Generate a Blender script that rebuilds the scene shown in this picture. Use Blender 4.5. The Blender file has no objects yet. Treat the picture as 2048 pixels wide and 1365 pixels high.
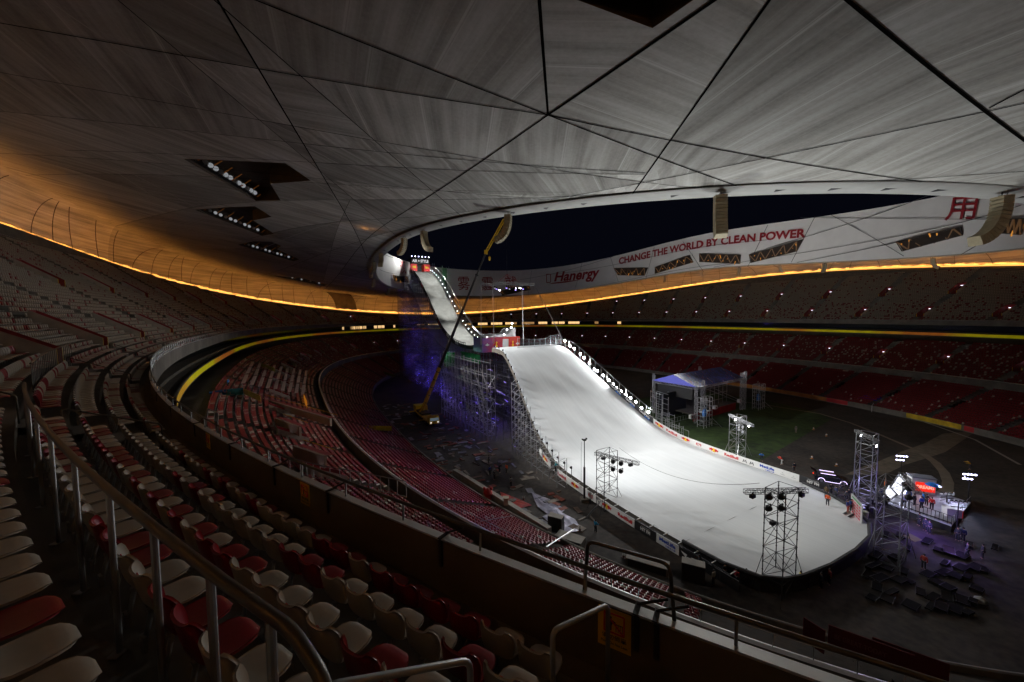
import bpy, bmesh, math, random
import numpy as np
from mathutils import Vector, Matrix
random.seed(7); RNG = np.random.default_rng(7)
PI = math.pi; R = math.radians
C = bpy.context.scene.collection
SC = bpy.context.scene

# ---------------------------------------------------------------- camera
HC = 28.0; FPX = 757.1; PITCH = 0.0710; ROLL = 0.0132
cam_d = bpy.data.cameras.new('camera'); cam = bpy.data.objects.new('camera', cam_d); C.objects.link(cam)
cam_d.sensor_width = 36; cam_d.lens = FPX/2048*36; cam_d.clip_start = 0.05; cam_d.clip_end = 3000
cam.matrix_world = Matrix.Translation((0, 0, HC)) @ Matrix.Rotation(PI/2-PITCH, 4, 'X') @ Matrix.Rotation(-ROLL, 4, 'Z')
SC.camera = cam
SC.view_settings.view_transform = 'Standard'; SC.view_settings.look = 'None'
SC.view_settings.gamma = 1; SC.view_settings.exposure = 0
SC.cycles.max_bounces = 5; SC.cycles.diffuse_bounces = 3; SC.cycles.glossy_bounces = 2
SC.cycles.transparent_max_bounces = 12; SC.cycles.volume_bounces = 0
SC.cycles.sample_clamp_indirect = 3; SC.cycles.caustics_reflective = False; SC.cycles.caustics_refractive = False
SC.cycles.use_denoising = True
# ---------------------------------------------------------------- night sky
wd = bpy.data.worlds.new('World'); SC.world = wd; wd.use_nodes = True
wn = wd.node_tree; bg = wn.nodes['Background']
sky = wn.nodes.new('ShaderNodeTexSky'); sky.sky_type = 'NISHITA'; sky.sun_disc = False
sky.sun_elevation = R(-4); sky.sun_rotation = R(200); sky.altitude = 50
mx = wn.nodes.new('ShaderNodeMix'); mx.data_type = 'RGBA'; mx.inputs[0].default_value = 0.85
mx.inputs[7].default_value = (0.012, 0.015, 0.036, 1)
wn.links.new(sky.outputs[0], mx.inputs[6]); wn.links.new(mx.outputs[2], bg.inputs[0])
bg.inputs[1].default_value = 0.12

# ---------------------------------------------------------------- stadium frame: local u (across), v (along), z
CX, CY, TH = 23.815, 120.902, 0.5261
NE = 2.6169
CT, ST = math.cos(TH), math.sin(TH)
def W(u, v, z=0.0): return Vector((CX+u*CT-v*ST, CY+u*ST+v*CT, z))
def LOC(x, y):
    X = x-CX; Y = y-CY
    return X*CT+Y*ST, -X*ST+Y*CT
def ray(px, py):
    X = px-1024; Y = py-682.5; c, s = math.cos(ROLL), math.sin(ROLL)
    x = (X*c-Y*s)/FPX; u = -(X*s+Y*c)/FPX
    return Vector((x, math.cos(PITCH)+u*math.sin(PITCH), -math.sin(PITCH)+u*math.cos(PITCH)))
def onz(px, py, z):
    r = ray(px, py); t = (z-HC)/r.z; return LOC(r.x*t, r.y*t)
def onu(px, py, u0):
    r = ray(px, py); n = Vector((CT, ST, 0)); t = (W(u0, 0)-Vector((0, 0, 0))).dot(n)/r.dot(n)
    u, v = LOC(r.x*t, r.y*t); return v, HC+r.z*t
def onv(px, py, v0):
    r = ray(px, py); n = Vector((-ST, CT, 0)); t = W(0, v0).dot(n)/r.dot(n)
    u, v = LOC(r.x*t, r.y*t); return u, HC+r.z*t
def lerp(a, b, t): return a+(b-a)*t
def interp(x, xs, ys): return float(np.interp(x, xs, ys))
def sell(a, b, T):
    c, s = math.cos(T), math.sin(T)
    return (a*math.copysign(abs(c)**(2/NE), c), b*math.copysign(abs(s)**(2/NE), s))
AU, BU = 94.65, 127.53
def offs(u, v):
    lo, hi = -60.0, 80.0
    for _ in range(36):
        m = (lo+hi)/2
        if (abs(u)/(AU+m))**NE+(abs(v)/(BU+m))**NE > 1: lo = m
        else: hi = m
    return m
TT = np.linspace(0, 2*PI, 7201)
_c, _s = np.cos(TT), np.sin(TT)
_x = AU*np.sign(_c)*abs(_c)**(2/NE); _y = BU*np.sign(_s)*abs(_s)**(2/NE)
SS = np.r_[0, np.cumsum(np.hypot(np.diff(_x), np.diff(_y)))]; PERI = SS[-1]
def T_of_s(s): return float(np.interp(s % PERI, SS, TT))
def s_of_uv(u, v):
    m = offs(u, v)
    c = math.copysign((abs(u)/(AU+m))**(NE/2), u); s = math.copysign((abs(v)/(BU+m))**(NE/2), v)
    return float(np.interp(math.atan2(s, c) % (2*PI), TT, SS)), m
def cos2(u, v): return math.cos(2*math.atan2(v, u))
def zglow(u, v): return 37.3+8.5*cos2(u, v)
def zlip(u, v): return 41.2+3.5*cos2(u, v)

# ---------------------------------------------------------------- materials
MATS = {}
def mat(name, col, rough=0.6, metal=0.0, em=None, es=0.0, var=0.0, vs=0.6, bump=0.0, spec=0.5, alpha=1.0):
    if name in MATS: return MATS[name]
    m = bpy.data.materials.new(name); m.use_nodes = True; nt = m.node_tree; b = nt.nodes['Principled BSDF']
    b.inputs['Base Color'].default_value = (*col, 1); b.inputs['Roughness'].default_value = rough
    b.inputs['Metallic'].default_value = metal; b.inputs['Specular IOR Level'].default_value = spec
    if alpha < 1: b.inputs['Alpha'].default_value = alpha
    if em: b.inputs['Emission Color'].default_value = (*em, 1); b.inputs['Emission Strength'].default_value = es
    if var > 0 or bump > 0:
        tc = nt.nodes.new('ShaderNodeTexCoord'); n = nt.nodes.new('ShaderNodeTexNoise')
        n.inputs['Scale'].default_value = vs; n.inputs['Detail'].default_value = 5; n.inputs['Roughness'].default_value = 0.65
        nt.links.new(tc.outputs['Object'], n.inputs['Vector'])
        if var > 0:
            r = nt.nodes.new('ShaderNodeValToRGB'); r.color_ramp.elements[0].position = 0.3; r.color_ramp.elements[1].position = 0.72
            r.color_ramp.elements[0].color = (*[c*(1-var) for c in col], 1)
            r.color_ramp.elements[1].color = (*[min(1, c*(1+var)) for c in col], 1)
            nt.links.new(n.outputs['Fac'], r.inputs['Fac']); nt.links.new(r.outputs[0], b.inputs['Base Color'])
        if bump > 0:
            bp = nt.nodes.new('ShaderNodeBump'); bp.inputs['Strength'].default_value = bump; bp.inputs['Distance'].default_value = 0.05
            nt.links.new(n.outputs['Fac'], bp.inputs['Height']); nt.links.new(bp.outputs[0], b.inputs['Normal'])
    MATS[name] = m; return m
def emis(name, col, s):
    if name in MATS: return MATS[name]
    m = bpy.data.materials.new(name); m.use_nodes = True; nt = m.node_tree; nt.nodes.clear()
    e = nt.nodes.new('ShaderNodeEmission'); o = nt.nodes.new('ShaderNodeOutputMaterial')
    e.inputs[0].default_value = (*col, 1); e.inputs[1].default_value = s; nt.links.new(e.outputs[0], o.inputs[0])
    MATS[name] = m; return m
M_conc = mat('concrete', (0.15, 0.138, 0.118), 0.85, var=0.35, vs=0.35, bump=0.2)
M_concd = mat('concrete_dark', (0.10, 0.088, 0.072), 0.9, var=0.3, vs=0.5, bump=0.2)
M_concl = mat('concrete_light', (0.36, 0.34, 0.30), 0.85, var=0.22, vs=0.7)
M_red = mat('seat_red', (0.24, 0.010, 0.018), 0.33, var=0.22, vs=3)
M_white = mat('seat_white', (0.42, 0.38, 0.315), 0.33, var=0.12, vs=3)
M_steel = mat('galvanised_steel', (0.36, 0.37, 0.37), 0.38, 0.75, var=0.15, vs=3)
M_rail = mat('painted_rail', (0.085, 0.08, 0.07), 0.32, 0.55, var=0.2, vs=6)
M_black = mat('black_paint', (0.012, 0.012, 0.014), 0.45, var=0.2, vs=2)
M_blackst = mat('black_steel', (0.03, 0.03, 0.033), 0.4, 0.5)
M_wall_red = mat('red_wall_paint', (0.20, 0.008, 0.012), 0.6, var=0.15, vs=2)
M_yel = mat('yellow_paint', (0.75, 0.46, 0.01), 0.45, var=0.15, vs=2)
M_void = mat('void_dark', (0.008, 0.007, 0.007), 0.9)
M_wht = mat('white_print', (0.72, 0.72, 0.70), 0.6)
M_redp = mat('red_print', (0.55, 0.01, 0.015), 0.5)
M_yelp = mat('yellow_print', (0.85, 0.55, 0.02), 0.5)
M_blup = mat('blue_print', (0.01, 0.06, 0.42), 0.5)
M_blkp = mat('black_print', (0.015, 0.015, 0.017), 0.55)

# ---------------------------------------------------------------- mesh helpers
class MB:
    def __init__(s): s.v = []; s.f = []; s.m = []; s.mats = []
    def mi(s, m):
        if m not in s.mats: s.mats.append(m)
        return s.mats.index(m)
    def add(s, vs, fs, m):
        b = len(s.v); s.v.extend([tuple(x) for x in vs]); k = s.mi(m)
        for f in fs: s.f.append(tuple(b+i for i in f)); s.m.append(k)
    def box(s, c, d, m, rz=0.0, mx=None):
        x, y, z = d[0]/2, d[1]/2, d[2]/2
        P = [Vector((sx*x, sy*y, sz*z)) for sz in (-1, 1) for sy in (-1, 1) for sx in (-1, 1)]
        if mx is not None: P = [mx @ p for p in P]
        if rz:
            q = Matrix.Rotation(rz, 3, 'Z'); P = [q @ p for p in P]
        c = Vector(c); P = [p+c for p in P]
        s.add(P, [(0, 2, 3, 1), (4, 5, 7, 6), (0, 1, 5, 4), (2, 6, 7, 3), (0, 4, 6, 2), (1, 3, 7, 5)], m)
    def tube(s, a, b, r, m, n=6, r2=None, cap=True):
        a = Vector(a); b = Vector(b); d = b-a
        if d.length < 1e-6: return
        d.normalize(); up = Vector((0, 0, 1)) if abs(d.z) < 0.95 else Vector((1, 0, 0))
        x = d.cross(up).normalized(); y = d.cross(x); r2 = r if r2 is None else r2
        V = []
        for p, rr in ((a, r), (b, r2)):
            for i in range(n):
                t = 2*PI*(i+0.5)/n; V.append(p+x*math.cos(t)*rr+y*math.sin(t)*rr)
        F = [(i, (i+1) % n, n+(i+1) % n, n+i) for i in range(n)]
        if cap: F += [tuple(range(n-1, -1, -1)), tuple(range(n, 2*n))]
        s.add(V, F, m)
    def path(s, pts, r, m, n=8, closed=False):
        pts = [Vector(p) for p in pts]; N = len(pts); V = []; px = None
        for i, p in enumerate(pts):
            if closed: d = pts[(i+1) % N]-pts[i-1]
            else: d = (pts[min(i+1, N-1)]-pts[max(i-1, 0)])
            d.normalize()
            if px is None:
                up = Vector((0, 0, 1)) if abs(d.z) < 0.9 else Vector((1, 0, 0)); px = d.cross(up).normalized()
            else:
                px = (px-d*px.dot(d)); px = px.normalized() if px.length > 1e-6 else d.orthogonal().normalized()
            y = d.cross(px)
            for k in range(n):
                t = 2*PI*k/n; V.append(p+px*math.cos(t)*r+y*math.sin(t)*r)
        F = []
        for i in range(N if closed else N-1):
            j = (i+1) % N
            for k in range(n): F.append((i*n+k, i*n+(k+1) % n, j*n+(k+1) % n, j*n+k))
        if not closed: F += [tuple(range(n-1, -1, -1)), tuple(range((N-1)*n, N*n))]
        s.add(V, F, m)
    def lathe(s, c, prof, m, n=16, ax=None):
        V = []; q = ax.to_matrix() if ax is not None and hasattr(ax, 'to_matrix') else ax
        for r, z in prof:
            for i in range(n):
                t = 2*PI*i/n; p = Vector((r*math.cos(t), r*math.sin(t), z))
                if q is not None: p = q @ p
                V.append(Vector(c)+p)
        F = []
        for i in range(len(prof)-1):
            for k in range(n): F.append((i*n+k, i*n+(k+1) % n, (i+1)*n+(k+1) % n, (i+1)*n+k))
        F += [tuple(range(n-1, -1, -1)), tuple(range((len(prof)-1)*n, len(prof)*n))]
        s.add(V, F, m)
    def quad(s, a, b, c, d, m): s.add([a, b, c, d], [(0, 1, 2, 3)], m)
    def slab(s, poly, z0, z1, m):
        n = len(poly); V = [(p[0], p[1], z0) for p in poly]+[(p[0], p[1], z1) for p in poly]
        s.add(V, [tuple(range(n-1, -1, -1)), tuple(range(n, 2*n))]+[(i, (i+1) % n, n+(i+1) % n, n+i) for i in range(n)], m)
    def truss(s, a, b, w, m, seg=1.0, r=0.025, up=Vector((0, 0, 1))):   # square box truss
        a = Vector(a); b = Vector(b); d = (b-a); L = d.length; d.normalize()
        if abs(d.dot(up)) > 0.9: up = Vector((1, 0, 0))
        x = d.cross(up).normalized()*w/2; y = d.cross(x).normalized()*w/2
        cs = [x+y, x-y, -x-y, -x+y]
        for c in cs: s.tube(a+c, b+c, r*1.3, m, 5)
        n = max(1, round(L/seg))
        for i in range(n+1):
            p = a+d*L*i/n
            for k in range(4): s.tube(p+cs[k], p+cs[(k+1) % 4], r*.8, m, 4, cap=False)
            if i < n:
                q = a+d*L*(i+1)/n
                for k in range(4):
                    if (i+k) % 2: s.tube(p+cs[k], q+cs[(k+1) % 4], r*.8, m, 4, cap=False)
                    else: s.tube(q+cs[k], p+cs[(k+1) % 4], r*.8, m, 4, cap=False)
    def mesh(s, name, smooth=False):
        me = bpy.data.meshes.new(name); me.from_pydata(s.v, [], s.f); 
        for m in s.mats: me.materials.append(m)
        if len(s.mats) > 1: me.polygons.foreach_set('material_index', s.m)
        if smooth: me.polygons.foreach_set('use_smooth', [True]*len(s.f))
        me.update(); return me
    def obj(s, name, parent=None, smooth=False):
        o = bpy.data.objects.new(name, s.mesh(name, smooth)); C.objects.link(o)
        if parent: o.parent = parent
        return o
def tag(o, label=None, cat=None, group=None, kind=None):
    if label: o['label'] = label
    if cat: o['category'] = cat
    if group: o['group'] = group
    if kind: o['kind'] = kind
    return o
def thing(name, label, cat, loc=(0, 0, 0), rz=0.0, group=None):
    o = bpy.data.objects.new(name, None); C.objects.link(o); o.location = loc; o.rotation_euler = (0, 0, rz)
    o.empty_display_size = 0.2
    return tag(o, label, cat, group)
def dup(root, loc=None, rz=None, label=None, group=None):
    def cp(o, par):
        c = o.copy(); C.objects.link(c); c.parent = par
        for ch in list(o.children): cp(ch, c)
        return c
    r = cp(root, None)
    if loc is not None: r.location = loc
    if rz is not None: r.rotation_euler = (0, 0, rz)
    if label: r['label'] = label
    if group: r['group'] = group
    return r
def ordn(i): return {1: 'first', 2: 'second', 3: 'third', 4: 'fourth', 5: 'fifth', 6: 'sixth', 7: 'seventh', 8: 'eighth', 9: 'ninth', 10: 'tenth'}.get(i, f'{i}th')
def grid_obj(name, P, m, parent=None, smooth=True, closed_u=False):
    """P[i][j] vectors -> one sheet"""
    n, k = len(P), len(P[0]); V = [tuple(p) for row in P for p in row]; F = []
    for i in range(n if closed_u else n-1):
        j2 = (i+1) % n
        for j in range(k-1): F.append((i*k+j, i*k+j+1, j2*k+j+1, j2*k+j))
    b = MB(); b.add(V, F, m); return b.obj(name, parent, smooth)
_tx = {}
def text_geo(s, bold=0.0, sp=1.0):
    key = (s, bold, sp)
    if key in _tx: return _tx[key]
    cu = bpy.data.curves.new('t', 'FONT'); cu.body = s; cu.size = 1; cu.offset = bold; cu.resolution_u = 3; cu.space_character = sp
    o = bpy.data.objects.new('t', cu); C.objects.link(o); dg = bpy.context.evaluated_depsgraph_get(); dg.update()
    me = bpy.data.meshes.new_from_object(o.evaluated_get(dg)); V = [tuple(v.co) for v in me.vertices]; F = [tuple(p.vertices) for p in me.polygons]
    bpy.data.objects.remove(o); bpy.data.curves.remove(cu); bpy.data.meshes.remove(me)
    xs = [v[0] for v in V] or [0, 1]; ys = [v[1] for v in V] or [0, 1]
    r = (V, F, min(xs), max(xs), min(ys), max(ys)); _tx[key] = r; return r
def put_text(mb, s, fn, m, x0, x1, y0, y1, bold=0.02, shear=0.0, sp=1.0, subdiv=False):
    """fit the text in the box x0..x1, y0..y1 of a surface fn(x, y) -> point"""
    V, F, a, b, c, d = text_geo(s, bold, sp)
    P = []
    for v in V:
        ty = (v[1]-c)/(d-c); tx = (v[0]-a)/(b-a); P.append(fn(lerp(x0, x1, tx)+shear*ty*(y1-y0), lerp(y0, y1, ty)))
    mb.add(P, F, m)
def put_poly(mb, pts, fn, m): mb.add([fn(*p) for p in pts], [tuple(range(len(pts)))], m)
# ================================================================ ground
def band_mat(name, c1, c2, sc, rough=0.9, det=6, bump=0.3):
    m = bpy.data.materials.new(name); m.use_nodes = True; nt = m.node_tree; b = nt.nodes['Principled BSDF']
    tc = nt.nodes.new('ShaderNodeTexCoord'); n = nt.nodes.new('ShaderNodeTexNoise'); n.inputs['Scale'].default_value = sc; n.inputs['Detail'].default_value = det
    n2 = nt.nodes.new('ShaderNodeTexNoise'); n2.inputs['Scale'].default_value = sc*0.13; n2.inputs['Detail'].default_value = 4
    mul = nt.nodes.new('ShaderNodeMath'); mul.operation = 'MULTIPLY_ADD'; mul.inputs[1].default_value = 0.55
    r = nt.nodes.new('ShaderNodeValToRGB'); r.color_ramp.elements[0].position = 0.38; r.color_ramp.elements[1].position = 0.75
    r.color_ramp.elements[0].color = (*c1, 1); r.color_ramp.elements[1].color = (*c2, 1)
    h = nt.nodes.new('ShaderNodeMath'); h.operation = 'MULTIPLY'; h.inputs[1].default_value = 0.5
    nt.links.new(tc.outputs['Object'], n.inputs['Vector']); nt.links.new(tc.outputs['Object'], n2.inputs['Vector'])
    nt.links.new(n2.outputs['Fac'], h.inputs[0]); nt.links.new(n.outputs['Fac'], mul.inputs[0]); nt.links.new(h.outputs[0], mul.inputs[2])
    nt.links.new(mul.outputs[0], r.inputs['Fac']); nt.links.new(r.outputs[0], b.inputs['Base Color']); b.inputs['Roughness'].default_value = rough
    bp = nt.nodes.new('ShaderNodeBump'); bp.inputs['Strength'].default_value = bump; bp.inputs['Distance'].default_value = 0.05
    nt.links.new(n.outputs['Fac'], bp.inputs['Height']); nt.links.new(bp.outputs[0], b.inputs['Normal'])
    MATS[name] = m; return m
def sheet(name, pts, z, m):      # local polygon on the ground
    b = MB(); b.add([W(u, v, z) for u, v in pts], [tuple(range(len(pts)))], m); o = b.obj(name); tag(o, kind='structure'); return o
sheet('ground', [(-700, -700), (700, -700), (700, 700), (-700, 700)], -0.3, mat('outer_ground', (0.03, 0.03, 0.03), 0.95))
fl = [sell(62, 101, 2*PI*i/120) for i in range(120)]
sheet('arena_floor', fl, 0.0, band_mat('arena_dirt', (0.018, 0.015, 0.013), (0.075, 0.06, 0.05), 1.4))
# grass pitch, with its sawn-off near edge
G = [onz(*p, 0) for p in [(1352, 872), (1392, 893), (1470, 922), (1515, 926), (1665, 838), (1640, 828), (1585, 814), (1530, 800)]]
G += [(40, -8), (5, -8), (-10, -14)]
sheet('grass_pitch', G, 0.012, band_mat('turf', (0.009, 0.02, 0.003), (0.055, 0.11, 0.016), 0.7))
# pale board path from the tribune entrance to the ramp, and the thin kerb ring of the running track
pc = [onz(*p, 0) for p in [(1690, 950), (1722, 935), (1760, 922), (1800, 905), (1850, 887), (1885, 868), (1935, 864), (1945, 868), (1920, 885), (1890, 905), (1850, 918), (1810, 930), (1770, 950)]]
sheet('path', pc, 0.016, band_mat('boards', (0.09, 0.075, 0.055), (0.26, 0.215, 0.16), 0.9))
def ribbon_sheet(name, pix, w, z, m):
    P = [Vector(onz(*p, 0)) for p in pix]; L = []; Rr = []
    for i, p in enumerate(P):
        d = (P[min(i+1, len(P)-1)]-P[max(i-1, 0)]).normalized(); n = Vector((-d.y, d.x))
        L.append(p+n*w/2); Rr.append(p-n*w/2)
    b = MB()
    for i in range(len(P)-1): b.quad(W(*L[i], z), W(*L[i+1], z), W(*Rr[i+1], z), W(*Rr[i], z), m)
    o = b.obj(name); tag(o, kind='structure')
Mk = mat('kerb_pale', (0.2, 0.165, 0.125), 0.8, var=0.2)
ribbon_sheet('track_kerb', [(1480, 803), (1560, 815), (1640, 828), (1700, 846), (1760, 870), (1800, 887), (1826, 898)], 0.7, 0.020, Mk)
ribbon_sheet('track_edge', [(1846, 908), (1870, 925), (1888, 945), (1896, 965), (1894, 980), (1880, 990)], 1.3, 0.020, Mk)
ribbon_sheet('track_line', [(1590, 775), (1720, 812), (1850, 845), (1950, 880), (2040, 930)], 0.5, 0.024, mat('line_white', (0.35, 0.34, 0.32), 0.8))
ribbon_sheet('white_strip', [(1560, 785), (1610, 795), (1640, 803)], 1.2, 0.024, Mk)
# ================================================================ the bowl
NAIS = 46; PER = PERI/NAIS; S0 = 444.2; AISW = 1.35
CAMS, CAMO = s_of_uv(*LOC(0, 0))
# T grid: per period -> aisle (1 strip) + 8 seat strips
cols = []   # (T, kind) boundaries; kind of strip starting there
for i in range(NAIS):
    s0 = S0+i*PER
    ed = [s0-AISW/2, s0+AISW/2]
    for k in range(1, 8): ed.append(s0+AISW/2+(PER-AISW)*k/8)
    for j, s in enumerate(ed): cols.append((s % PERI, 'a' if j == 0 else 's', i))
cols.sort(); NC = len(cols)
CTT = [T_of_s(c[0]) for c in cols]
# how far out the upper stand reaches at each T
gT, gM = [], []
for i in range(720):
    u, v = sell(126.57, 135.45, 2*PI*i/720); s, m = s_of_uv(u, v); gT.append(s); gM.append(m)
o_ = np.argsort(gT); gT = np.array(gT)[o_]; gM = np.array(gM)[o_]
gZ = np.array([zglow(*sell(126.57, 135.45, 2*PI*i/720)) for i in range(720)])[o_]
def dmax(s):
    m = float(np.interp(s % PERI, gT, gM, period=PERI)); z = float(np.interp(s % PERI, gT, gZ, period=PERI))-.75
    k = 0
    while 23.6+0.46*k+0.0012*k*k < z: k += 1
    return min(m, .3+.75*k)
def up_z(off):
    k = max(0.0, (off-0.3)/0.75); k = math.floor(k+1e-6); return 23.6+0.46*k+0.0012*k*k
def UP(T, off, z): u, v = sell(AU+off, BU+off, T); return W(u, v, z)
stand = thing('upper_stand', 'steep upper seating tier of grey concrete steps running round the whole bowl', 'grandstand', tuple(W(0, 0, 0)))
SI = Matrix.Translation(W(0, 0, 0)).inverted()
def setp(o, par):      # keep world coordinates while parenting
    o.parent = par; o.matrix_parent_inverse = par.matrix_basis.inverted() if par.matrix_basis else Matrix(); return o
def world_child(o, par):
    o.parent = par; o.matrix_parent_inverse = Matrix.Translation(par.location).inverted() if par.rotation_euler.z == 0 else (Matrix.Translation(par.location) @ Matrix.Rotation(par.rotation_euler.z, 4, 'Z')).inverted()
    return o
# stair entrances in the stands: rows (k0..k1) left open over the aisle
VOM = {'u1': (4, 9), 'u2': (17, 22)}
def vom_here(i, k, tier='u'):
    if tier == 'u': return (4 <= k < 9 and i not in (0, 1)) or (19 <= k < 24)
    return 7 <= k < 11
NEARI = 0
NR = 44
b = MB(); V = []; F = []
T2 = CTT+[CTT[0]+2*PI]
S2 = [c[0] for c in cols]+[cols[0][0]+PERI]
def terrace(name, ab, zf, nrow, dm, vtier, mt, front=None):
    """ab(k, T) -> (u, v) of the row front; one mesh of treads and risers"""
    V = []; F = []; MI = []
    for j in range(NC):
        s = cols[j][0]; lim = dm(s)
        Ta, Tb = T2[j], T2[j+1]
        for k in range(nrow):
            if k >= lim: break
            z = zf(k); zp = zf(k-1) if k > 0 else (front if front is not None else z-0.4)
            if cols[j][1] == 'a' and vom_here(cols[j][2], k, vtier): continue
            a0, b0 = ab(k, Ta), ab(k, Tb); a1, b1 = ab(k+1, Ta), ab(k+1, Tb)
            n = len(V)
            V += [W(*a0, zp), W(*b0, zp), W(*b0, z), W(*a0, z), W(*b1, z), W(*a1, z)]
            F += [(n, n+1, n+2, n+3), (n+3, n+2, n+4, n+5)]
            if cols[j][1] == 'a':       # half step in the stair
                h0 = [lerp(a0[q], a1[q], .5) for q in (0, 1)]; h1 = [lerp(b0[q], b1[q], .5) for q in (0, 1)]
                zz = z+(zf(k+1)-z)*.5; n = len(V)
                V += [W(*h0, z), W(*h1, z), W(*h1, zz), W(*h0, zz), W(*b1, zz), W(*a1, zz)]
                F += [(n, n+1, n+2, n+3), (n+3, n+2, n+4, n+5)]
    bb = MB(); bb.add(V, F, mt); return bb.obj(name)
zu = lambda k: 23.6+0.46*k+0.0012*k*k
ro_ = lambda k: 0.75*k+(.12 if k >= 4 else 0)
ab_u = lambda k, T: sell(AU+0.3+ro_(k), BU+0.3+ro_(k), T)
t1 = terrace('terrace', ab_u, zu, NR, lambda s: (dmax(s)-0.72)/0.75, 'u', M_conc, 23.55); world_child(t1, stand)
# front walkway + parapet of the upper stand
def ring_strip(pts, m, name='strip', par=None, dT=None, rng=(0, 2*PI), n=720):
    """pts: list of (da, db, z) profile offsets as functions of T -> swept round"""
    P = []
    full = abs(rng[1]-rng[0]-2*PI) < 1e-6
    for i in range(n if full else n+1):
        T = rng[0]+(rng[1]-rng[0])*i/n
        P.append([W(*sell(a, b_, T), z(T) if callable(z) else z) for a, b_, z in pts])
    o = grid_obj(name, P, m, smooth=False, closed_u=full)
    if par: world_child(o, par)
    return o
ring_strip([(AU-0.02, BU-0.02, 23.55), (AU+0.3, BU+0.3, 23.55)], M_concd, 'walkway', stand)
M_ledge = mat('ledge_metal', (0.85, 0.85, 0.84), 0.32, 0.65, var=0.12, vs=1.5)
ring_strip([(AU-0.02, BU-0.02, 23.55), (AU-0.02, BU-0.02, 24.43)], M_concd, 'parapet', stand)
ring_strip([(AU-0.15, BU-0.15, 22.9), (AU-0.15, BU-0.15, 24.43)], M_conc, 'parapet_face', stand)
ring_strip([(AU-0.16, BU-0.16, 24.42), (AU-0.16, BU-0.16, 24.45), (AU-0.01, BU-0.01, 24.46), (AU-0.01, BU-0.01, 24.43)], M_ledge, 'parapet_ledge', stand)
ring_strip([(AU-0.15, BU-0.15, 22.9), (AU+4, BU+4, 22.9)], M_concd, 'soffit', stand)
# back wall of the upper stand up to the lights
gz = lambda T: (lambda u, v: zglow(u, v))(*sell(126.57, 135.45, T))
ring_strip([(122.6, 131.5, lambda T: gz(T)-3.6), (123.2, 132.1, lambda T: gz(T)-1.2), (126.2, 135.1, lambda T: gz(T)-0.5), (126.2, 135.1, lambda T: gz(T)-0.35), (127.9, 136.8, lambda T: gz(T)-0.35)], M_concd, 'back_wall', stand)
# ---- box tier: ribbon board, two rows, glass front
AY, BY = 93.66, 125.74
boxt = thing('box_tier', 'shallow middle gallery of glazed suites behind a lit yellow ribbon board', 'gallery', tuple(W(0, 0, 0)))
def tpx(px, py, z, da=0):
    u, v = onz(px, py, z)
    return math.atan2(math.copysign((abs(v)/BY)**(NE/2), v), math.copysign((abs(u)/AY)**(NE/2), u)) % (2*PI)
Tl = tpx(352, 797, 20.6); # ribbon ends by the camera
RNGY = (Tl-2*PI+R(16) if False else Tl-2*PI+R(34), Tl)
# LED ribbon: yellow with orange stretches
m = bpy.data.materials.new('ribbon_led'); m.use_nodes = True; nt = m.node_tree; bs = nt.nodes['Principled BSDF']
tc = nt.nodes.new('ShaderNodeTexCoord'); n1 = nt.nodes.new('ShaderNodeTexNoise'); n1.inputs['Scale'].default_value = 0.045; n1.inputs['Detail'].default_value = 3
n2 = nt.nodes.new('ShaderNodeTexNoise'); n2.inputs['Scale'].default_value = 0.5
rp = nt.nodes.new('ShaderNodeValToRGB'); rp.color_ramp.elements[0].position = 0.42; rp.color_ramp.elements[0].color = (0.75, 0.22, 0.02, 1)
rp.color_ramp.elements[1].position = 0.56; rp.color_ramp.elements[1].color = (0.75, 0.68, 0.0, 1)
nt.links.new(tc.outputs['Object'], n1.inputs['Vector']); nt.links.new(tc.outputs['Object'], n2.inputs['Vector']); nt.links.new(n1.outputs['Fac'], rp.inputs['Fac'])
nt.links.new(rp.outputs[0], bs.inputs['Base Color']); nt.links.new(rp.outputs[0], bs.inputs['Emission Color'])
mm_ = nt.nodes.new('ShaderNodeMath'); mm_.operation = 'MULTIPLY'; mm_.inputs[1].default_value = 0.22
nt.links.new(n2.outputs['Fac'], mm_.inputs[0]); nt.links.new(mm_.outputs[0], bs.inputs['Emission Strength']); M_ribbon = m
ring_strip([(AY, BY, 19.75), (AY-.03, BY-.03, 20.6)], M_ribbon, 'ribbon_board', boxt, rng=RNGY)
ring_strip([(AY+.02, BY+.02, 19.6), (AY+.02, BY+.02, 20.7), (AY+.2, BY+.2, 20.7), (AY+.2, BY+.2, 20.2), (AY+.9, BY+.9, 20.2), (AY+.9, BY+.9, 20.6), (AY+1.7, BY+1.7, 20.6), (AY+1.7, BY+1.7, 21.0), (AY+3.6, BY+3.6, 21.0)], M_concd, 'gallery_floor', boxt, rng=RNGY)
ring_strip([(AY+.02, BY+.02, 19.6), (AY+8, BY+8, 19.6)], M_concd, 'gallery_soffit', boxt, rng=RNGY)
M_glassd = mat('dark_glazing', (0.012, 0.016, 0.016), 0.08, spec=0.8)
ring_strip([(AY+3.6, BY+3.6, 21.0), (AY+3.6, BY+3.6, 22.95)], M_glassd, 'glazing', boxt)
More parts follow.
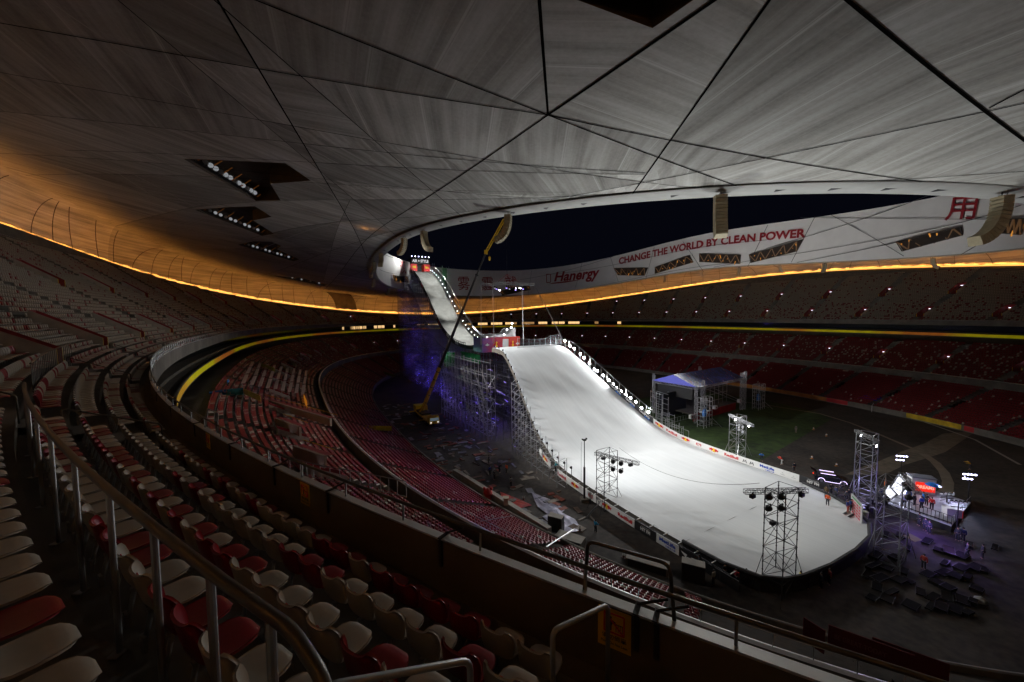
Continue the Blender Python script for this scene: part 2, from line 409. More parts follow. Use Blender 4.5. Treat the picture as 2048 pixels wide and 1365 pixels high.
# lit suites: (px, py) pairs from the left end to the right one
M_lit = mat('lit_curtain', (0.4, 0.3, 0.2), 0.8, em=(1.0, 0.62, 0.26), es=1.1); M_litd = mat('dim_curtain', (0.3, 0.2, 0.12), 0.8, em=(1.0, 0.55, 0.2), es=0.33)
M_mull = mat('mullion', (0.05, 0.05, 0.05), 0.5)
sb = MB(); win = []
Tq = lambda px: tpx(px, 655, 22.0)
for (x0, x1, n) in [(545, 565, 1), (623, 645, 2), (647, 665, 1), (668, 690, 2), (692, 712, 1), (716, 735, 2), (775, 790, 1), (792, 822, 2), (855, 862, 1), (925, 945, 2), (950, 975, 1), (1012, 1035, 2), (1045, 1060, 1), (1064, 1080, 1), (1083, 1098, 2), (1103, 1118, 1), (1122, 1132, 1), (1136, 1150, 2), (1153, 1165, 1), (1180, 1184, 1), (1203, 1207, 1)]:
    Ta, Tb = Tq(x1), Tq(x0)
    for k in range(n):
        ta = lerp(Ta, Tb, k/n); tb = lerp(Ta, Tb, (k+1)/n-0.06); q = MB(); mm = M_lit if random.random() < .62 else M_litd
        P = lambda t, z, o: W(*sell(AY+o, BY+o, t), z)
        q.quad(P(ta, 21.25, 3.45), P(tb, 21.25, 3.45), P(tb, 22.7, 3.45), P(ta, 22.7, 3.45), mm)
        for t in np.linspace(ta, tb, 4): q.tube(P(t, 21.1, 3.38), P(t, 22.8, 3.38), 0.05, M_mull, 4)
        q.tube(P(ta, 21.55, 3.38), P(tb, 21.55, 3.38), 0.04, M_mull, 4)
        world_child(tag(q.obj('suite_window')), boxt)
# ================================================================ middle and lower stands
AM, BM = 75.86, 111.97; AF, BF = 60.85, 99.58
mid = thing('middle_stand', 'middle seating tier with long rows of red seats below the ribbon board', 'grandstand', tuple(W(0, 0, 0)))
low = thing('lower_stand', 'lowest seating tier of red seats right beside the arena floor', 'grandstand', tuple(W(0, 0, 0)))
NM = 19; NL = 17
ab_m = lambda k, T: sell(AM+0.8+0.80*k, BM+0.8+0.60*k, T)
zm = lambda k: 9.2+0.46*k
ab_l = lambda k, T: sell(AF+0.5+0.84*k, BF+0.5+0.70*k, T)
zl = lambda k: 1.0+0.42*k
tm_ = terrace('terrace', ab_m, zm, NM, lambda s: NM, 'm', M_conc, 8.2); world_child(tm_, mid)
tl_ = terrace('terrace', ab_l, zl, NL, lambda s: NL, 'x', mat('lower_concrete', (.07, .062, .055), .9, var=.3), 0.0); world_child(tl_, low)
e = (AM+0.8+0.8*NM, BM+0.8+0.6*NM, 9.2+.46*NM)
ring_strip([(e[0], e[1], e[2]-.5), (e[0]+6.5, e[1]+2.8, e[2]-.4), (e[0]+6.5, e[1]+2.8, 19.6)], mat('concourse', (0.10, 0.08, 0.055), 0.85, var=0.3), 'concourse', mid)
ring_strip([(AM, BM, 7.6), (AM, BM, 10.2), (AM+.15, BM+.15, 10.25), (AM+.3, BM+.3, 10.2), (AM+.3, BM+.3, 8.2), (AM+.8, BM+.8, 8.2)], M_conc, 'front_wall', mid)
ring_strip([(AM-.04, BM-.04, 10.22), (AM+.15, BM+.15, 10.32), (AM+.34, BM+.34, 10.22)], M_ledge, 'front_ledge', mid)
el = (AF+.5+.84*NL, BF+.5+.7*NL)
ring_strip([(el[0], el[1], 7.7), (AM+.1, BM+.1, 7.7)], M_concd, 'cross_aisle', low)
# front wall of the lower stand: yellow with a red stretch
def wallcol(T): return T
ring_strip([(AF+.15, BF+.15, 0), (AF+.15, BF+.15, 1.45), (AF+.3, BF+.3, 1.5), (AF+.45, BF+.45, 1.45), (AF+.45, BF+.45, .6)], M_conc, 'front_wall', low)
def wall_banner(p0, p1, m, z0=.25, z1=1.4, n=24):
    a = [math.atan2(math.copysign((abs(v)/BF)**(NE/2), v), math.copysign((abs(u)/AF)**(NE/2), u)) for u, v in (onz(*p0, 1.2), onz(*p1, 1.2))]
    if abs(a[1]-a[0]) > PI: a[1] += 2*PI*(1 if a[0] > a[1] else -1)
    P = []
    for i in range(n+1):
        T = lerp(a[0], a[1], i/n); P.append([W(*sell(AF+.12, BF+.12, T), z) for z in (z0, z1)])
    return grid_obj('front_banner', P, m, smooth=False)
M_by = mat('banner_yellow', (0.62, 0.42, 0.01), 0.5, var=0.5, vs=0.35); M_bo = mat('banner_orange', (0.42, 0.16, 0.02), 0.5, var=0.5, vs=0.35); M_br = mat('banner_red', (0.45, 0.015, 0.02), 0.5, var=0.15)
for p0, p1, mm in (((1420, 757), (1672, 797), M_bo), ((1672, 797), (1716, 805), M_br), ((1838, 829), (1925, 852), M_by), ((1927, 853), (1938, 857), M_br), ((2003, 880), (2047, 900), M_by)):
    world_child(wall_banner(p0, p1, mm), low)
# ---- stair entrances (vomitories)
def build_vom(i, k0, k1, abf, zf, par, drop=2.2):
    s0 = (S0+i*PER) % PERI; w = AISW/2+.12
    Ta, Tb = T_of_s(s0-w), T_of_s(s0+w)
    Tc, Td = T_of_s(s0-w-.14), T_of_s(s0+w+.14)
    q = MB()
    def P(k, T, z): return W(*abf(k, T), z)
    zb = zf(k0)-.1
    for Ti, To in ((Ta, Tc), (Tb, Td)):
        a, b_ = P(k0, Ti, zb), P(k1, Ti, zb)
        q.quad(a, b_, P(k1, Ti, zf(k1)+1.0), P(k0, Ti, zf(k0)+.95), M_wall_red)
        q.quad(P(k0, To, zb-.2), P(k1, To, zb), P(k1, To, zf(k1)+1.0), P(k0, To, zf(k0)+.95), M_concl)
        q.quad(P(k0, Ti, zf(k0)+.95), P(k1, Ti, zf(k1)+1.0), P(k1, To, zf(k1)+1.0), P(k0, To, zf(k0)+.95), M_wall_red)
        q.quad(P(k0, Ti, zb-.2), P(k0, To, zb-.2), P(k0, To, zf(k0)+.95), P(k0, Ti, zf(k0)+.95), M_yel)
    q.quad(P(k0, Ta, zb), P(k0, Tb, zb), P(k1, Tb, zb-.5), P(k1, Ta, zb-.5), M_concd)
    q.quad(P(k1, Ta, zb-.5), P(k1, Tb, zb-.5), P(k1, Tb, zf(k1)+1.0), P(k1, Ta, zf(k1)+1.0), M_wall_red)
    q.quad(P(k1+.02, Tc, zf(k1)-.1), P(k1+.02, Td, zf(k1)-.1), P(k1+.02, Td, zf(k1)+1.0), P(k1+.02, Tc, zf(k1)+1.0), M_concl)
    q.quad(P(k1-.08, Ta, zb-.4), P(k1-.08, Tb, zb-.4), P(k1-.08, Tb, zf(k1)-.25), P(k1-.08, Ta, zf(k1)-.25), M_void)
    o = q.obj('stair_entrance'); world_child(o, par)
    l = MB(); c = P(k1-.25, (Ta+Tb)/2, zf(k1)+.1); d = (W(*abf(k1, Tb), 0)-W(*abf(k1, Ta), 0)).normalized()
    l.box(c, (0.75, .12, .16), M_exit, rz=math.atan2(d.y, d.x)); lo = l.obj('entrance_lamp'); lo.parent = o
    return o
M_exit = emis('entrance_lamp_light', (0.85, 0.85, 1.0), 2.6)
cnt = 0
for i in range(NAIS):
    s0 = (S0+i*PER) % PERI
    if i not in (0, 1): build_vom(i, 4, 9, ab_u, zu, stand)
    if dmax(s0) > 24*.75+1.6: build_vom(i, 19, 24, ab_u, zu, stand)
    build_vom(i, 7, 11, ab_m, zm, mid)
# ================================================================ roof underside
def out_off(t): return t
AL, BL = 59.12, 87.38; AO, BO = 122.5, 131.5
def t_of(u, v):
    lo, hi = -0.4, 1.3
    for _ in range(30):
        m = (lo+hi)/2
        if (abs(u)/lerp(AL, AO, m))**NE+(abs(v)/lerp(BL, BO, m))**NE > 1: lo = m
        else: hi = m
    return m
def zroof(u, v, t=None):
    t = t_of(u, v) if t is None else t
    return lerp(zlip(u, v), zglow(u, v)+8.6, max(0, min(1, t)))
def on_roof(px, py):
    r = ray(px, py); lo, hi = 5.0, 900.0
    if r.z <= 0: return None
    h = lo; prev = None
    # march
    for k in range(400):
        h = lo*(1.012**k)*1.0+k*.05
        u, v = LOC(r.x*h, r.y*h)
        if HC+r.z*h > zroof(u, v):
            a = prev or lo; b_ = h
            for _ in range(24):
                m = (a+b_)/2; u, v = LOC(r.x*m, r.y*m)
                if HC+r.z*m > zroof(u, v): b_ = m
                else: a = m
            return Vector((r.x*m, r.y*m, HC+r.z*m))
        prev = h
    return None
SEAMS = [((436, 0), (734, 517), .26), ((430, 0), (937, 444), .2), ((-60, 34), (1096, 229), .2), ((515, 0), (1096, 229), .22), ((1078, -10), (1096, 229), .34), ((1427, 0), (1096, 229), .34), ((1096, 229), (637, 592), .24),
         ((1096, 229), (2010, 382), .22), ((1096, 229), (1512, 384), .22), ((1538, 0), (1258, 397), .26), ((1697, 0), (2060, 288), .34), ((2070, 201), (1021, 412), .2), ((0, 222), (1290, 345), .17), ((130, 300), (1290, 348), .17),
         ((380, 416), (1420, 374), .17), ((500, 477), (832, 434), .2), ((832, 434), (1021, 412), .2), ((512, 556), (719, 483), .2), ((719, 483), (1020, 413), .2), ((1560, 372), (2060, 341), .2), ((1978, 215), (2060, 172), .2),
         ((637, 592), (700, 400), .1), ((1430, -40), (1427, 0), .3), ((210, 650), (500, 477), .15), ((0, 560), (380, 416), .15), ((905, 380), (1130, 384), .1)]
LIGHTSEAMS = [((96, 0), (666, 391)), ((0, 133), (205, 242)), ((205, 242), (340, 330)), ((666, 391), (700, 440)), ((520, 500), (700, 440)), ((170, 300), (560, 520)), ((60, 240), (330, 410))]
BAYS = [[(367, 318), (573, 327), (622, 361), (541, 368), (561, 401), (511, 402)], [(390, 420), (510, 413), (543, 434), (506, 441), (548, 468), (524, 472)],
        [(476, 490), (508, 483), (543, 484), (562, 492), (554, 499), (598, 519), (587, 523)], [(1148, -3), (1305, 56), (1390, -3)], [(547, 552), (600, 556), (655, 569), (648, 572)], [(652, 582), (700, 588), (722, 593), (700, 592)], [(751, 599), (775, 602), (800, 607), (752, 606)]]
nT = 360; nt_ = 26
P = []
for i in range(nT):
    T = 2*PI*i/nT; row = []
    for j in range(nt_+1):
        t = j/nt_; u, v = sell(lerp(AL, AO, t), lerp(BL, BO, t), T); row.append(W(u, v, zroof(u, v, t)))
    for j in range(1, 9):        # cove down behind the top row
        a = j/8*PI/2; oa = 5.2*math.sin(a); T_ = T
        u, v = sell(AO+oa, BO+oa, T); zt = zglow(u, v)+8.6; zb = zglow(u, v)-0.3; row.append(W(u, v, zb+(zt-zb)*math.cos(a)))
    P.append(row)
K = nt_+9
bm = bmesh.new(); vv = [[bm.verts.new(p) for p in row] for row in P]
for i in range(nT):
    for j in range(K-1): bm.faces.new((vv[i][j], vv[i][j+1], vv[(i+1) % nT][j+1], vv[(i+1) % nT][j]))
segs = []
for a, b_, w in SEAMS:
    pa, pb = on_roof(*a), on_roof(*b_)
    if pa is None or pb is None: continue
    dd = (pb.xy-pa.xy).normalized()
    if a[1] <= 0 or a[0] <= 0 or a[0] >= 2048: pa = pa-Vector((dd.x, dd.y, 0))*26
    if b_[0] >= 2048: pb = pb+Vector((dd.x, dd.y, 0))*15
    segs.append((Vector((pa.x, pa.y)), Vector((pb.x, pb.y)), w))
# further chords beyond the view so that the panel pattern runs all round
for k in range(34):
    Ta = RNG.uniform(0, 2*PI); Tb = Ta+RNG.uniform(0.25, 0.9)*random.choice((-1, 1))
    pa = W(*sell(AL, BL, Ta)); pb = W(*sell(AO, BO, Tb))
    mid_ = (pa+pb)/2
    if mid_.y < 35 and mid_.x < 90 or mid_.y < 5: continue
    segs.append((Vector((pa.x, pa.y)), Vector((pb.x, pb.y)), 0.16))
def cut(p, q):
    d = (q-p).normalized(); n = Vector((-d.y, d.x, 0))
    bmesh.ops.bisect_plane(bm, geom=bm.verts[:]+bm.edges[:]+bm.faces[:], dist=1e-4, plane_co=(p.x, p.y, 0), plane_no=n)
NEARSEG = [s for s in segs]
for p, q, w in NEARSEG: cut(p, q)
bays = []
for poly in BAYS:
    pts = [on_roof(*p) for p in poly]
    if any(p is None for p in pts): continue
    bays.append(pts)
    for i in range(len(pts)):
        p, q = pts[i], pts[(i+1) % len(pts)]
        # local cut only: choose nearby faces
        d = (q-p); mid_ = (p+q)/2; rad = max((x-mid_).length for x in pts)+6
        fs = [f for f in bm.faces if (f.calc_center_median()-mid_).length < rad+4]
        ge = set(fs); es = set(e_ for f in fs for e_ in f.edges); vs = set(v_ for f in fs for v_ in f.verts)
        n = Vector((-(q-p).y, (q-p).x, 0)).normalized()
        bmesh.ops.bisect_plane(bm, geom=list(vs)+list(es)+list(ge), dist=1e-4, plane_co=(p.x, p.y, 0), plane_no=n)
def inpoly(x, y, P_):
    c = False
    for i in range(len(P_)):
        a, b_ = P_[i], P_[i-1]
        if (a.y > y) != (b_.y > y) and x < (b_.x-a.x)*(y-a.y)/(b_.y-a.y)+a.x: c = not c
    return c
kill = []
for f in bm.faces:
    c = f.calc_center_median()
    for pts in bays:
        if (c-pts[0]).length < 60 and inpoly(c.x, c.y, pts): kill.append(f); break
bmesh.ops.delete(bm, geom=kill, context='FACES')
# cells bounded by the seams
bm.faces.index_update(); bm.faces.ensure_lookup_table()
def on_seam(e_):
    a, b_ = e_.verts[0].co, e_.verts[1].co
    mx_, my_ = (a.x+b_.x)/2, (a.y+b_.y)/2
    for p, q, w in NEARSEG:
        d = q-p; L = d.length; tx = ((mx_-p.x)*d.x+(my_-p.y)*d.y)/L
        if tx < -1.6 or tx > L+1.6: continue
        if abs((mx_-p.x)*d.y-(my_-p.y)*d.x)/L < 0.01 and abs((b_.x-a.x)*d.y-(b_.y-a.y)*d.x)/L < 0.01: return True
    return False
block = {}
cell = [-1]*len(bm.faces); nc = 0
for f in bm.faces:
    if cell[f.index] >= 0: continue
    st = [f]; cell[f.index] = nc
    while st:
        g = st.pop()
        for e_ in g.edges:
            if e_.index in block: bl = block[e_.index]
            else: bl = block[e_.index] = on_seam(e_)
            if bl: continue
            for h in e_.link_faces:
                if cell[h.index] < 0: cell[h.index] = nc; st.append(h)
    nc += 1
CELLDIR = [((1200, 120), (1, .03)), ((1000, 90), (-.6, .8)), ((860, 60), (-.4, .9)), ((750, 130), (-.1, 1)), ((800, 250), (.27, .96)), ((960, 270), (-.1, 1)), ((1080, 290), (-.02, 1)), ((1210, 300), (-.35, .9)), ((1180, 255), (-.4, .8)), ((1250, 150), (.9, .43)), ((1430, 40), (.9, .45)),
           ((1650, 150), (.83, -.5)), ((1900, 60), (1, -.02)), ((1650, 330), (.85, -.45)), ((1450, 330), (.75, -.6)), ((1400, 355), (.5, -.8)), ((1850, 300), (.9, -.4)), ((1150, 365), (.5, .8)), ((850, 350), (.9, .45)), ((300, 180), (.95, .25)), ((560, 220), (.97, .18)), ((470, 60), (.6, .8)), ((620, 120), (.1, 1)), ((200, 40), (.6, .8)),
           ((620, 420), (.95, .25)), ((750, 420), (.85, .45)), ((960, 400), (.6, .7)), ((1330, 365), (.1, 1)), ((300, 300), (.9, .4)), ((450, 290), (.9, .35))]
def plan_ang(p, dv):
    a = on_roof(*p); b_ = on_roof(p[0]+dv[0]*12, p[1]+dv[1]*12)
    return (a, math.atan2(b_.y-a.y, b_.x-a.x)) if a is not None and b_ is not None else None
cd = {}
fc = [(f.calc_center_median(), f.index) for f in bm.faces]
FCa = np.array([tuple(c) for c, _ in fc])
for p, dv in CELLDIR:
    r_ = plan_ang(p, dv)
    if r_: i = int(np.argmin(((FCa[:, :2]-np.array([r_[0].x, r_[0].y]))**2).sum(1))); cd[cell[i]] = r_[1]
uvl = bm.loops.layers.uv.new('UVMap'); cl = bm.loops.layers.float_color.new('cell')
for c_ in range(nc):
    if c_ not in cd: cd[c_] = None
rc = [random.random() for _ in range(nc)]
for f in bm.faces:
    c_ = cell[f.index]; ang = cd[c_]
    f.smooth = True
    c = f.calc_center_median(); u, v = LOC(c.x, c.y)
    cove = t_of(u, v) > 0.985
    for lp in f.loops:
        x, y, z = lp.vert.co
        if cove or ang is None:
            # streaks run radially in the cove, roughly so elsewhere
            if cove:
                U, V_ = LOC(x, y); s_ = math.atan2(V_, U)*125; lp[uvl].uv = (s_, z*2.2)
            else:
                a = TH+math.atan2(v, u)+0.9*(rc[c_]-.5); lp[uvl].uv = (x*math.cos(a)+y*math.sin(a), -x*math.sin(a)+y*math.cos(a))
        else: lp[uvl].uv = (x*math.cos(ang)+y*math.sin(ang), -x*math.sin(ang)+y*math.cos(ang))
        lp[cl] = (rc[c_], 0, 0, 1)
m = bpy.data.materials.new('roof_membrane'); m.use_nodes = True; nt = m.node_tree; bs = nt.nodes['Principled BSDF']
uvn = nt.nodes.new('ShaderNodeUVMap'); uvn.uv_map = 'UVMap'
at = nt.nodes.new('ShaderNodeAttribute'); at.attribute_name = 'cell'
def mapn(sc_, off=None):
    q = nt.nodes.new('ShaderNodeMapping'); q.inputs['Scale'].default_value = sc_; nt.links.new(uvn.outputs[0], q.inputs[0]); return q
mp = mapn((0.035, 0.9, 1)); n1 = nt.nodes.new('ShaderNodeTexNoise'); n1.inputs['Scale'].default_value = 1.0; n1.inputs['Detail'].default_value = 6; n1.inputs['Roughness'].default_value = .6
nt.links.new(mp.outputs[0], n1.inputs['Vector'])
mp2 = mapn((0.12, 0.3, 1)); n2 = nt.nodes.new('ShaderNodeTexNoise'); n2.inputs['Scale'].default_value = 1.0; n2.inputs['Detail'].default_value = 7; nt.links.new(mp2.outputs[0], n2.inputs['Vector'])
mp3 = mapn((0.6, 0.6, 1)); n3 = nt.nodes.new('ShaderNodeTexNoise'); n3.inputs['Detail'].default_value = 8; n3.inputs['Roughness'].default_value = .75; nt.links.new(mp3.outputs[0], n3.inputs['Vector'])
def math_(op, a, b_=None, c_=None):
    q = nt.nodes.new('ShaderNodeMath'); q.operation = op
    for i, x in enumerate((a, b_, c_)):
        if x is None: continue
        if isinstance(x, (int, float)): q.inputs[i].default_value = x
        else: nt.links.new(x, q.inputs[i])
    return q.outputs[0]
sm = math_('ADD', math_('MULTIPLY', n1.outputs['Fac'], .55), math_('ADD', math_('MULTIPLY', n2.outputs['Fac'], .35), math_('MULTIPLY', n3.outputs['Fac'], .22)))
rp = nt.nodes.new('ShaderNodeValToRGB'); e0, e1 = rp.color_ramp.elements; e0.position = .40; e0.color = (0.165, 0.16, 0.145, 1); e1.position = .74; e1.color = (0.53, 0.53, 0.515, 1)
em_ = rp.color_ramp.elements.new(.56); em_.color = (0.345, 0.335, 0.31, 1)
nt.links.new(sm, rp.inputs['Fac'])
# paired pale welds every few metres across the streaks
sx = nt.nodes.new('ShaderNodeSeparateXYZ'); nt.links.new(uvn.outputs[0], sx.inputs[0])
fr = math_('FRACT', math_('DIVIDE', sx.outputs[1], 5.2))
l1 = math_('LESS_THAN', math_('ABSOLUTE', math_('SUBTRACT', fr, .5)), .012)
l0 = math_('LESS_THAN', math_('ABSOLUTE', math_('SUBTRACT', fr, .47)), .007)
ln = math_('MAXIMUM', l1, math_('MULTIPLY', l0, 0.6))
fr2 = math_('FRACT', math_('DIVIDE', sx.outputs[1], 1.3)); l2 = math_('MULTIPLY', math_('LESS_THAN', math_('ABSOLUTE', math_('SUBTRACT', fr2, .5)), .03), .22)
mixw = nt.nodes.new('ShaderNodeMix'); mixw.data_type = 'RGBA'; mixw.inputs[7].default_value = (0.58, 0.58, 0.56, 1)
nt.links.new(math_('MULTIPLY', math_('MAXIMUM', ln, l2), .55), mixw.inputs[0]); nt.links.new(rp.outputs[0], mixw.inputs[6])
sepc = nt.nodes.new('ShaderNodeSeparateColor'); nt.links.new(at.outputs['Color'], sepc.inputs[0])
hsv = nt.nodes.new('ShaderNodeHueSaturation'); nt.links.new(mixw.outputs[2], hsv.inputs['Color']); nt.links.new(math_('ADD', math_('MULTIPLY', sepc.outputs[0], .5), .74), hsv.inputs['Value'])
nt.links.new(hsv.outputs[0], bs.inputs['Base Color']); bs.inputs['Roughness'].default_value = .8
M_roof = m
me = bpy.data.meshes.new('roof_membrane'); bm.to_mesh(me); bm.free(); me.materials.append(M_roof)
roof = thing('stadium_roof', 'huge curved canopy of grey streaked membrane panels with an oval opening', 'roof', tuple(W(0, 0, 0)))
ro = bpy.data.objects.new('roof_membrane', me); C.objects.link(ro); world_child(ro, roof)
# seams as real dark gaps' trims
sb = MB(); M_seam = mat('seam_black', (0.004, 0.004, 0.004), 1.0, spec=0.0); lb = MB(); M_lseam = mat('weld_pale', (0.42, 0.42, 0.38), .7)
def strip(mb, p, q, w, m_, dz=.05):
    d = (q-p); L = d.length; d = d/L; n = Vector((-d.y, d.x))*w/2; N = max(2, int(L/1.5)); pr = None
    for i in range(N+1):
        c = p+d*L*i/N; out = []
        for sgn in (-1, 1):
            x = c+n*sgn; u, v = LOC(x.x, x.y); t = t_of(u, v)
            out.append(Vector((x.x, x.y, zroof(u, v, t)-dz)) if -0.02 < t < 1.0 else None)
        if pr and None not in out and None not in pr: mb.add([pr[0], pr[1], out[1], out[0]], [(0, 1, 2, 3)], m_)
        pr = out
for p, q, w in segs: strip(sb, p, q, w*.5, M_seam)
for a, b_ in LIGHTSEAMS:
    pa, pb = on_roof(*a), on_roof(*b_)
    if pa and pb: strip(lb, pa.xy, pb.xy, .14, M_lseam, .04)
world_child(sb.obj('seam'), roof); world_child(lb.obj('pale_seam'), roof)
# arched hoops on the glowing cove
hb = MB(); M_hoop = mat('hoop', (0.07, 0.05, 0.035), .6)
def covept(T, a, ins=.06):
    oa = 5.2*math.sin(a)-ins*math.sin(a); u, v = sell(AO+oa, BO+oa, T); zt = zglow(u, v)+8.6; zb = zglow(u, v)-.3
    return W(u, v, zb+(zt-zb)*math.cos(a)-ins*math.cos(a))
for k in range(120):
    T = 2*PI*k/120+random.uniform(-.012, .012); sl = random.choice((0, 0, .03, -.03, .05, -.05))
    hb.path([covept(T+sl*(1-j/10)**1.5, lerp(.25, PI/2, j/10)) for j in range(11)], .07, M_hoop, 4)
hb.path([covept(2*PI*i/400, PI/2*.9, .35) for i in range(400)], .05, M_hoop, 4, closed=True)
world_child(hb.obj('cove_hoop'), roof)
# lighting bays: dark recess, truss and lamps
M_lampglass = mat('lamp_glass', (0.75, 0.76, 0.76), .15, em=(0.8, 0.85, 0.9), es=.22); M_amberglow = mat('amber_glow_steel', (0.35, 0.13, 0.03), .6, em=(1, .35, .05), es=.03)  # bay steel given a faint amber glow of its own
M_recess = mat('recess_brown', (0.07, 0.05, 0.035), .8, var=.3)
for bi, pts in enumerate(bays):
    q = MB(); H = 2.2 if bi != 3 else 4
    n = len(pts)
    for i in range(n):
        p, r_ = pts[i]-Vector((0, 0, .02)), pts[(i+1) % n]-Vector((0, 0, .02)); up = Vector((0, 0, H))
        q.quad(p, r_, r_+up, p+up, M_recess)
    q.add([p+Vector((0, 0, H)) for p in pts], [tuple(range(n))], M_recess)
    o = q.obj('lighting_bay'); world_child(o, roof)
    if bi == 3 or bi > 4: continue
    a, b_ = pts[0], pts[-1]; d = (b_-a); L = d.length; dn = d/L; inn = Vector((-dn.y, dn.x, 0))
    cen = sum(pts, Vector())/n
    if (cen-a).dot(inn) < 0: inn = -inn
    t = MB(); t.truss(a+inn*.7+Vector((0, 0, .55)), b_+inn*.7+Vector((0, 0, .55)), .6, M_blackst, .8, .04)
    for k in range(7): t.tube(a+d*(k+.5)/7+inn*.9+Vector((0, 0, .3)), a+d*(k+1.1)/7+inn*2.0+Vector((0, 0, H-.1)), .09, M_amberglow, 5)
    t2_ = t.obj('bay_truss'); t2_.parent = o
    nl = 12 if bi == 0 else (11 if bi < 3 else 5)
    for k in range(nl):
        c = a+d*(.14+.72*k/(nl-1))+inn*1.15+Vector((0, 0, .62)); look = (Vector((0, 0, 28))-c).normalized(); qn = look.to_track_quat('Z', 'Y').to_matrix()
        lm = MB(); rr = .30*min(1.4, L/18+.35); lm.lathe(c, [(.05, -.45), (rr*.7, -.38), (rr, -.05), (rr, 0)], M_blackst, 12, qn); lm.lathe(c+look*.01, [(rr*.9, 0), (rr*.86, .03), (.02, .05)], M_lampglass if (k*7) % 3 else M_steel, 12, qn)
        l_ = lm.obj('flood_lamp', smooth=False); l_.parent = o
# ---- fascia round the opening
fas = MB()
M_fas = mat('fascia_membrane', (0.80, 0.79, 0.775), .7, var=.10, vs=.09)
AT, BT = 59.77, 88.77
def FAS(T, h):       # h 0..1 bottom to top
    u0, v0 = sell(AL, BL, T); u1, v1 = sell(AT, BT, T)
    return W(lerp(u0, u1, h), lerp(v0, v1, h), lerp(zlip(u0, v0), 54.6+3.6*cos2(u1, v1), h))
_S = lambda i, n: float(np.interp(i/n*_L0, _SL, _ST))
_ST = np.linspace(0, 2*PI, 2881); _sx = [sell(AL, BL, t) for t in _ST]; _SL = np.r_[0, np.cumsum([math.hypot(_sx[i+1][0]-_sx[i][0], _sx[i+1][1]-_sx[i][1]) for i in range(2880)])]; _L0 = _SL[-1]
fo = grid_obj('fascia', [[FAS(_S(i, 480), h) for h in (0, .25, .5, .75, 1)] for i in range(480)], M_fas, closed_u=True); world_child(fo, roof)
lip = MB()
grid_lip = [[W(*sell(AL+w, BL+w, 2*PI*i/480), zlip(*sell(AL, BL, 2*PI*i/480))-dz) for w, dz in ((0, 0.0), (.0, .22), (.25, .3), (2.3, .12), (2.4, .0))] for i in range(480)]
M_lip = mat('lip_white', (0.34, 0.34, 0.325), .6, var=.12, vs=.5)
world_child(grid_obj('opening_lip', grid_lip, M_lip, closed_u=True), roof)
vt = MB()
for k in range(86):
    T = 2*PI*(k+.5)/86
    if k % 7 == 3: continue
    u, v = sell(AL+1.1, BL+1.1, T); u2, v2 = sell(AL+1.1, BL+1.1, T+.01); d = W(u2, v2)-W(u, v)
    vt.box(W(u, v, zlip(u, v)-.20), (1.0, .55, .08), M_black, rz=math.atan2(d.y, d.x))
world_child(vt.obj('lip_vent'), roof)
# roof deck above so that the night sky only shows in the opening
world_child(grid_obj('roof_top', [[W(*sell(AT, BT, 2*PI*i/240), 54.6+3.6*cos2(*sell(AT, BT, 2*PI*i/240))), W(*sell(135, 143, 2*PI*i/240), zglow(*sell(AO, BO, 2*PI*i/240))+13), W(*sell(140, 148, 2*PI*i/240), -.3)] for i in range(240)], M_concd, closed_u=True), roof)
# fascia features placed by their run along the ring
def tfas(px, py):     # ray against the fascia: find T,h
    best = None; r = ray(px, py); o = Vector((0, 0, HC))
    for i in range(1440):
        T = 2*PI*i/1440; p = FAS(T, .5)-o
        if p.dot(r) <= 0: continue
        s = (p.x*r.y-p.y*r.x)
        T2_ = 2*PI*(i+1)/1440; p2 = FAS(T2_, .5)-o; s2 = p2.x*r.y-p2.y*r.x
        if s*s2 <= 0:
            dd = p.xy.length
            if best is None or dd > best[0]: best = (dd, lerp(T, T2_, abs(s)/(abs(s)+abs(s2)+1e-9)))
    if not best: return None
    T = best[1]; a, b_ = FAS(T, 0), FAS(T, 1); k = best[0]/Vector((r.x, r.y)).length; z = HC+r.z*k
    return T, (z-a.z)/(b_.z-a.z)
def fas_fn(inset=.12):
    def f(T, h):
        p = FAS(T, h); q = W(0, 0, p.z); d = (q-p); d.normalize(); return p+d*inset
    return f
def unwrap(L):
    L = [list(x) for x in L]
    for x in L[1:]:
        while x[0]-L[0][0] > PI: x[0] -= 2*PI
        while x[0]-L[0][0] < -PI: x[0] += 2*PI
    return [tuple(x) for x in L]
_fx = [sell(AL, BL, t) for t in np.linspace(-2*PI, 4*PI, 6*720+1)]; FST = np.linspace(-2*PI, 4*PI, 6*720+1)
FSL = np.r_[0, np.cumsum([math.hypot(_fx[i+1][0]-_fx[i][0], _fx[i+1][1]-_fx[i][1]) for i in range(len(_fx)-1)])]
def tl(T): return float(np.interp(T, FST, FSL))
def lt(s): return float(np.interp(s, FSL, FST))
def lT(a, b_, t): return lt(lerp(tl(a), tl(b_), t))
ff = fas_fn(.45)
def fas_text(s, p0, p1, hpx, m_, bold=.02, shear=0.0):
    """baseline pixels p0 -> p1 and letter height in pixels"""
    a, b_, c, d = unwrap([tfas(*p0), tfas(*p1), tfas(p0[0], p0[1]-hpx[0]), tfas(p1[0], p1[1]-hpx[1])])
    mb = MB(); V, F, x0, x1, y0, y1 = text_geo(s, bold)
    PP = []
    for v in V:
        tx = (v[0]-x0)/(x1-x0); ty = (v[1]-0)/(y1-0)
        tx += shear*ty
        PP.append(ff(lT(a[0], b_[0], tx), lerp(lerp(a[1], b_[1], tx), lerp(c[1], d[1], tx), ty)))
    mb.add(PP, F, m_); return mb
M_let = mat('letter_red', (0.33, 0.02, 0.03), .55)
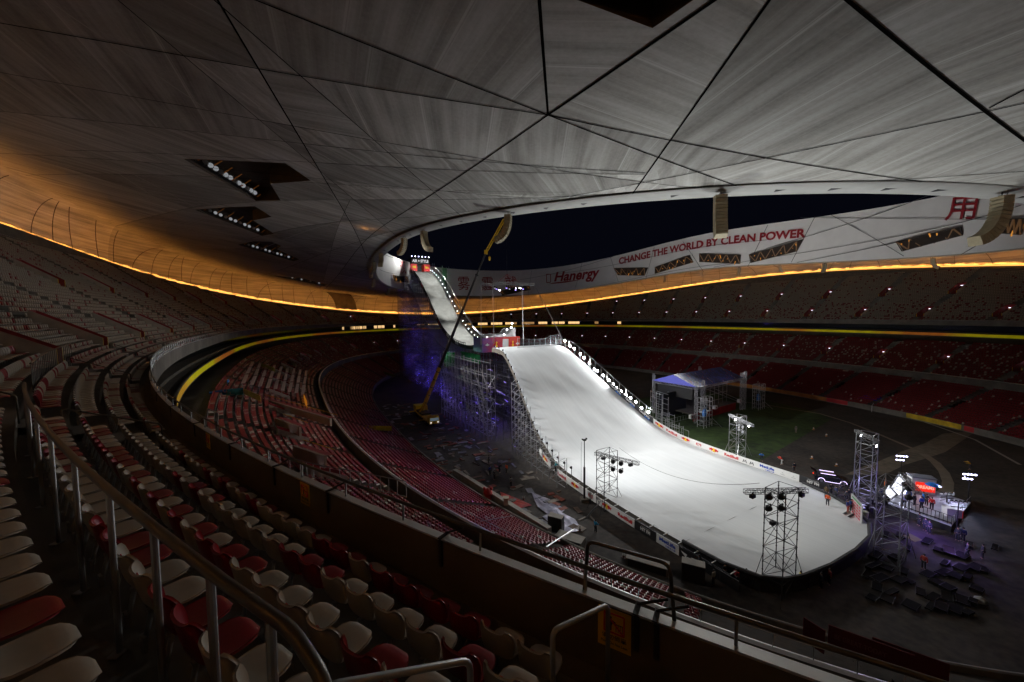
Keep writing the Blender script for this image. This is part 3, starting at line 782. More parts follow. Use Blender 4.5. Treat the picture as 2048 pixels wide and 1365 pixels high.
for s, p0, p1, hp in (('CHANGE THE WORLD BY CLEAN POWER', (1238, 529), (1613, 474), (13, 17)), ('雾', (915, 578), (939, 578), (24, 24)), ('霾', (963, 579), (986, 578), (24, 24)), ('就', (1010, 577), (1033, 576), (24, 24)),
                      ('用', (1893, 437), (1955, 433), (40, 40)), ('能', (1980, 428), (2030, 424), (38, 38)), ('汉', (800, 546), (812, 546), (24, 24))):
    try: world_child(fas_text(s, p0, p1, hp, M_let, .035 if len(s) > 2 else .004).obj('letters'), roof)
    except Exception as ex: print('letters failed', s, ex)
try:
    hm = fas_text('Hanergy', (1108, 563), (1196, 555), (18, 21), M_let, .03, .06)
    sw = unwrap([tfas(*p) for p in ((1096, 569), (1130, 566), (1163, 560), (1130, 563), (1106, 566))]); put_poly(hm, sw, ff, M_let)
    rg = [tfas(*p) for p in ((1093, 549), (1101, 549), (1101, 565), (1093, 566))]
    for i in range(4): hm.tube(ff(*rg[i]), ff(*rg[(i+1) % 4]), .25, M_let, 4)
    world_child(hm.obj('wordmark'), roof)
except Exception as ex: print('wm', ex)
# truss windows and joints in the fascia
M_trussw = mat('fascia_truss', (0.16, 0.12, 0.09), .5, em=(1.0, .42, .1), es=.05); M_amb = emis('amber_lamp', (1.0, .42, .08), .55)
FW = [[(1228, 537), (1297, 536), (1290, 552), (1236, 551)], [(1311, 535), (1381, 511), (1389, 525), (1311, 548)], [(1401, 508), (1485, 510), (1484, 528), (1402, 524)], [(1502, 510), (1610, 479), (1598, 503), (1506, 526)],
      [(1801, 484), (1930, 453), (1935, 470), (1815, 502)], [(1998, 438), (2060, 436), (2060, 468), (1998, 464)], [(998, 583), (1058, 570), (1060, 580), (1003, 592)], [(784, 551), (813, 554), (816, 566), (786, 563)]]
for wi, poly in enumerate(FW):
    try:
        tp = unwrap([tfas(*p) for p in poly])
        q = MB(); put_poly(q, tp, fas_fn(.40), M_recess if False else mat('truss_dark', (0.03, 0.022, 0.018), .8)); f3 = fas_fn(.6)
        (a, b_, c, d) = tp
        q.tube(f3(*a), f3(*b_), .12, M_mull, 4); q.tube(f3(*d), f3(*c), .12, M_mull, 4); q.tube(f3(*a), f3(*d), .1, M_mull, 4); q.tube(f3(*b_), f3(*c), .1, M_mull, 4)
        N = 9
        for k in range(N):
            t0, t1 = k/N, (k+1)/N; top = lambda t: f3(lT(a[0], b_[0], t), lerp(a[1], b_[1], t)); bot = lambda t: f3(lT(d[0], c[0], t), lerp(d[1], c[1], t))
            q.tube(bot(t0) if k % 2 else top(t0), top(t1) if k % 2 else bot(t1), .16, M_trussw, 4)
            if random.random() < .75:
                t = random.uniform(t0, t1); p = top(t).lerp(bot(t), random.uniform(.3, .9)); q.tube(p, p+Vector((random.uniform(-.6, .6), 0, random.uniform(-1.5, 1.5))), .13, M_amb, 4)
        world_child(q.obj('truss_window'), roof)
    except Exception as ex: print('fw', wi, ex)
jb = MB()
for a, b_ in [((1661, 430), (1818, 512)), ((1536, 450), (1500, 533)), ((1366, 483), (1410, 545)), ((1309, 495), (1292, 560)), ((1221, 514), (1237, 565)), ((1165, 525), (1150, 577)), ((1064, 540), (1055, 590)), ((1630, 433), (1588, 525)), ((1998, 470), (1938, 508)), ((1858, 390), (1536, 497)),
               ((1600, 435), (1998, 438)), ((1430, 535), (2048, 410)), ((1094, 550), (1536, 480)), ((1180, 575), (1480, 525)), ((1600, 525), (1810, 482)), ((1040, 560), (1230, 512)), ((770, 510), (812, 522)), ((757, 540), (800, 550))]:
    try:
        ta, tb = unwrap([tfas(*a), tfas(*b_)]); pr = None
        for k in range(13):
            p = ff(lT(ta[0], tb[0], k/12), lerp(ta[1], tb[1], k/12)); 
            if pr is not None: jb.tube(pr, p, .07, M_mull, 4, cap=False)
            pr = p
    except Exception: pass
world_child(jb.obj('fascia_joint'), roof)
# ---- amber lights under the cove: bright visible slot and up-lamps in a trough
M_strip = mat('amber_slot', (0.8, .4, .1), .5, em=(1.0, .44, .09), es=1.7); M_up = emis('amber_uplight', (1.0, .37, .06), 100)
def gpt(T, o, dz): u, v = sell(126.57+o, 135.45+o, T); return W(u, v, zglow(*sell(126.57, 135.45, T))+dz)
slot = grid_obj('amber_light_slot', [[gpt(2*PI*i/720, -.25, -.35), gpt(2*PI*i/720, -.2, .3+.14*math.sin(i*1.7)+.1*math.sin(i*.61))] for i in range(720)], M_strip, closed_u=True); world_child(slot, roof)
ub = MB()
NU = 260
for k in range(NU):
    T = 2*PI*k/NU; w = .0075+.003*math.sin(k*2.3)
    ub.add([gpt(T-w, .38, -.15), gpt(T+w, .38, -.15), gpt(T+w, .55, .22), gpt(T-w, .55, .22)], [(0, 1, 2, 3)], M_up)
world_child(grid_obj('light_shield', [[gpt(2*PI*i/480, .30, -.35), gpt(2*PI*i/480, .36, .3)] for i in range(480)], M_void, closed_u=True), roof)  # added unseen shield, keeps the uplights off the inner roof
world_child(ub.obj('amber_uplight'), roof)
# ================================================================ seats
def pix(p):
    """world point -> photo pixel (only used to pick which seats show largest)"""
    x, y, z = p[0], p[1], p[2]-HC
    D = y*math.cos(PITCH)-z*math.sin(PITCH); U = y*math.sin(PITCH)+z*math.cos(PITCH)
    if D < .2: return None
    X = FPX*x/D; Y = -FPX*U/D
    return 1024+X*math.cos(ROLL)+Y*math.sin(ROLL), 682.5-X*math.sin(ROLL)+Y*math.cos(ROLL), D
def sheet_shell(prof, wid, curv, nx=9, th=.022):
    """prof (y,z) list, half width and sideways curl per station -> closed shell"""
    n = len(prof); P = []
    for i, (y, z) in enumerate(prof):
        j0, j1 = max(0, i-1), min(n-1, i+1); ty, tz = prof[j1][0]-prof[j0][0], prof[j1][1]-prof[j0][1]; l = math.hypot(ty, tz); ny, nz = -tz/l, ty/l
        row = []
        for k in range(nx):
            a = -1+2*k/(nx-1); x = wid[i]*math.sin(a*PI/2*.92)/math.sin(PI/2*.92); c = curv[i]*abs(a)**2.2
            row.append((Vector((x, y+ny*c, z+nz*c)), Vector((0, ny, nz))))
        P.append(row)
    V = [p for r_ in P for p, _ in r_]+[p-nn*th for r_ in P for p, nn in r_]; N = n*nx; F = []
    for i in range(n-1):
        for k in range(nx-1):
            a = i*nx+k; F.append((a, a+1, a+nx+1, a+nx)); F.append((N+a, N+a+nx, N+a+nx+1, N+a+1))
    rim = [i*nx for i in range(n)]+[(n-1)*nx+k for k in range(1, nx)]+[i*nx+nx-1 for i in range(n-2, -1, -1)]+[k for k in range(nx-2, 0, -1)]
    for q in range(len(rim)): a, b_ = rim[q], rim[(q+1) % len(rim)]; F.append((a, N+a, N+b_, b_))
    return V, F
def make_seat(name, m_, label):
    t = thing(name, label, 'seat')
    # local: +y towards the field, z up from the step
    V, F = sheet_shell([(-.035, .80), (-.03, .79), (-.02, .74), (-.005, .66), (.01, .58), (.03, .50), (.055, .455)], [.15, .192, .22, .232, .232, .222, .205], [.05, .065, .085, .095, .09, .07, .045])
    b = MB(); b.add(V, F, m_); b.obj('backrest', t, True)
    V, F = sheet_shell([(.05, .462), (.09, .432), (.17, .42), (.26, .424), (.35, .436), (.41, .438), (.45, .425), (.47, .40), (.475, .378)], [.165, .18, .198, .206, .198, .17, .125, .08, .05], [.03, .022, .016, .01, .0, -.006, -.008, 0.0, 0.0])
    F = [tuple(reversed(f)) for f in F]
    b = MB(); b.add(V, F, m_); b.obj('seat_pan', t, True)
    k = MB(); k.box((0, .16, .395), (.05, .26, .03), M_steel); k.tube((0, .06, .39), (0, .0, .12), .022, M_steel, 6); k.box((0, -.01, .12), (.09, .03, .14), M_steel); k.obj('bracket', t)
    if m_ is M_white:
        k = MB(); k.box((.012, -.012, .765), (.032, .008, .03), M_redp, mx=Matrix.Rotation(.2, 3, 'X')); k.obj('number_badge', t)
    return t
proto_w = make_seat('stadium_seat', M_white, ''); proto_r = make_seat('stadium_seat', M_red, '')
cand = []     # (score, i, k, n, pos, rz, red)
RD = random.Random(11)
def arc_pts(abf, k, Ta, Tb, sp=.5):
    """evenly spaced seat positions on one row segment"""
    n = 24; P = [Vector(abf(k, lerp(Ta, Tb, i/n))) for i in range(n+1)]; L = [0]
    for i in range(n): L.append(L[-1]+(P[i+1]-P[i]).length)
    cnt_ = int(L[-1]/sp); out = []; off_ = (L[-1]-cnt_*sp)/2
    for q in range(cnt_):
        s = off_+(q+.5)*sp; i = max(0, min(n-1, int(np.searchsorted(L, s))-1)); f = (s-L[i])/(L[i+1]-L[i]); p = P[i].lerp(P[i+1], f); d = (P[i+1]-P[i]).normalized()
        out.append((p, d))
    return out
ROWS = {'u': (lambda k, T: sell(AU+0.87+ro_(k), BU+0.87+ro_(k), T), zu), 'm': (lambda k, T: sell(AM+0.8+0.8*k+.45, BM+0.8+0.6*k+.4, T), zm), 'l': (lambda k, T: sell(AF+0.5+0.84*k+.5, BF+0.5+0.70*k+.45, T), zl)}
allseats = []
for tier in 'uml':
    abf, zf = ROWS[tier]; nr = {'u': NR, 'm': NM, 'l': NL}[tier]
    for i in range(NAIS):
        s0 = S0+i*PER
        Ta, Tb = T_of_s(s0+AISW/2+.1), T_of_s(s0+PER-AISW/2-.1)
        if Tb < Ta: Tb += 2*PI
        dm_ = dmax(s0+PER/2)
        for k in range(nr):
            if tier == 'u' and (0.72+.75*(k+1)) > min(dmax(s0+1), dmax(s0+PER-1)): break
            if tier == 'm' and k == 0: continue
            pts = arc_pts(abf, k, Ta, Tb)
            for q, (p, d) in enumerate(pts):
                if tier == 'u':
                    pr = .27 if k < 4 else .12 if k == 4 else (.17 if k < 14 else .07)
                    # leave room where the stair entrances widen
                    if k in (9, 10) and (i % 2 == 0) and q == 0: continue
                elif tier == 'm': pr = .86
                else: pr = .955
                red = RD.random() < pr
                w = W(p.x, p.y, zf(k)); wd_ = Vector((d.x*CT-d.y*ST, d.x*ST+d.y*CT))
                inn = Vector((-wd_.y, wd_.x))     # towards the field when T increases
                cen = W(0, 0)-w
                if inn.x*cen.x+inn.y*cen.y < 0: inn = -inn
                if tier != 'u':
                    pq = pix(w)
                    if (pq is None or pq[0] > (1400 if tier == 'l' else 1290)) and w.xy.length < 75 and w.y < 45 and (pq is None or pq[1] > 1040): continue
                allseats.append((tier, i, k, q, w, inn, red, len(pts)))
# nearest visible upper-tier seats become things of their own
for idx, (tier, i, k, q, w, inn, red, n_) in enumerate(allseats):
    if tier != 'u': continue
    pp = pix(w+Vector((0, 0, .5))) or pix(w+Vector((inn.x*.4, inn.y*.4, .42)))
    p2 = pix(w+Vector((inn.x*.45, inn.y*.45, .43)))
    if p2 and pp and -40 < p2[0] < 2100 and p2[1] < 1400 and pp[1] > -60: cand.append((p2[2], idx)); continue
    if pp and -60 < pp[0] < 2110 and -60 < pp[1] < 1430: cand.append((pp[2], idx))
cand.sort(); near = cand[:300]; nearset = {i for _, i in near}
# seats hidden right under the lens would only be clutter: leave out row 5+ seats inside a metre of the camera
def secname(i, n_): return i
seat_first = {True: proto_r, False: proto_w}
seen_lab = set(); made = 0
for D_, idx in near:
    tier, i, k, q, w, inn, red, n_ = allseats[idx]
    if (w.xy).length < .7 and w.z > 25.0: continue
    col = 'red' if red else 'white'
    side = {0: 'in the nearest block', 1: 'right of the nearest stair'}.get(i, f'{ordn(NAIS-i+1)} block along the left curve' if i > 5 else f'{ordn(i+1)} block to the right')
    n_from = n_-q
    lab = f'{col} seat, {ordn(n_from)} from the stair, {ordn(k+1)} row, {side}'
    rz = math.atan2(inn.y, inn.x)-PI/2
    src = seat_first[red]
    o = dup(src, tuple(w), rz, lab, 'plastic seats of the upper tier')
    made += 1
for p in (proto_w, proto_r):
    for ch in list(p.children): bpy.data.objects.remove(ch)
    bpy.data.objects.remove(p)
# everything else: one mesh of far seats
SV, SF, SM = [], [], []
midd = {'V': [], 'F': [], 'M': []}
rest = [s for idx, s in enumerate(allseats) if idx not in nearset]
V = np.zeros((len(rest)*14, 3)); nV = 0; F = []; MI = []
def rows_np(L):
    pos = np.array([tuple(s[4]) for s in L]); inn = np.array([(s[5].x, s[5].y, 0) for s in L]); rt = np.stack([inn[:, 1], -inn[:, 0], 0*inn[:, 0]], 1); red = np.array([s[6] for s in L]); return pos, inn, rt, red
# template (x right, y in, z)
tmpl = [(-.2, .0, .50), (.2, .0, .50), (.19, -.04, .80), (-.19, -.04, .80), (-.2, -.03, .46), (.2, -.03, .46), (.19, -.09, .79), (-.19, -.09, .79), (-.2, .04, .45), (.2, .04, .45), (.17, .44, .44), (-.17, .44, .44), (.17, .44, .40), (-.17, .44, .40)]
tf = [(0, 1, 2, 3), (5, 4, 7, 6), (3, 2, 6, 7), (4, 0, 3, 7), (1, 5, 6, 2), (8, 9, 10, 11), (11, 10, 12, 13), (0, 1, 9, 8)]
def seats_mesh(L, name):
    pos, inn, rt, red = rows_np(L); t = np.array(tmpl)
    P = pos[:, None, :]+t[None, :, 0:1]*rt[:, None, :]+t[None, :, 1:2]*inn[:, None, :]+np.array([0, 0, 1.])[None, None]*t[None, :, 2:3]
    n = len(L); tfa = np.array(tf); Fa = (np.arange(n)[:, None, None]*14+tfa[None]).reshape(-1, 4)
    me = bpy.data.meshes.new(name); me.vertices.add(n*14); me.vertices.foreach_set('co', P.reshape(-1))
    nf = len(Fa); me.loops.add(nf*4); me.loops.foreach_set('vertex_index', Fa.reshape(-1)); me.polygons.add(nf)
    me.polygons.foreach_set('loop_start', np.arange(nf)*4); me.polygons.foreach_set('loop_total', np.full(nf, 4))
    me.materials.append(M_white); me.materials.append(M_red); me.polygons.foreach_set('material_index', np.repeat(red.astype(int), len(tf)))
    me.update(calc_edges=True); me.validate(); return me
o = bpy.data.objects.new('stadium_seats', seats_mesh(rest, 'stadium_seats')); C.objects.link(o)
tag(o, 'thousands of small white and red seats filling the rows of the distant stands', 'seats', kind='stuff')
print('seats', len(allseats), 'near', made)
# ================================================================ near handrails, parapet rail, signs
def RS(s, off, z):     # point by run length s along the upper ring, offset and height
    u, v = sell(AU+off, BU+off, T_of_s(s)); return W(u, v, z)
def bend(pts, r=.12, n=4):
    out = [Vector(pts[0])]
    for i in range(1, len(pts)-1):
        p = Vector(pts[i]); a = (Vector(pts[i-1])-p); b_ = (Vector(pts[i+1])-p); ra = min(r, a.length*.45, b_.length*.45); A_ = p+a.normalized()*ra; B_ = p+b_.normalized()*ra
        for k in range(n+1): t = k/n; out.append(A_*(1-t)**2+p*2*t*(1-t)+B_*t*t)
    out.append(Vector(pts[-1])); return out
# big handrail in front of the camera, along the cross aisle
h = thing('handrail', 'thick dark tubular handrail on steel posts sweeping diagonally past the nearest seats', 'handrail', tuple(RS(452, 3.2, 25.0)))
b = MB(); pts = [RS(s, 3.22, 26.52) for s in np.arange(446.6, 458.6, .5)]
pts = [RS(446.2, 3.22, 25.6), RS(446.25, 3.22, 26.52)]+pts+[RS(458.7, 3.2, 26.5), RS(458.93, 3.2, 26.38), RS(459.0, 3.2, 26.12), RS(458.97, 3.2, 25.95)]
b.path(bend(pts, .08), .033, M_rail, 12); world_child(b.obj('rail', smooth=True), h)
for s in (447.4, 449.3, 451.2, 452.9, 454.5, 455.9, 457.0, 457.9, 458.55):
    b = MB(); b.tube(RS(s, 3.24, 25.02), RS(s, 3.22, 26.50), .024, M_steel, 10); b.box(RS(s, 3.26, 25.03), (.1, .1, .012), M_steel); world_child(b.obj('post', smooth=False), h)
# rail on the parapet
pr_ = thing('parapet_rail', 'low dark tube rail on short steel posts along the top of the parapet', 'railing', tuple(RS(455, -.1, 24.45)))
b = MB(); b.path([RS(s, -.10, 24.76) for s in np.arange(380, 466, .5)], .030, M_rail, 10); b.path([RS(s, -.10, 24.76) for s in np.arange(466, 500, .8)], .03, M_rail, 6); world_child(b.obj('rail', smooth=True), pr_)
for s in np.arange(396.5, 472, 1.66): b = MB(); b.tube(RS(s, -.09, 24.44), RS(s, -.10, 24.75), .018, M_steel, 8); world_child(b.obj('post'), pr_)
for s in (405, 412, 419, 426, 432, 437, 441.5, 445.5, 449, 451.8, 454.1, 457.2, 460.22, 460.44, 463, 466):     # dark brackets hung over the parapet
    b = MB(); d = (RS(s+.1, -.5, 0)-RS(s, -.5, 0)); rz = math.atan2(d.y, d.x)
    b.box(RS(s, .015, 24.24), (.06, .03, .42), M_black, rz=rz); b.box(RS(s, -.08, 24.475), (.06, .22, .02), M_black, rz=rz); b.tube(RS(s, -.14, 24.48), RS(s+.35, -.16, 24.66), .018, M_blackst, 6); world_child(b.obj('bracket'), pr_)
# tall hoop guards at the foot of the stairs
for n, (sa, sc2, lab) in enumerate(((459.56, 460.64, 'tall dark hoop guard rail standing on the parapet at the foot of the nearest stair'), (446.33, 447.42, 'thin steel hoop guard rail on the parapet beside the far left stair'))):
    g = thing('guard_rail', lab, 'railing', tuple(RS(sa, -.1, 24.45)), 0, 'hoop guards at the stair feet')
    b = MB(); zt = 25.05; b.path(bend([RS(sa, -.10, 24.42), RS(sa+.03, -.2, zt), RS(sc2-.06, -.22, zt), RS(sc2, -.13, 24.42)], .1), .023 if n == 0 else .018, M_rail if n == 0 else M_steel, 10); world_child(b.obj('hoop', smooth=True), g)
# stair rails
def stair_rail(s, o1, o2, z1, z2, lab, r=.024, m_=M_rail):
    g = thing('stair_rail', lab, 'railing', tuple(RS(s, o1, z1-.9)), 0, 'rails along the stairs of the upper tier')
    b = MB(); b.path(bend([RS(s, o1, z1-1.15), RS(s, o1, z1), RS(s, o2, z2), RS(s, o2, z2-1.0)], .1), r, m_, 10); world_child(b.obj('rail', smooth=True), g)
    return g
def stair_rail2(A, B, lab):
    g = thing('stair_rail', lab, 'railing', tuple(RS(A[0], A[1], A[2]-.9)), 0, 'rails along the stairs of the upper tier'); p, q = RS(*A), RS(*B)
    b = MB(); b.path(bend([p-Vector((0, 0, 1.1)), p, q, q-Vector((0, 0, .95))], .08), .024, M_steel, 12); world_child(b.obj('rail', smooth=True), g)
stair_rail2((458.62, 3.0, 25.95), (459.10, 2.15, 25.5), 'bright steel stair rail at the bottom edge, second from the parapet')
stair_rail2((459.54, 1.41, 25.25), (459.95, .72, 25.08), 'short bright steel stair rail in front of the yellow warning sign')
stair_rail(445.1, 2.7, 0.75, 25.6, 24.6, 'thin dark stair rail crossing the first rows at left', .022)
stair_rail(444.2, 6.1, 3.4, 27.6, 26.0, 'dark rail up the left stair behind the cross aisle', .022)
stair_rail(428.2, 3.2, 0.8, 25.9, 24.6, 'stair rail at the second stair along the curve', .022)
stair_rail(428.2, 7.0, 3.8, 28.1, 26.2, 'upper stair rail at the second stair along the curve', .022)
stair_rail(412.2, 3.2, 0.8, 25.9, 24.6, 'stair rail at the third stair along the curve', .022)
stair_rail(396.2, 3.2, 0.8, 25.9, 24.6, 'stair rail at the fourth stair along the curve', .022)
# cross-aisle railing with many thin balusters further along the left curve
g = thing('aisle_railing', 'railing of thin upright bars along the cross aisle on the left curve', 'railing', tuple(RS(430, 3.9, 25.5)))
b = MB(); b.path([RS(s, 3.25, 26.55) for s in np.arange(426, 441, .8)], .028, M_rail, 8); b.path([RS(s, 3.25, 25.6) for s in np.arange(426, 441, .8)], .018, M_rail, 6)
for s in np.arange(426, 440.5, .62): b.tube(RS(s, 3.25, 25.2), RS(s, 3.25, 26.55), .014, M_rail, 5)
world_child(b.obj('balusters'), g)
# glazed/meshed balustrade on the far parapet
b = MB()
for s in np.arange(230, 428, 1.6): b.tube(RS(s, -.1, 24.4), RS(s, -.12, 25.2), .03, M_steel, 4)
b.path([RS(s, -.12, 25.2) for s in np.arange(230, 428, 2)], .035, M_steel, 5)
tag(b.obj('balustrade'), 'pale balustrade running along the parapet into the left distance', 'railing')
b = MB(); MR = lambda s, z: (lambda T: W(*sell(AM+.15, BM+.15, T), z))(T_of_s(s))
for s in np.arange(300, 500, 2.0): b.tube(MR(s, 10.2), MR(s, 11.05), .022, M_steel, 4)
b.path([MR(s, 11.05) for s in np.arange(300, 500, 2)], .03, M_steel, 4)
tag(b.obj('middle_balustrade'), 'thin steel balustrade on the ledge between the middle and lower seats', 'railing')
# yellow warning signs on the inside of the parapet
def warning(s, lab, w=.40, hh=.50, off=-.012):
    p = RS(s, off, 24.41-hh/2); d = (RS(s+.2, off, 0)-RS(s, off, 0)).normalized(); inn = Vector((-d.y, d.x, 0));
    if inn.dot(W(0, 0)-p) > 0: inn = -inn
    rgt = Vector((-inn.y, inn.x, 0))       # seen from the seats: right-hand side
    g = thing('warning_sign', lab, 'sign', tuple(p), 0, 'yellow do-not-lean signs')
    fn = lambda x, y: p+rgt*x+Vector((0, 0, y))+inn*.012
    fn2 = lambda x, y: p+rgt*x+Vector((0, 0, y))+inn*.015
    b = MB(); V = [p+rgt*x+Vector((0, 0, y))+inn*i for i in (0, .009) for x, y in ((-w/2, -hh/2), (w/2, -hh/2), (w/2, hh/2), (-w/2, hh/2))]
    b.add(V, [(3, 2, 1, 0), (4, 5, 6, 7), (0, 1, 5, 4), (1, 2, 6, 5), (2, 3, 7, 6), (3, 0, 4, 7)], M_yel); world_child(b.obj('panel'), g)
    b = MB(); q = w/.4
    for a, c in (((-.12, .2), (.12, .2)), ((.12, .2), (.12, -.04)), ((.12, -.04), (-.12, -.04)), ((-.12, -.04), (-.12, .2)), ((-.115, .195), (.115, -.035))): b.tube(fn2(a[0]*q, a[1]*q), fn2(c[0]*q, c[1]*q), .009*q, M_redp, 6)
    world_child(b.obj('prohibition_frame'), g)
    b = MB(); hd = [(-.045+.018*math.cos(t), .145+.018*math.sin(t)) for t in np.linspace(0, 2*PI, 12, endpoint=False)]; put_poly(b, [(x*q, y*q) for x, y in hd], fn, M_blkp)
    put_poly(b, [(x*q, y*q) for x, y in ((-.065, -.02), (-.03, -.02), (-.028, .05), (-.01, .085), (.02, .085), (.02, .1), (-.02, .115), (-.06, .12), (-.07, .05))], fn, M_blkp)
    for x in (.02, .045, .07, .095): put_poly(b, [(x*q, -.02*q), ((x+.008)*q, -.02*q), ((x+.008)*q, .075*q), (x*q, .075*q)], fn, M_blkp)
    put_poly(b, [(.015*q, .07*q), (.105*q, .07*q), (.105*q, .082*q), (.015*q, .082*q)], fn, M_blkp); world_child(b.obj('pictogram'), g)
    b = MB(); put_text(b, '请勿倚靠', fn, M_blkp, -.15*q, .15*q, -.135*q, -.07*q, .015); put_text(b, 'Please Do Not Lean', fn, M_blkp, -.16*q, .16*q, -.2*q, -.165*q, .02); world_child(b.obj('wording'), g)
s_sign, _ = s_of_uv(*onz(1231, 1215, 24.3)); s_sign2, _ = s_of_uv(*onz(612, 985, 24.2)); s_sign3, _ = s_of_uv(*onz(398, 885, 24.2))
warning(s_sign, 'yellow do-not-lean warning sign on the dark parapet behind the short bright rail')
warning(s_sign2, 'small yellow warning sign on the parapet beside the second row of seats', .38, .48)
warning(s_sign3, 'dim yellow warning sign furthest left on the parapet', .38, .48)
# ================================================================ the ski jump
def groomed(m_):      # fine tracks running down the fall line
    nt = m_.node_tree; bs = nt.nodes['Principled BSDF']; tc = nt.nodes.new('ShaderNodeTexCoord'); mp = nt.nodes.new('ShaderNodeMapping'); mp.inputs['Rotation'].default_value = (0, 0, -TH)
    mp2 = nt.nodes.new('ShaderNodeMapping'); mp2.inputs['Scale'].default_value = (2.2, .045, .045); n = nt.nodes.new('ShaderNodeTexNoise'); n.inputs['Scale'].default_value = 1; n.inputs['Detail'].default_value = 7; n.inputs['Distortion'].default_value = .6
    nt.links.new(tc.outputs['Object'], mp.inputs[0]); nt.links.new(mp.outputs[0], mp2.inputs[0]); nt.links.new(mp2.outputs[0], n.inputs['Vector'])
    r = nt.nodes.new('ShaderNodeMapRange'); r.inputs[1].default_value = .3; r.inputs[2].default_value = .7; r.inputs[3].default_value = .94; r.inputs[4].default_value = 1.02; nt.links.new(n.outputs['Fac'], r.inputs[0])
    src = bs.inputs['Base Color'].links[0].from_socket; hs = nt.nodes.new('ShaderNodeHueSaturation'); nt.links.new(src, hs.inputs['Color']); nt.links.new(r.outputs[0], hs.inputs['Value']); nt.links.new(hs.outputs[0], bs.inputs['Base Color']); return m_
M_snow = band_mat('snow', (0.74, 0.765, 0.775), (0.82, 0.835, 0.835), 0.22, 0.75, 9, 0.35)
def prof_z(v): return interp(v, [-90, -60, -54, -49, -43, -38.5, -34.5, -30, -25.5, -20.5, -16.5, -15, -13, -9], [1.3, 1.35, 1.5, 1.7, 2.2, 3.9, 6.4, 9.4, 12.6, 16.2, 18.6, 19.3, 19.6, 19.7])
def hwL(v): return interp(v, [-90, -42, -34, -25.5, -20.5, -15, -9], [13.8, 13.8, 13.0, 11.0, 10.0, 9.0, 9.0])
def hwR(v): return interp(v, [-90, -42, -34, -25.5, -20.5, -15, -9], [15.3, 15.3, 13.6, 11.4, 10.2, 9.2, 9.2])
UC = -29.6
groomed(M_snow)
ramp = thing('ski_ramp', 'towering white snowboard ramp with steep run-in and wide floodlit landing slope', 'ski ramp', tuple(W(UC, -45, 0)), 0)
P = []
vs_ = list(np.arange(-66, -9, 1.0))+[-9]
def smooth_prof(v): return sum(prof_z(v+d) for d in (-2, -1, 0, 1, 2))/5
end = [(-43.4, -66), (-43.2, -70.6), (-42.1, -73.8), (-40.4, -75.2), (-38.4, -75.9), (-34, -76.6), (-28.6, -76.9), (-24, -76.7), (-20.5, -75.6), (-17.6, -73.3), (-15.6, -70.0), (-14.4, -66)]
NX = 28
for v in vs_:
    row = []
    for k in range(NX+1):
        f = k/NX; u = lerp(UC-hwL(v), UC+hwR(v), f); bump = .05*math.sin(u*1.3+v*.7)*math.sin(v*.31)
        row.append(W(u, v, smooth_prof(v)+bump*min(1, 1)))
    P.append(row)
snow = grid_obj('snow_slope', P, M_snow); world_child(snow, ramp)
# rounded run-out
V = [W(u, v, 1.34) for u, v in end]+[W(-29, -66, 1.36)]
b = MB()
oe = [(-43.4, -66)]+end[1:-1]+[(-14.3, -66)]
N = 14; rows = []
for j in range(N+1):
    rows.append([W(lerp(lerp(-43.4, -14.3, i/(len(oe)-1)), oe[i][0], j/N), lerp(-66, oe[i][1], j/N), 1.355+.03*math.sin(i*1.9+j*.8)*(0 < j < N)*1.0+(smooth_prof(-66)-1.355)*(1-j/N)) for i in range(len(oe))])
rr_ = grid_obj('run_out', rows, M_snow); world_child(rr_, ramp)
# skirt below the run-out edge and the plywood sides of the slope
M_ply = mat('ply_side', (0.10, 0.085, 0.07), .8, var=.3, vs=1.2); M_skirt = mat('black_skirt', (0.012, 0.012, 0.014), .7)
b = MB()
for i in range(len(oe)-1): b.quad(W(*oe[i], 1.34), W(*oe[i+1], 1.34), W(*oe[i+1], 0), W(*oe[i], 0), M_skirt)
for i in range(len(vs_)-1):
    for f in (lambda v: UC-hwL(v)-.02, lambda v: UC+hwR(v)+.02):
        a, c = vs_[i], vs_[i+1]; b.quad(W(f(a), a, smooth_prof(a)+.02), W(f(c), c, smooth_prof(c)+.02), W(f(c), c, max(0, smooth_prof(c)-1.0)), W(f(a), a, max(0, smooth_prof(a)-1.0)), M_ply)
# underside deck
for i in range(len(vs_)-1):
    a, c = vs_[i], vs_[i+1]
    if smooth_prof(a) > 2.4: b.quad(W(UC-hwL(a), a, smooth_prof(a)-.7), W(UC-hwL(c), c, smooth_prof(c)-.7), W(UC+hwR(c), c, smooth_prof(c)-.7), W(UC+hwR(a), a, smooth_prof(a)-.7), M_ply)
world_child(b.obj('slope_side'), ramp)
# padded rim of the run-out
b = MB(); b.path([W(u, v, 1.55) for u, v in oe], .22, M_skirt, 6); world_child(b.obj('padded_rim'), ramp)
# run-in: deck from the start house down to the take-off
def in_z(v): return interp(v, [4, 8, 14, 20, 25, 30, 35.6, 42.4, 49.6, 55, 60.5, 67.5, 77, 82], [20.6, 19.4, 18.2, 18.0, 18.3, 19.2, 21.1, 24.6, 30.0, 34.3, 38.5, 43.2, 47.8, 48.2])
def in_w(v): return interp(v, [4, 30, 45, 60, 77, 82], [4.3, 4.3, 4.2, 4.1, 4.0, 4.0])
UI = -29.3
va = list(np.arange(4, 82.1, 1.0)); sp_ = lambda v: sum(in_z(v+d) for d in (-2, -1, 0, 1, 2))/5
M_snow2 = band_mat('snow_dirty', (0.50, 0.51, 0.47), (0.80, 0.81, 0.77), 0.5, 0.8, 8, 0.3)
P = [[W(lerp(UI-in_w(v), UI+in_w(v), k/10), v, sp_(v)) for k in range(11)] for v in va]
o = grid_obj('run_in', P, M_snow2); world_child(o, ramp)
b = MB()
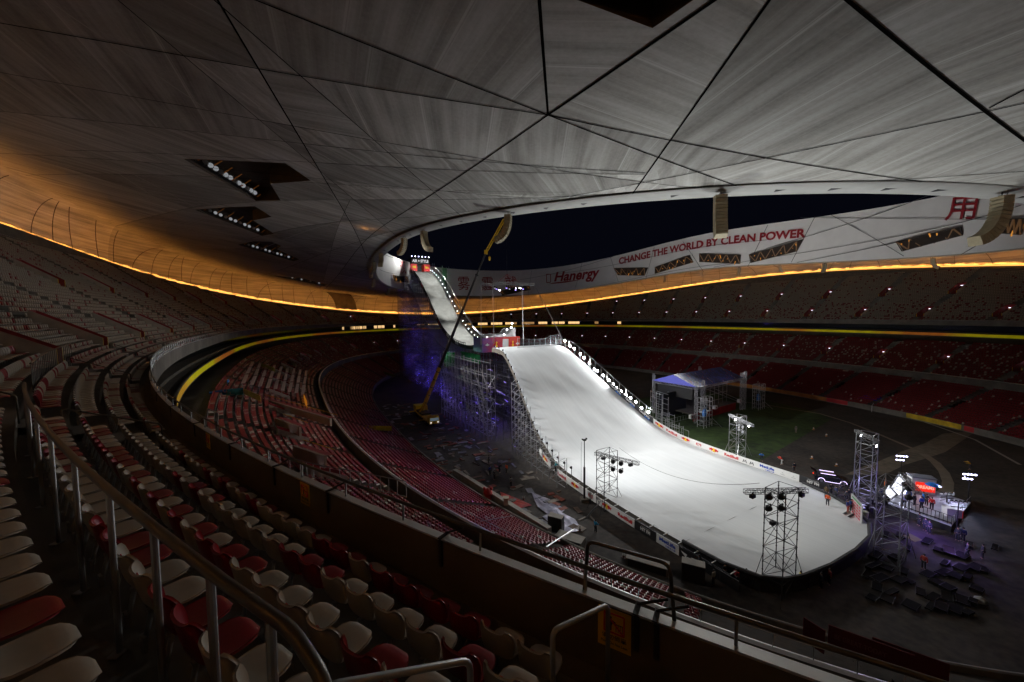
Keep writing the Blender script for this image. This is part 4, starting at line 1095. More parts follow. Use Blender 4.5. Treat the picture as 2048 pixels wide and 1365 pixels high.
for i in range(len(va)-1):
    a, c = va[i], va[i+1]
    for sg in (-1, 1):
        fa, fc_ = UI+sg*(in_w(a)+.02), UI+sg*(in_w(c)+.02)
        b.quad(W(fa, a, sp_(a)+.35), W(fc_, c, sp_(c)+.35), W(fc_, c, sp_(c)-.9), W(fa, a, sp_(a)-.9), M_skirt if sg < 0 else M_snow2)
    b.quad(W(UI-in_w(a), a, sp_(a)-.8), W(UI-in_w(c), c, sp_(c)-.8), W(UI+in_w(c), c, sp_(c)-.8), W(UI+in_w(a), a, sp_(a)-.8), M_ply)
world_child(b.obj('run_in_side'), ramp)
# bright railing wall with struts along the far side of the run-in, fence on the near side
for sg, off_, mm, hh in ((1, .9, M_steel, 1.5), (-1, .5, M_blackst, 1.1)):
    pr = None; b = MB()
    for k, v in enumerate(np.arange(18, 80, 1.5)):
        u = UI+sg*(in_w(v)+off_); p = W(u, v, sp_(v)-.6); q = W(u, v, sp_(v)+hh)
        b.tube(p, q, .09, mm, 4)
        if pr: b.tube(pr[1], q, .11, mm, 4); b.tube(pr[0], p, .09, mm, 4); b.tube(pr[0], q, .06, mm, 4)
        pr = (p, q)
    world_child(b.obj('side_railing'), ramp)
b = MB()
for v0 in np.arange(38, 80, 1.0):
    u = lambda v: UI+in_w(v)+2.4
    b.quad(W(u(v0), v0, sp_(v0)+1.6), W(u(v0+1), v0+1, sp_(v0+1)+1.6), W(u(v0+1), v0+1, sp_(v0+1)+2.5), W(u(v0), v0, sp_(v0)+2.5), M_wht)
for v0 in np.arange(20, 38, 1.0):
    b.quad(W(u(v0), v0, sp_(v0)+.9), W(u(v0+1), v0+1, sp_(v0+1)+.9), W(u(v0+1), v0+1, sp_(v0+1)+2.0), W(u(v0), v0, sp_(v0)+2.0), M_wht)
world_child(b.obj('outer_handrail'), ramp)
# red and black advert boards low on the near side
b = MB()
for k, v in enumerate(np.arange(24, 78, 4.2)):
    mm = (M_wht, M_skirt, M_wht, M_skirt, M_redp)[k % 5]; u0, u1 = UI-in_w(v)-.55, UI-in_w(v+2.6)-.55
    b.quad(W(u0, v, sp_(v)-.2), W(u1, v+2.6, sp_(v+2.6)-.2), W(u1, v+2.6, sp_(v+2.6)+.7), W(u0, v, sp_(v)+.7), mm)
world_child(b.obj('side_board'), ramp)
# start house
sh = thing('start_gate', 'black start gate with white lettering and red side panels at the ramp top', 'gate', tuple(W(UI, 80, 48)))
b = MB()
us = (UI-4.3, UI+4.3)
b.quad(W(us[0], 79, 51.2), W(us[1], 79, 51.2), W(us[1], 79, 54.0), W(us[0], 79, 54.0), M_skirt)
V = [W(us[0], 79.0, 51.2), W(us[1], 79, 51.2), W(us[1], 83, 51.2), W(us[0], 83, 51.2), W(us[0], 79.0, 54), W(us[1], 79, 54), W(us[1], 83, 54), W(us[0], 83, 54)]
b.add(V, [(0, 1, 2, 3), (4, 5, 6, 7), (0, 3, 7, 4), (1, 2, 6, 5), (2, 3, 7, 6)], M_skirt); world_child(b.obj('header'), sh)
b = MB(); fnh = lambda x, y: W(UI+x, 78.95, y)
put_text(b, 'AIR + STYLE', fnh, emis('header_letters', (.9, .9, .95), .8), -3.7, 3.7, 52.0, 53.3, .03); world_child(b.obj('lettering'), sh)
b = MB(); M_gr = mat('start_panel', (0.62, 0.03, 0.03), .5, em=(.8, .05, .03), es=.12)
for a, c in ((us[0], UI-1.6), (UI+1.6, us[1])):
    V = [W(a, 79, 48.2), W(c, 79, 48.2), W(c, 83, 48.2), W(a, 83, 48.2), W(a, 79, 51.2), W(c, 79, 51.2), W(c, 83, 51.2), W(a, 83, 51.2)]
    b.add(V, [(0, 1, 5, 4), (4, 5, 6, 7), (0, 3, 7, 4), (1, 2, 6, 5), (2, 3, 7, 6)], M_gr)
    b.quad(W(lerp(a, c, .2), 78.96, 49.3), W(lerp(a, c, .8), 78.96, 49.3), W(lerp(a, c, .8), 78.96, 50.3), W(lerp(a, c, .2), 78.96, 50.3), M_yelp)
world_child(b.obj('side_panel'), sh)
b = MB(); b.quad(W(UI-1.6, 82.5, 48.2), W(UI+1.6, 82.5, 48.2), W(UI+1.6, 82.5, 51.2), W(UI-1.6, 82.5, 51.2), M_skirt); world_child(b.obj('doorway'), sh)
M_head = emis('spot_white', (.85, .9, 1.0), 7); M_headv = emis('spot_violet', (.55, .55, 1.0), 7)
hd0 = None
for k in range(6):
    g = thing('moving_light', f'small white spotlight on the start gate roof, {ordn(k+1)} from left', 'spotlight', tuple(W(UI-3.9+k*1.56, 79.2, 54.1)), TH, 'spotlights on the start gate')
    b = MB(); b.box((0, 0, .1), (.4, .35, .2), M_black); b.tube((-.2, 0, .15), (-.2, 0, .55), .04, M_black, 4); b.tube((.2, 0, .15), (.2, 0, .55), .04, M_black, 4); b.obj('yoke', g)
    b = MB(); b.lathe((0, -.05, .5), [(.12, -.25), (.2, -.1), (.26, .15), (.26, .22)], M_black, 10, Matrix.Rotation(PI/2, 3, 'X')); b.obj('head', g)
    b = MB(); b.lathe((0, -.28, .5), [(.24, 0), (.22, .05), (.02, .09)], M_head if k % 2 else M_headv, 10, Matrix.Rotation(PI/2, 3, 'X')); b.obj('lens', g)
# take-off banner wall and snow kicker, black fence behind the knoll
bw = thing('banner_wall', 'purple and red printed banner wall beside the take-off below the snow kicker', 'banner', tuple(W(-33.6, -2, 18)))
m = bpy.data.materials.new('banner_gradient'); m.use_nodes = True; nt = m.node_tree; bs = nt.nodes['Principled BSDF']
tc = nt.nodes.new('ShaderNodeTexCoord'); sx = nt.nodes.new('ShaderNodeSeparateXYZ'); rp = nt.nodes.new('ShaderNodeValToRGB'); nz = nt.nodes.new('ShaderNodeTexNoise'); nz.inputs['Scale'].default_value = .6; ad = nt.nodes.new('ShaderNodeMath'); ad.operation = 'MULTIPLY_ADD'; ad.inputs[1].default_value = .5
nt.links.new(tc.outputs['Generated'], sx.inputs[0]); nt.links.new(tc.outputs['Object'], nz.inputs['Vector']); nt.links.new(nz.outputs['Fac'], ad.inputs[0]); sub = nt.nodes.new('ShaderNodeMath'); sub.operation = 'SUBTRACT'; sub.inputs[1].default_value = .25
nt.links.new(sx.outputs[0], sub.inputs[0]); nt.links.new(sub.outputs[0], ad.inputs[2]); nt.links.new(ad.outputs[0], rp.inputs['Fac'])
rp.color_ramp.elements[0].color = (.13, .08, .32, 1); rp.color_ramp.elements[0].position = .15; rp.color_ramp.elements[1].color = (.62, .05, .03, 1); rp.color_ramp.elements[1].position = .8; e3 = rp.color_ramp.elements.new(.5); e3.color = (.42, .03, .09, 1)
nt.links.new(rp.outputs[0], bs.inputs['Base Color']); M_grad = m
VB = 2.0
bTL, bTR, bBL, bBR = onv(965, 676, VB), onv(1040, 673, VB), onv(965, 706, VB), onv(1040, 701, VB)
def bfn(x, y, o=.05): return W(lerp(lerp(bBL[0], bBR[0], x), lerp(bTL[0], bTR[0], x), y), VB-o, lerp(lerp(bBL[1], bBR[1], x), lerp(bTL[1], bTR[1], x), y))
b = MB()
for i in range(12): b.quad(bfn(i/12, 0, 0), bfn((i+1)/12, 0, 0), bfn((i+1)/12, 1, 0), bfn(i/12, 1, 0), M_grad)
b.quad(bfn(0, 0, 0), bfn(0, 1, 0), bfn(0, 1, -6), bfn(0, 0, -6), M_grad); b.quad(bfn(1, 0, 0), bfn(1, 1, 0), bfn(1, 1, -6), bfn(1, 0, -6), M_grad); world_child(b.obj('printed_cloth'), bw)
def bull(mb, fn, cx, cy, w, h):      # pair of red animals charging at a yellow disc, as a simple emblem
    put_poly(mb, [(cx+w*.17*math.cos(t), cy+h*.42*math.sin(t)) for t in np.linspace(0, 2*PI, 14, endpoint=False)], fn, M_yelp)
    f2 = lambda x, y: fn(x, y)+(fn(x, y)-fn(x, y)) 
    for sg in (-1, 1):
        pts = [(cx+sg*w*a, cy+h*c) for a, c in ((.04, .02), (.12, .3), (.24, .38), (.36, .2), (.5, .22), (.42, .05), (.40, -.3), (.34, -.1), (.26, -.1), (.2, -.35), (.14, -.08))]
        if sg < 0: pts = pts[::-1]
        put_poly(mb, pts, lambda x, y: fn(x, y)+off_v, M_redp)
off_v = (W(-1, -.6)-W(0, 0))*.02
b = MB(); put_poly(b, [(.52, .15), (.68, .15), (.68, .85), (.52, .85)], bfn, M_wht); bull(b, bfn, .36, .5, .2, .5); bull(b, bfn, .80, .5, .2, .5)
for cx_ in (.12, .93): put_poly(b, [(cx_-.06, .5), (cx_, .42), (cx_+.06, .5), (cx_+.02, .55), (cx_, .62), (cx_-.02, .55)], bfn, M_wht)
world_child(b.obj('emblem'), bw)
kick = thing('snow_kicker', 'bright heap of snow forming the take-off lip above the red banner wall', 'ramp', tuple(W(-30, 3, 21)))
zk = lambda x: interp(x, [0, .25, .27, .5, .68, .74, .8, .86, 1], [.25, .3, .7, .75, .8, 1.3, 2.2, 2.5, 2.6])
P = [[bfn(x, 1, -o)+Vector((0, 0, zk(x)*(1-.03*o)+.06*math.sin(x*40+o*2))) for o in np.linspace(.02, 6, 8)] for x in np.linspace(.2, .88, 40)]
world_child(grid_obj('snow_top', P, M_snow), kick)
b = MB(); xs = np.linspace(.2, .88, 40)
for i in range(39):
    for o in (.02, 6): b.quad(bfn(xs[i], 1, -o), bfn(xs[i+1], 1, -o), bfn(xs[i+1], 1, -o)+Vector((0, 0, zk(xs[i+1]))), bfn(xs[i], 1, -o)+Vector((0, 0, zk(xs[i]))), M_snow)
b.quad(bfn(.88, 1, -.02), bfn(.88, 1, -6), bfn(.88, 1, -6)+Vector((0, 0, 2.5)), bfn(.88, 1, -.02)+Vector((0, 0, 2.5)), M_snow); world_child(b.obj('snow_side'), kick)
# posts with snow lamps on the kicker
def lamp_post(name, loc, hgt, lab, grp, aim, mh=M_steel, rad=.22, glow=M_head, n_el=1):
    g = thing(name, lab, 'floodlight', tuple(loc), 0, grp)
    b = MB(); b.tube((0, 0, 0), (0, 0, hgt), .05, mh, 6); b.box((0, 0, .03), (.25, .25, .05), mh); b.obj('pole', g)
    d = Vector(aim).normalized(); q = d.to_track_quat('Z', 'Y').to_matrix(); hp = Vector((0, 0, hgt))
    b = MB(); b.lathe(hp, [(.05, -.32), (rad*.6, -.26), (rad, -.02), (rad, .04)], M_black, 12, q); b.obj('lamp_head', g)
    b = MB(); b.lathe(hp+d*.02, [(rad*.92, .0), (rad*.9, .04), (.02, .06)], glow, 12, q); b.obj('lens', g)
    return g
# ---- lights along the ramp
def spot(loc, target, power, ang, blend=.6, col=(1, 1, 1), size=.25, name='lamp_light'):
    l = bpy.data.lights.new(name, 'SPOT'); l.energy = power; l.spot_size = R(ang); l.spot_blend = blend; l.color = col; l.shadow_soft_size = size
    o = bpy.data.objects.new(name, l); C.objects.link(o); o.location = loc
    o.rotation_euler = (Vector(target)-Vector(loc)).to_track_quat('-Z', 'Y').to_euler(); return o
def point(loc, power, col=(1, 1, 1), size=.3, name='lamp_glow'):
    l = bpy.data.lights.new(name, 'POINT'); l.energy = power; l.color = col; l.shadow_soft_size = size
    o = bpy.data.objects.new(name, l); C.objects.link(o); o.location = loc; return o
M_glow = emis('flood_white', (.92, .95, 1.0), 30)
toimg = lambda u: W(u, 0)-W(0, 0)
RL = [(-14.5, 20.7), (-16.6, 19.9), (-18.6, 18.7), (-20.6, 17.6), (-22.4, 16.4), (-24.2, 15.2), (-26.0, 14.2), (-27.8, 13.2), (-29.6, 12.2), (-31.2, 11.3), (-32.8, 10.4), (-34.3, 9.5), (-35.8, 8.5), (-37.4, 7.4), (-38.9, 6.4), (-40.2, 5.5)]
pxr = [(1130, 682), (1140, 692), (1149, 698), (1161, 708), (1168, 716), (1179, 727), (1189, 739), (1195, 742), (1207, 751), (1218, 761), (1227, 769), (1233, 776), (1243, 783), (1252, 790), (1261, 796), (1272, 804), (1283, 816), (1297, 824)]
for k, p in enumerate(pxr):
    v = -9.5-k*1.72; v, z = None, None
    # lamp positions stand 1.2 m outside the right edge
    f = k/(len(pxr)-1); 
    uu = UC+interp(-13-27*f, [-42, -34, -25.5, -20.5, -15], [15.3, 13.6, 11.4, 10.2, 9.2])+1.0
    for it in range(4):
        v, z = onu(*p, uu); uu = UC+hwR(v)+1.0
    zs = smooth_prof(v) if v < -9 else 19.7
    g = lamp_post('ramp_floodlight', W(uu, v, zs-.8), max(.8, z-zs+.8), f'blazing white floodlight on the right edge of the slope, {ordn(k+1)} down from the top', 'floodlights down the right edge of the ramp', W(-14, -4, -3)-W(0, 0, 0), glow=M_glow, rad=.32)
    if k % 4 == 1: point(W(uu+.2, v, z+.6), 1500, (1, 1, 1), .4)
b = MB(); pr = None
for k in range(22):     # tube railing carrying them
    v = -12-k*1.6; u = UC+hwR(v)+1.25; z = smooth_prof(v); p, q = W(u, v, z-1.0), W(u, v, z+2.0); b.tube(p, q, .05, M_steel, 5)
    if pr:
        for f in (.45, .98): b.tube(pr[0].lerp(pr[1], f), p.lerp(q, f), .04, M_steel, 5)
    pr = (p, q)
    for uu in (1.25, 3.2): b.tube(W(UC+hwR(v)+uu, v, max(0, z-1)), W(UC+hwR(v)+uu, v, 0), .05, M_steel, 4)
tag(b.obj('edge_railing'), 'steel tube railing and posts carrying the row of floodlights', 'railing')
# black lamps on the left edge, seen from behind
for k in range(20):
    f = k/19; v = lerp(-11, -46, f**.95); u = UC-hwL(v)-.1; zs = smooth_prof(v) if v < -9 else 19.6
    hh = .5 if k < 15 else 1.3
    g = lamp_post('edge_lamp', W(u, v, zs+.0), hh, f'small black lamp head on the left edge of the slope, {ordn(k+1)} from the top', 'black lamp heads down the left edge of the ramp', W(5, -1, -1.2)-W(0, 0, 0), M_blackst, .24, M_head)
# lamps beside the run-in
k2 = 0
for v in np.arange(22, 80, 2.6):
    u = UI+in_w(v)+.7; k2 += 1
    g = lamp_post('run_in_lamp', W(u, v, sp_(v)), .7, f'tiny white lamp beside the run-in, {ordn(k2)} from the take-off', 'small lamps up the right side of the run-in', W(-4, -1, -.7)-W(0, 0, 0), M_steel, .2, emis('run_in_glow', (.92, .95, 1.0), 9))

for k, (px_, py_) in enumerate(((1024, 647), (1022, 656), (1014, 660), (1008, 670))):
    u, z = onv(px_, py_, -10+k*1.5); lamp_post('kicker_lamp', W(u, -10+k*1.5, 22.5), z-22.5, f'white lamp on a post over the snow kicker, {ordn(k+1)} from the top', 'lamps over the snow kicker', W(-1, -4, -1)-W(0, 0, 0), glow=M_glow)
spot(W(-24, -14, 28), W(-29, 5, 22), 5500, 90, 1.0)  # added unseen spot that brightens the snow kicker
# ================================================================ scaffolding
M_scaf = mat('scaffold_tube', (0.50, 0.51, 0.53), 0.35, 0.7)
def lattice(mb, us, vs, ztop, m_, dz=2.0, r=.05, z0=0.0, diag=True, faces=None):
    us = list(us); vs = list(vs)
    for u in us:
        for v in vs: mb.tube(W(u, v, z0), W(u, v, ztop(u, v)), r, m_, 4, cap=False)
    zmx = max(ztop(u, v) for u in us for v in vs); z = z0+dz*.6; lev = 0
    while z < zmx:
        for u in us:
            run = [v for v in vs if ztop(u, v) >= z]
            if len(run) > 1: mb.tube(W(u, run[0], z), W(u, run[-1], z), r*.75, m_, 4, cap=False)
        for v in vs:
            run = [u for u in us if ztop(u, v) >= z]
            if len(run) > 1: mb.tube(W(run[0], v, z), W(run[-1], v, z), r*.75, m_, 4, cap=False)
        if diag:
            for u in (us[0], us[-1]):
                for i in range(len(vs)-1):
                    if (i+lev) % 2 == 0 and min(ztop(u, vs[i]), ztop(u, vs[i+1])) >= z+dz: mb.tube(W(u, vs[i], z), W(u, vs[i+1], z+dz), r*.7, m_, 4, cap=False)
            for i in range(len(us)-1):
                if (i+lev) % 2 == 0 and min(ztop(us[i], vs[0]), ztop(us[i+1], vs[0])) >= z+dz: mb.tube(W(us[i], vs[0], z), W(us[i+1], vs[0], z+dz), r*.7, m_, 4, cap=False)
        z += dz; lev += 1
s1 = thing('scaffold_tower', 'very tall violet-lit scaffold tower under the steep run-in, veiled in netting', 'scaffolding', tuple(W(UI, 55, 0)))
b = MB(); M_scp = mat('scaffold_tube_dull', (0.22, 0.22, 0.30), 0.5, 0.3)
lattice(b, np.linspace(-38, -21, 8), np.arange(22, 88, 2.6), lambda u, v: (sp_(min(v, 82))-1.2) if v <= 83 else 53, M_scp, 2.2, .07); world_child(b.obj('tube_frame'), s1)
m = bpy.data.materials.new('debris_netting'); m.use_nodes = True; nt = m.node_tree; nt.nodes.clear(); o_ = nt.nodes.new('ShaderNodeOutputMaterial'); mx_ = nt.nodes.new('ShaderNodeMixShader'); tr = nt.nodes.new('ShaderNodeBsdfTransparent'); tl = nt.nodes.new('ShaderNodeBsdfTranslucent'); df = nt.nodes.new('ShaderNodeBsdfDiffuse'); m2 = nt.nodes.new('ShaderNodeMixShader')
tl.inputs[0].default_value = (.55, .5, .85, 1); df.inputs[0].default_value = (.08, .08, .14, 1); wv = nt.nodes.new('ShaderNodeTexNoise'); tc = nt.nodes.new('ShaderNodeTexCoord'); mp = nt.nodes.new('ShaderNodeMapping'); mp.inputs['Scale'].default_value = (.06, .06, 1.3)
nt.links.new(tc.outputs['Object'], mp.inputs[0]); nt.links.new(mp.outputs[0], wv.inputs['Vector']); wv.inputs['Detail'].default_value = 4; r_ = nt.nodes.new('ShaderNodeMapRange'); r_.inputs[1].default_value = .35; r_.inputs[2].default_value = .65; r_.inputs[3].default_value = .12; r_.inputs[4].default_value = .6
nt.links.new(wv.outputs['Fac'], r_.inputs[0]); nt.links.new(r_.outputs[0], mx_.inputs[0]); m2.inputs[0].default_value = .5; nt.links.new(tl.outputs[0], m2.inputs[1]); nt.links.new(df.outputs[0], m2.inputs[2]); nt.links.new(tr.outputs[0], mx_.inputs[1]); nt.links.new(m2.outputs[0], mx_.inputs[2]); nt.links.new(mx_.outputs[0], o_.inputs[0]); M_net = m
b = MB()
for v in np.arange(22, 88, 2.6):
    v1 = min(v+2.6, 88); z0_, z1_ = (sp_(min(v, 82))-1.3 if v < 83 else 53), (sp_(min(v1, 82))-1.3 if v1 < 83 else 53)
    b.quad(W(-38.15, v, 0), W(-38.15, v1, 0), W(-38.15, v1, z1_), W(-38.15, v, z0_), M_net)
world_child(b.obj('netting'), s1)
VIO = (.22, .14, 1.0)
for u, v, z, e_ in ((-36, 30, 3, 300), (-36, 44, 4, 330), (-36, 58, 5, 330), (-35, 72, 10, 300), (-35, 60, 20, 260), (-35, 76, 30, 200), (-35, 38, 12, 300)): point(W(u, v, z), e_, VIO, .4, 'violet_lamp')
fx = 0
for u, v in ((-36.5, 26), (-36.5, 35), (-36.5, 47), (-36.5, 60)):
    fx += 1; g = thing('violet_uplight', f'violet floor lamp at the foot of the scaffold tower, {ordn(fx)} from the ramp', 'spotlight', tuple(W(u, v, 0)), TH, 'violet lamps under the run-in'); q = MB(); q.box((0, 0, .15), (.6, .4, .3), M_black); q.obj('housing', g); q = MB(); q.box((0, 0, .32), (.5, .3, .03), emis('violet_lens', VIO, 12)); q.obj('lens', g)
M_scd = mat('scaffold_tube_shaded', (0.07, 0.07, 0.085), .5, .4)  # darker copy of the tube, shade put into its colour
s2 = thing('scaffold_block', 'open scaffold of bright upright tubes beside the jump knoll', 'scaffolding', tuple(W(-42, -6, 0)))
b = MB(); RS2 = random.Random(3); tops = {}
def zt2(u, v):
    k = (round(u, 1), round(v, 1))
    if k not in tops: tops[k] = 16.6+RS2.choice((0, .5, 1.0, 1.5))
    return tops[k]
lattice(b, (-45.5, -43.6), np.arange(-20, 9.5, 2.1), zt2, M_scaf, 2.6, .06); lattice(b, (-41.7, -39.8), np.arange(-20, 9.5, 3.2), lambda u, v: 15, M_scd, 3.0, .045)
for v in np.arange(-20, 6, 2.1):
    for z in np.arange(1, 15, 2.4):
        if RS2.random() < .55: b.tube(W(-45.5, v, z), W(-45.5, v+2.1*1.6, z+2.4*1.25), .04, M_scaf, 4)
world_child(b.obj('tube_frame'), s2)
g2 = thing('green_netting_stair', 'green netted stair tower lit beside the lower run-in', 'scaffolding', tuple(W(-42, 11, 0)))
M_green = mat('green_net', (0.01, .20, .05), .7, var=.4, vs=.8)
M_greent = mat('green_net_thin', (0.01, .13, .04), .7, var=.5, vs=.8, alpha=.7)
b = MB(); lattice(b, (-43.5, -41.0), (10.0, 12.2), lambda u, v: 17.5, M_scaf, 2.0, .06); world_child(b.obj('tube_frame'), g2)
b = MB(); b.quad(W(-43.4, 9.9, 13.2), W(-43.4, 12.2, 13.2), W(-43.4, 12.2, 17.2), W(-43.4, 9.9, 17.2), M_green); b.quad(W(-43.4, 9.8, 13.2), W(-41, 9.8, 13.2), W(-41, 9.8, 17.2), W(-43.4, 9.8, 17.2), M_green); world_child(b.obj('netting'), g2)
point(W(-44.6, 9.5, 17.4), 200, (.5, 1, .7), .2, 'green_lamp')
g3 = thing('green_tower', 'green netted lift tower at the top right of the run-in', 'scaffolding', tuple(W(-20, 74, 0)))
b = MB(); lattice(b, (-21.5, -18.5), (72.0, 75.0), lambda u, v: 50, M_scaf, 2.5, .07); world_child(b.obj('tube_frame'), g3)
b = MB(); b.quad(W(-21.6, 71.9, 38), W(-19.4, 71.9, 38), W(-19.4, 71.9, 49), W(-21.6, 71.9, 49), M_greent); world_child(b.obj('netting'), g3)
point(W(-22.5, 70, 46), 150, (.45, 1, .6), .3, 'green_lamp')
# green cloth under the take-off
s4 = thing('take_off_support', 'tube support with green cloth under the lower end of the run-in', 'scaffolding', tuple(W(-29, 12, 0)))
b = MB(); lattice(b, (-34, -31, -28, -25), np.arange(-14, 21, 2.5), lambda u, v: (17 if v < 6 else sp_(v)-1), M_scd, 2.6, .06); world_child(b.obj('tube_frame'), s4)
b = MB(); b.quad(W(-34.2, 7, 13.5), W(-34.2, 22, 13.5), W(-34.2, 22, 16.2), W(-34.2, 7, 16.2), M_green); world_child(b.obj('green_cloth'), s4)
point(W(-38, 12, 17), 120, (.4, 1, .6), .3, 'green_lamp')
for q_ in ((-40, -2, 6), (-38, -8, 3), (-36, -15, 5), (-40, 6, 2)): point(W(*q_), 420, VIO, .3, 'violet_lamp')
# violet strips put in to imitate light glinting on the tubes
M_glint = mat('violet_glint', (.35, .28, .8), .25, .35, var=.5, vs=3)
b = MB()
for k in range(150):
    u, v, z = RS2.uniform(-41, -37), RS2.uniform(-17, 62), RS2.uniform(1, 15); b.box(W(u, v, z), (.1, RS2.uniform(.6, 3.2), RS2.uniform(.1, .35)), M_glint, rz=TH+RS2.uniform(-.3, .3))
tag(b.obj('glint_strips'), 'violet strips that imitate light glints inside the ramp scaffolding', 'tarpaulin', kind='stuff')
# landing slope supports
s3 = thing('slope_support', 'forest of scaffold tubes holding up the wide landing slope', 'scaffolding', tuple(W(UC, -28, 0)))
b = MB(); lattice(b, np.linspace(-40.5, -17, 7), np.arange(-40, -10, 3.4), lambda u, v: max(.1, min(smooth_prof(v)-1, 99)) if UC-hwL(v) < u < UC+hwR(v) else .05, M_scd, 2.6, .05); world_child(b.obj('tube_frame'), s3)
# stepped side bays at the lower left edge
s5 = thing('side_scaffold', 'stepped steel side scaffold bays down the lower left edge of the slope', 'scaffolding', tuple(W(-45, -36, 0)))
b = MB()
for k, v in enumerate(np.arange(-26, -47, -2.1)):
    zt = smooth_prof(v)+2.4; u0 = UC-hwL(v)-.2; u1 = u0-2.0
    for u in (u0, u1): b.tube(W(u, v, 0), W(u, v, zt if u == u0 else zt-.6), .055, M_scaf, 5)
    v2 = v-2.1; z2 = smooth_prof(v2)+2.4; 
    for z in np.arange(.9, zt, 1.6):
        b.tube(W(u1, v, z), W(u1, v2, z), .04, M_scaf, 4); b.tube(W(u0, v, z), W(u1, v, z), .04, M_scaf, 4)
        b.tube(W(u1, v, z), W(u1, v2, z+1.5), .035, M_scaf, 4)
world_child(b.obj('tube_frame'), s5)
# ================================================================ lighting masts on the runout
def floodmast(name, lab, u0, v0, wu, wv, h, barw, z0=0.0, lit=False, mm=M_blackst, heads=(), bar_ang=0.0, baroff=0.0, ends=None):
    g = thing(name, lab, 'lighting tower', tuple(W(u0, v0, z0)), TH, 'scaffold light towers round the run-out')
    cs = [(-wu/2, -wv/2), (wu/2, -wv/2), (wu/2, wv/2), (-wu/2, wv/2)]
    for c in cs:
        b = MB(); b.tube((c[0], c[1], 0), (c[0], c[1], h), .05, mm, 6)
        for z in np.arange(.5, h, .8): b.tube((c[0], c[1], z), (c[0], c[1], z+.09), .075, mm, 6)
        b.obj('upright', g)
    b = MB(); n = max(3, round(h/1.5)); dz = h/n
    for k in range(n+1):
        z = k*dz
        for i in range(4): a, c = cs[i], cs[(i+1) % 4]; b.tube((*a, z if k else .1), (*c, z if k else .1), .032, mm, 5)
    for k in range(n):
        z = k*dz
        for i in range(4):
            a, c = cs[i], cs[(i+1) % 4]
            if (k+i) % 2: a, c = c, a
            b.tube((*a, z), (*c, z+dz), .028, mm, 5)
    b.obj('cross_brace', g)
    for sx_, sy_ in ((-1, -1), (1, -1), (1, 1), (-1, 1)): b = MB(); b.tube((sx_*wu/2, sy_*wv/2, h*.36), (sx_*(wu/2+1.3), sy_*(wv/2+.5), 0), .035, mm, 5); b.obj('outrigger', g)
    q = Matrix.Rotation(bar_ang, 3, 'Z'); mid_ = Vector((0, -wv/2, 0))
    if ends:
        ea, eb = (Vector(onz(*e_, h+.2))-Vector((u0, v0)) for e_ in ends); barw = (eb-ea).length; q = Matrix.Rotation(math.atan2((eb-ea).y, (eb-ea).x), 3, 'Z'); mid_ = ((ea+eb)/2).to_3d()
    b = MB(); A_ = q @ Vector((-barw/2+baroff, 0, 0)); B_ = q @ Vector((barw/2+baroff, 0, 0)); A_.z = B_.z = h+.2; b.truss(A_+mid_, B_+mid_, .38, mm, .45, .022); b.obj('top_truss', g)
    for hx, hz, kind in heads:
        p = q @ Vector((hx, 0, 0)); p = Vector((p.x+mid_.x, p.y+mid_.y-.1, h+hz)); dirv = Vector((.45, .75, -.4)) if not lit else Vector((-.8, -.55, -.35)); dirv.normalize(); Q = dirv.to_track_quat('Z', 'Y').to_matrix()
        b = MB()
        if kind == 'big':
            b.lathe(p, [(.12, -.36), (.2, -.3), (.28, -.1), (.30, .12), (.30, .18)], M_black, 14, Q); b.box(p+Vector((0, 0, .36)), (.66, .08, .05), M_black); b.box(p+Vector((-.33, 0, .12)), (.05, .1, .5), M_black); b.box(p+Vector((.33, 0, .12)), (.05, .1, .5), M_black)
            l = b.obj('flood_lamp', g); b = MB(); b.lathe(p+dirv*.15, [(.28, 0), (.26, .05), (.02, .08)], M_glow if lit == 2 else M_lampglass, 14, Q); b.obj('lens', l)
        elif kind == 'box':
            b.box(p, (.55, .35, .32), M_black); b.box(p+Vector((0, 0, .2)), (.06, .06, .2), M_black); l = b.obj('flood_lamp', g)
            b = MB(); b.box(p+Vector((0, .19 if not lit else -.19, 0)), (.45, .02, .24), M_glow if lit else M_lampglass); b.obj('lens', l)
    return g
hs = [(-2.0, -.25, 'box'), (-.9+.5, -.15, 'big'), (-.9+1.6, -.15, 'big'), (2.4, -.25, 'box')]
hs = [(-2.35, -.2, 'box'), (-.75, -.35, 'big'), (.45, -.35, 'big'), (-.75, -1.45, 'big'), (.45, -1.45, 'big'), (2.4, -.2, 'box')]
M_scg = mat('tower_steel_grey', (.22, .23, .24), .4, .6)
floodmast('lighting_tower', 'large black scaffold lighting tower silhouetted against the end of the snow run-out', -40.3, -74.6, 2.6, 1.8, 10.6, 6.9, heads=hs+[(-.3, -2.9, 'box')], ends=((1489, 984), (1614, 981)))
floodmast('lighting_tower', 'smaller black scaffold lighting tower in front of the middle of the run-out', -43.2, -53.6, 2.5, 1.6, 8.4, 5.6, ends=((1190, 907), (1278, 928)), heads=[(-1.9, -.2, 'box'), (-.5, -.35, 'big'), (.6, -.35, 'big'), (-.5, -1.4, 'big'), (.6, -1.4, 'big'), (1.9, -.2, 'box')], bar_ang=-.2)
floodmast('lighting_tower', 'pale steel lighting tower with lit lamps beyond the white advert boards', -8.2, -52.6, 2.5, 1.8, 8.0, 5.2, ends=((1459, 830), (1506, 852)), mm=M_scaf, lit=1, heads=[(-2.1, -.25, 'box'), (2.0, -.25, 'box'), (-.7, -.8, 'big'), (.4, -.8, 'big'), (-.7, -1.7, 'big'), (.4, -1.7, 'big')], bar_ang=-.75)
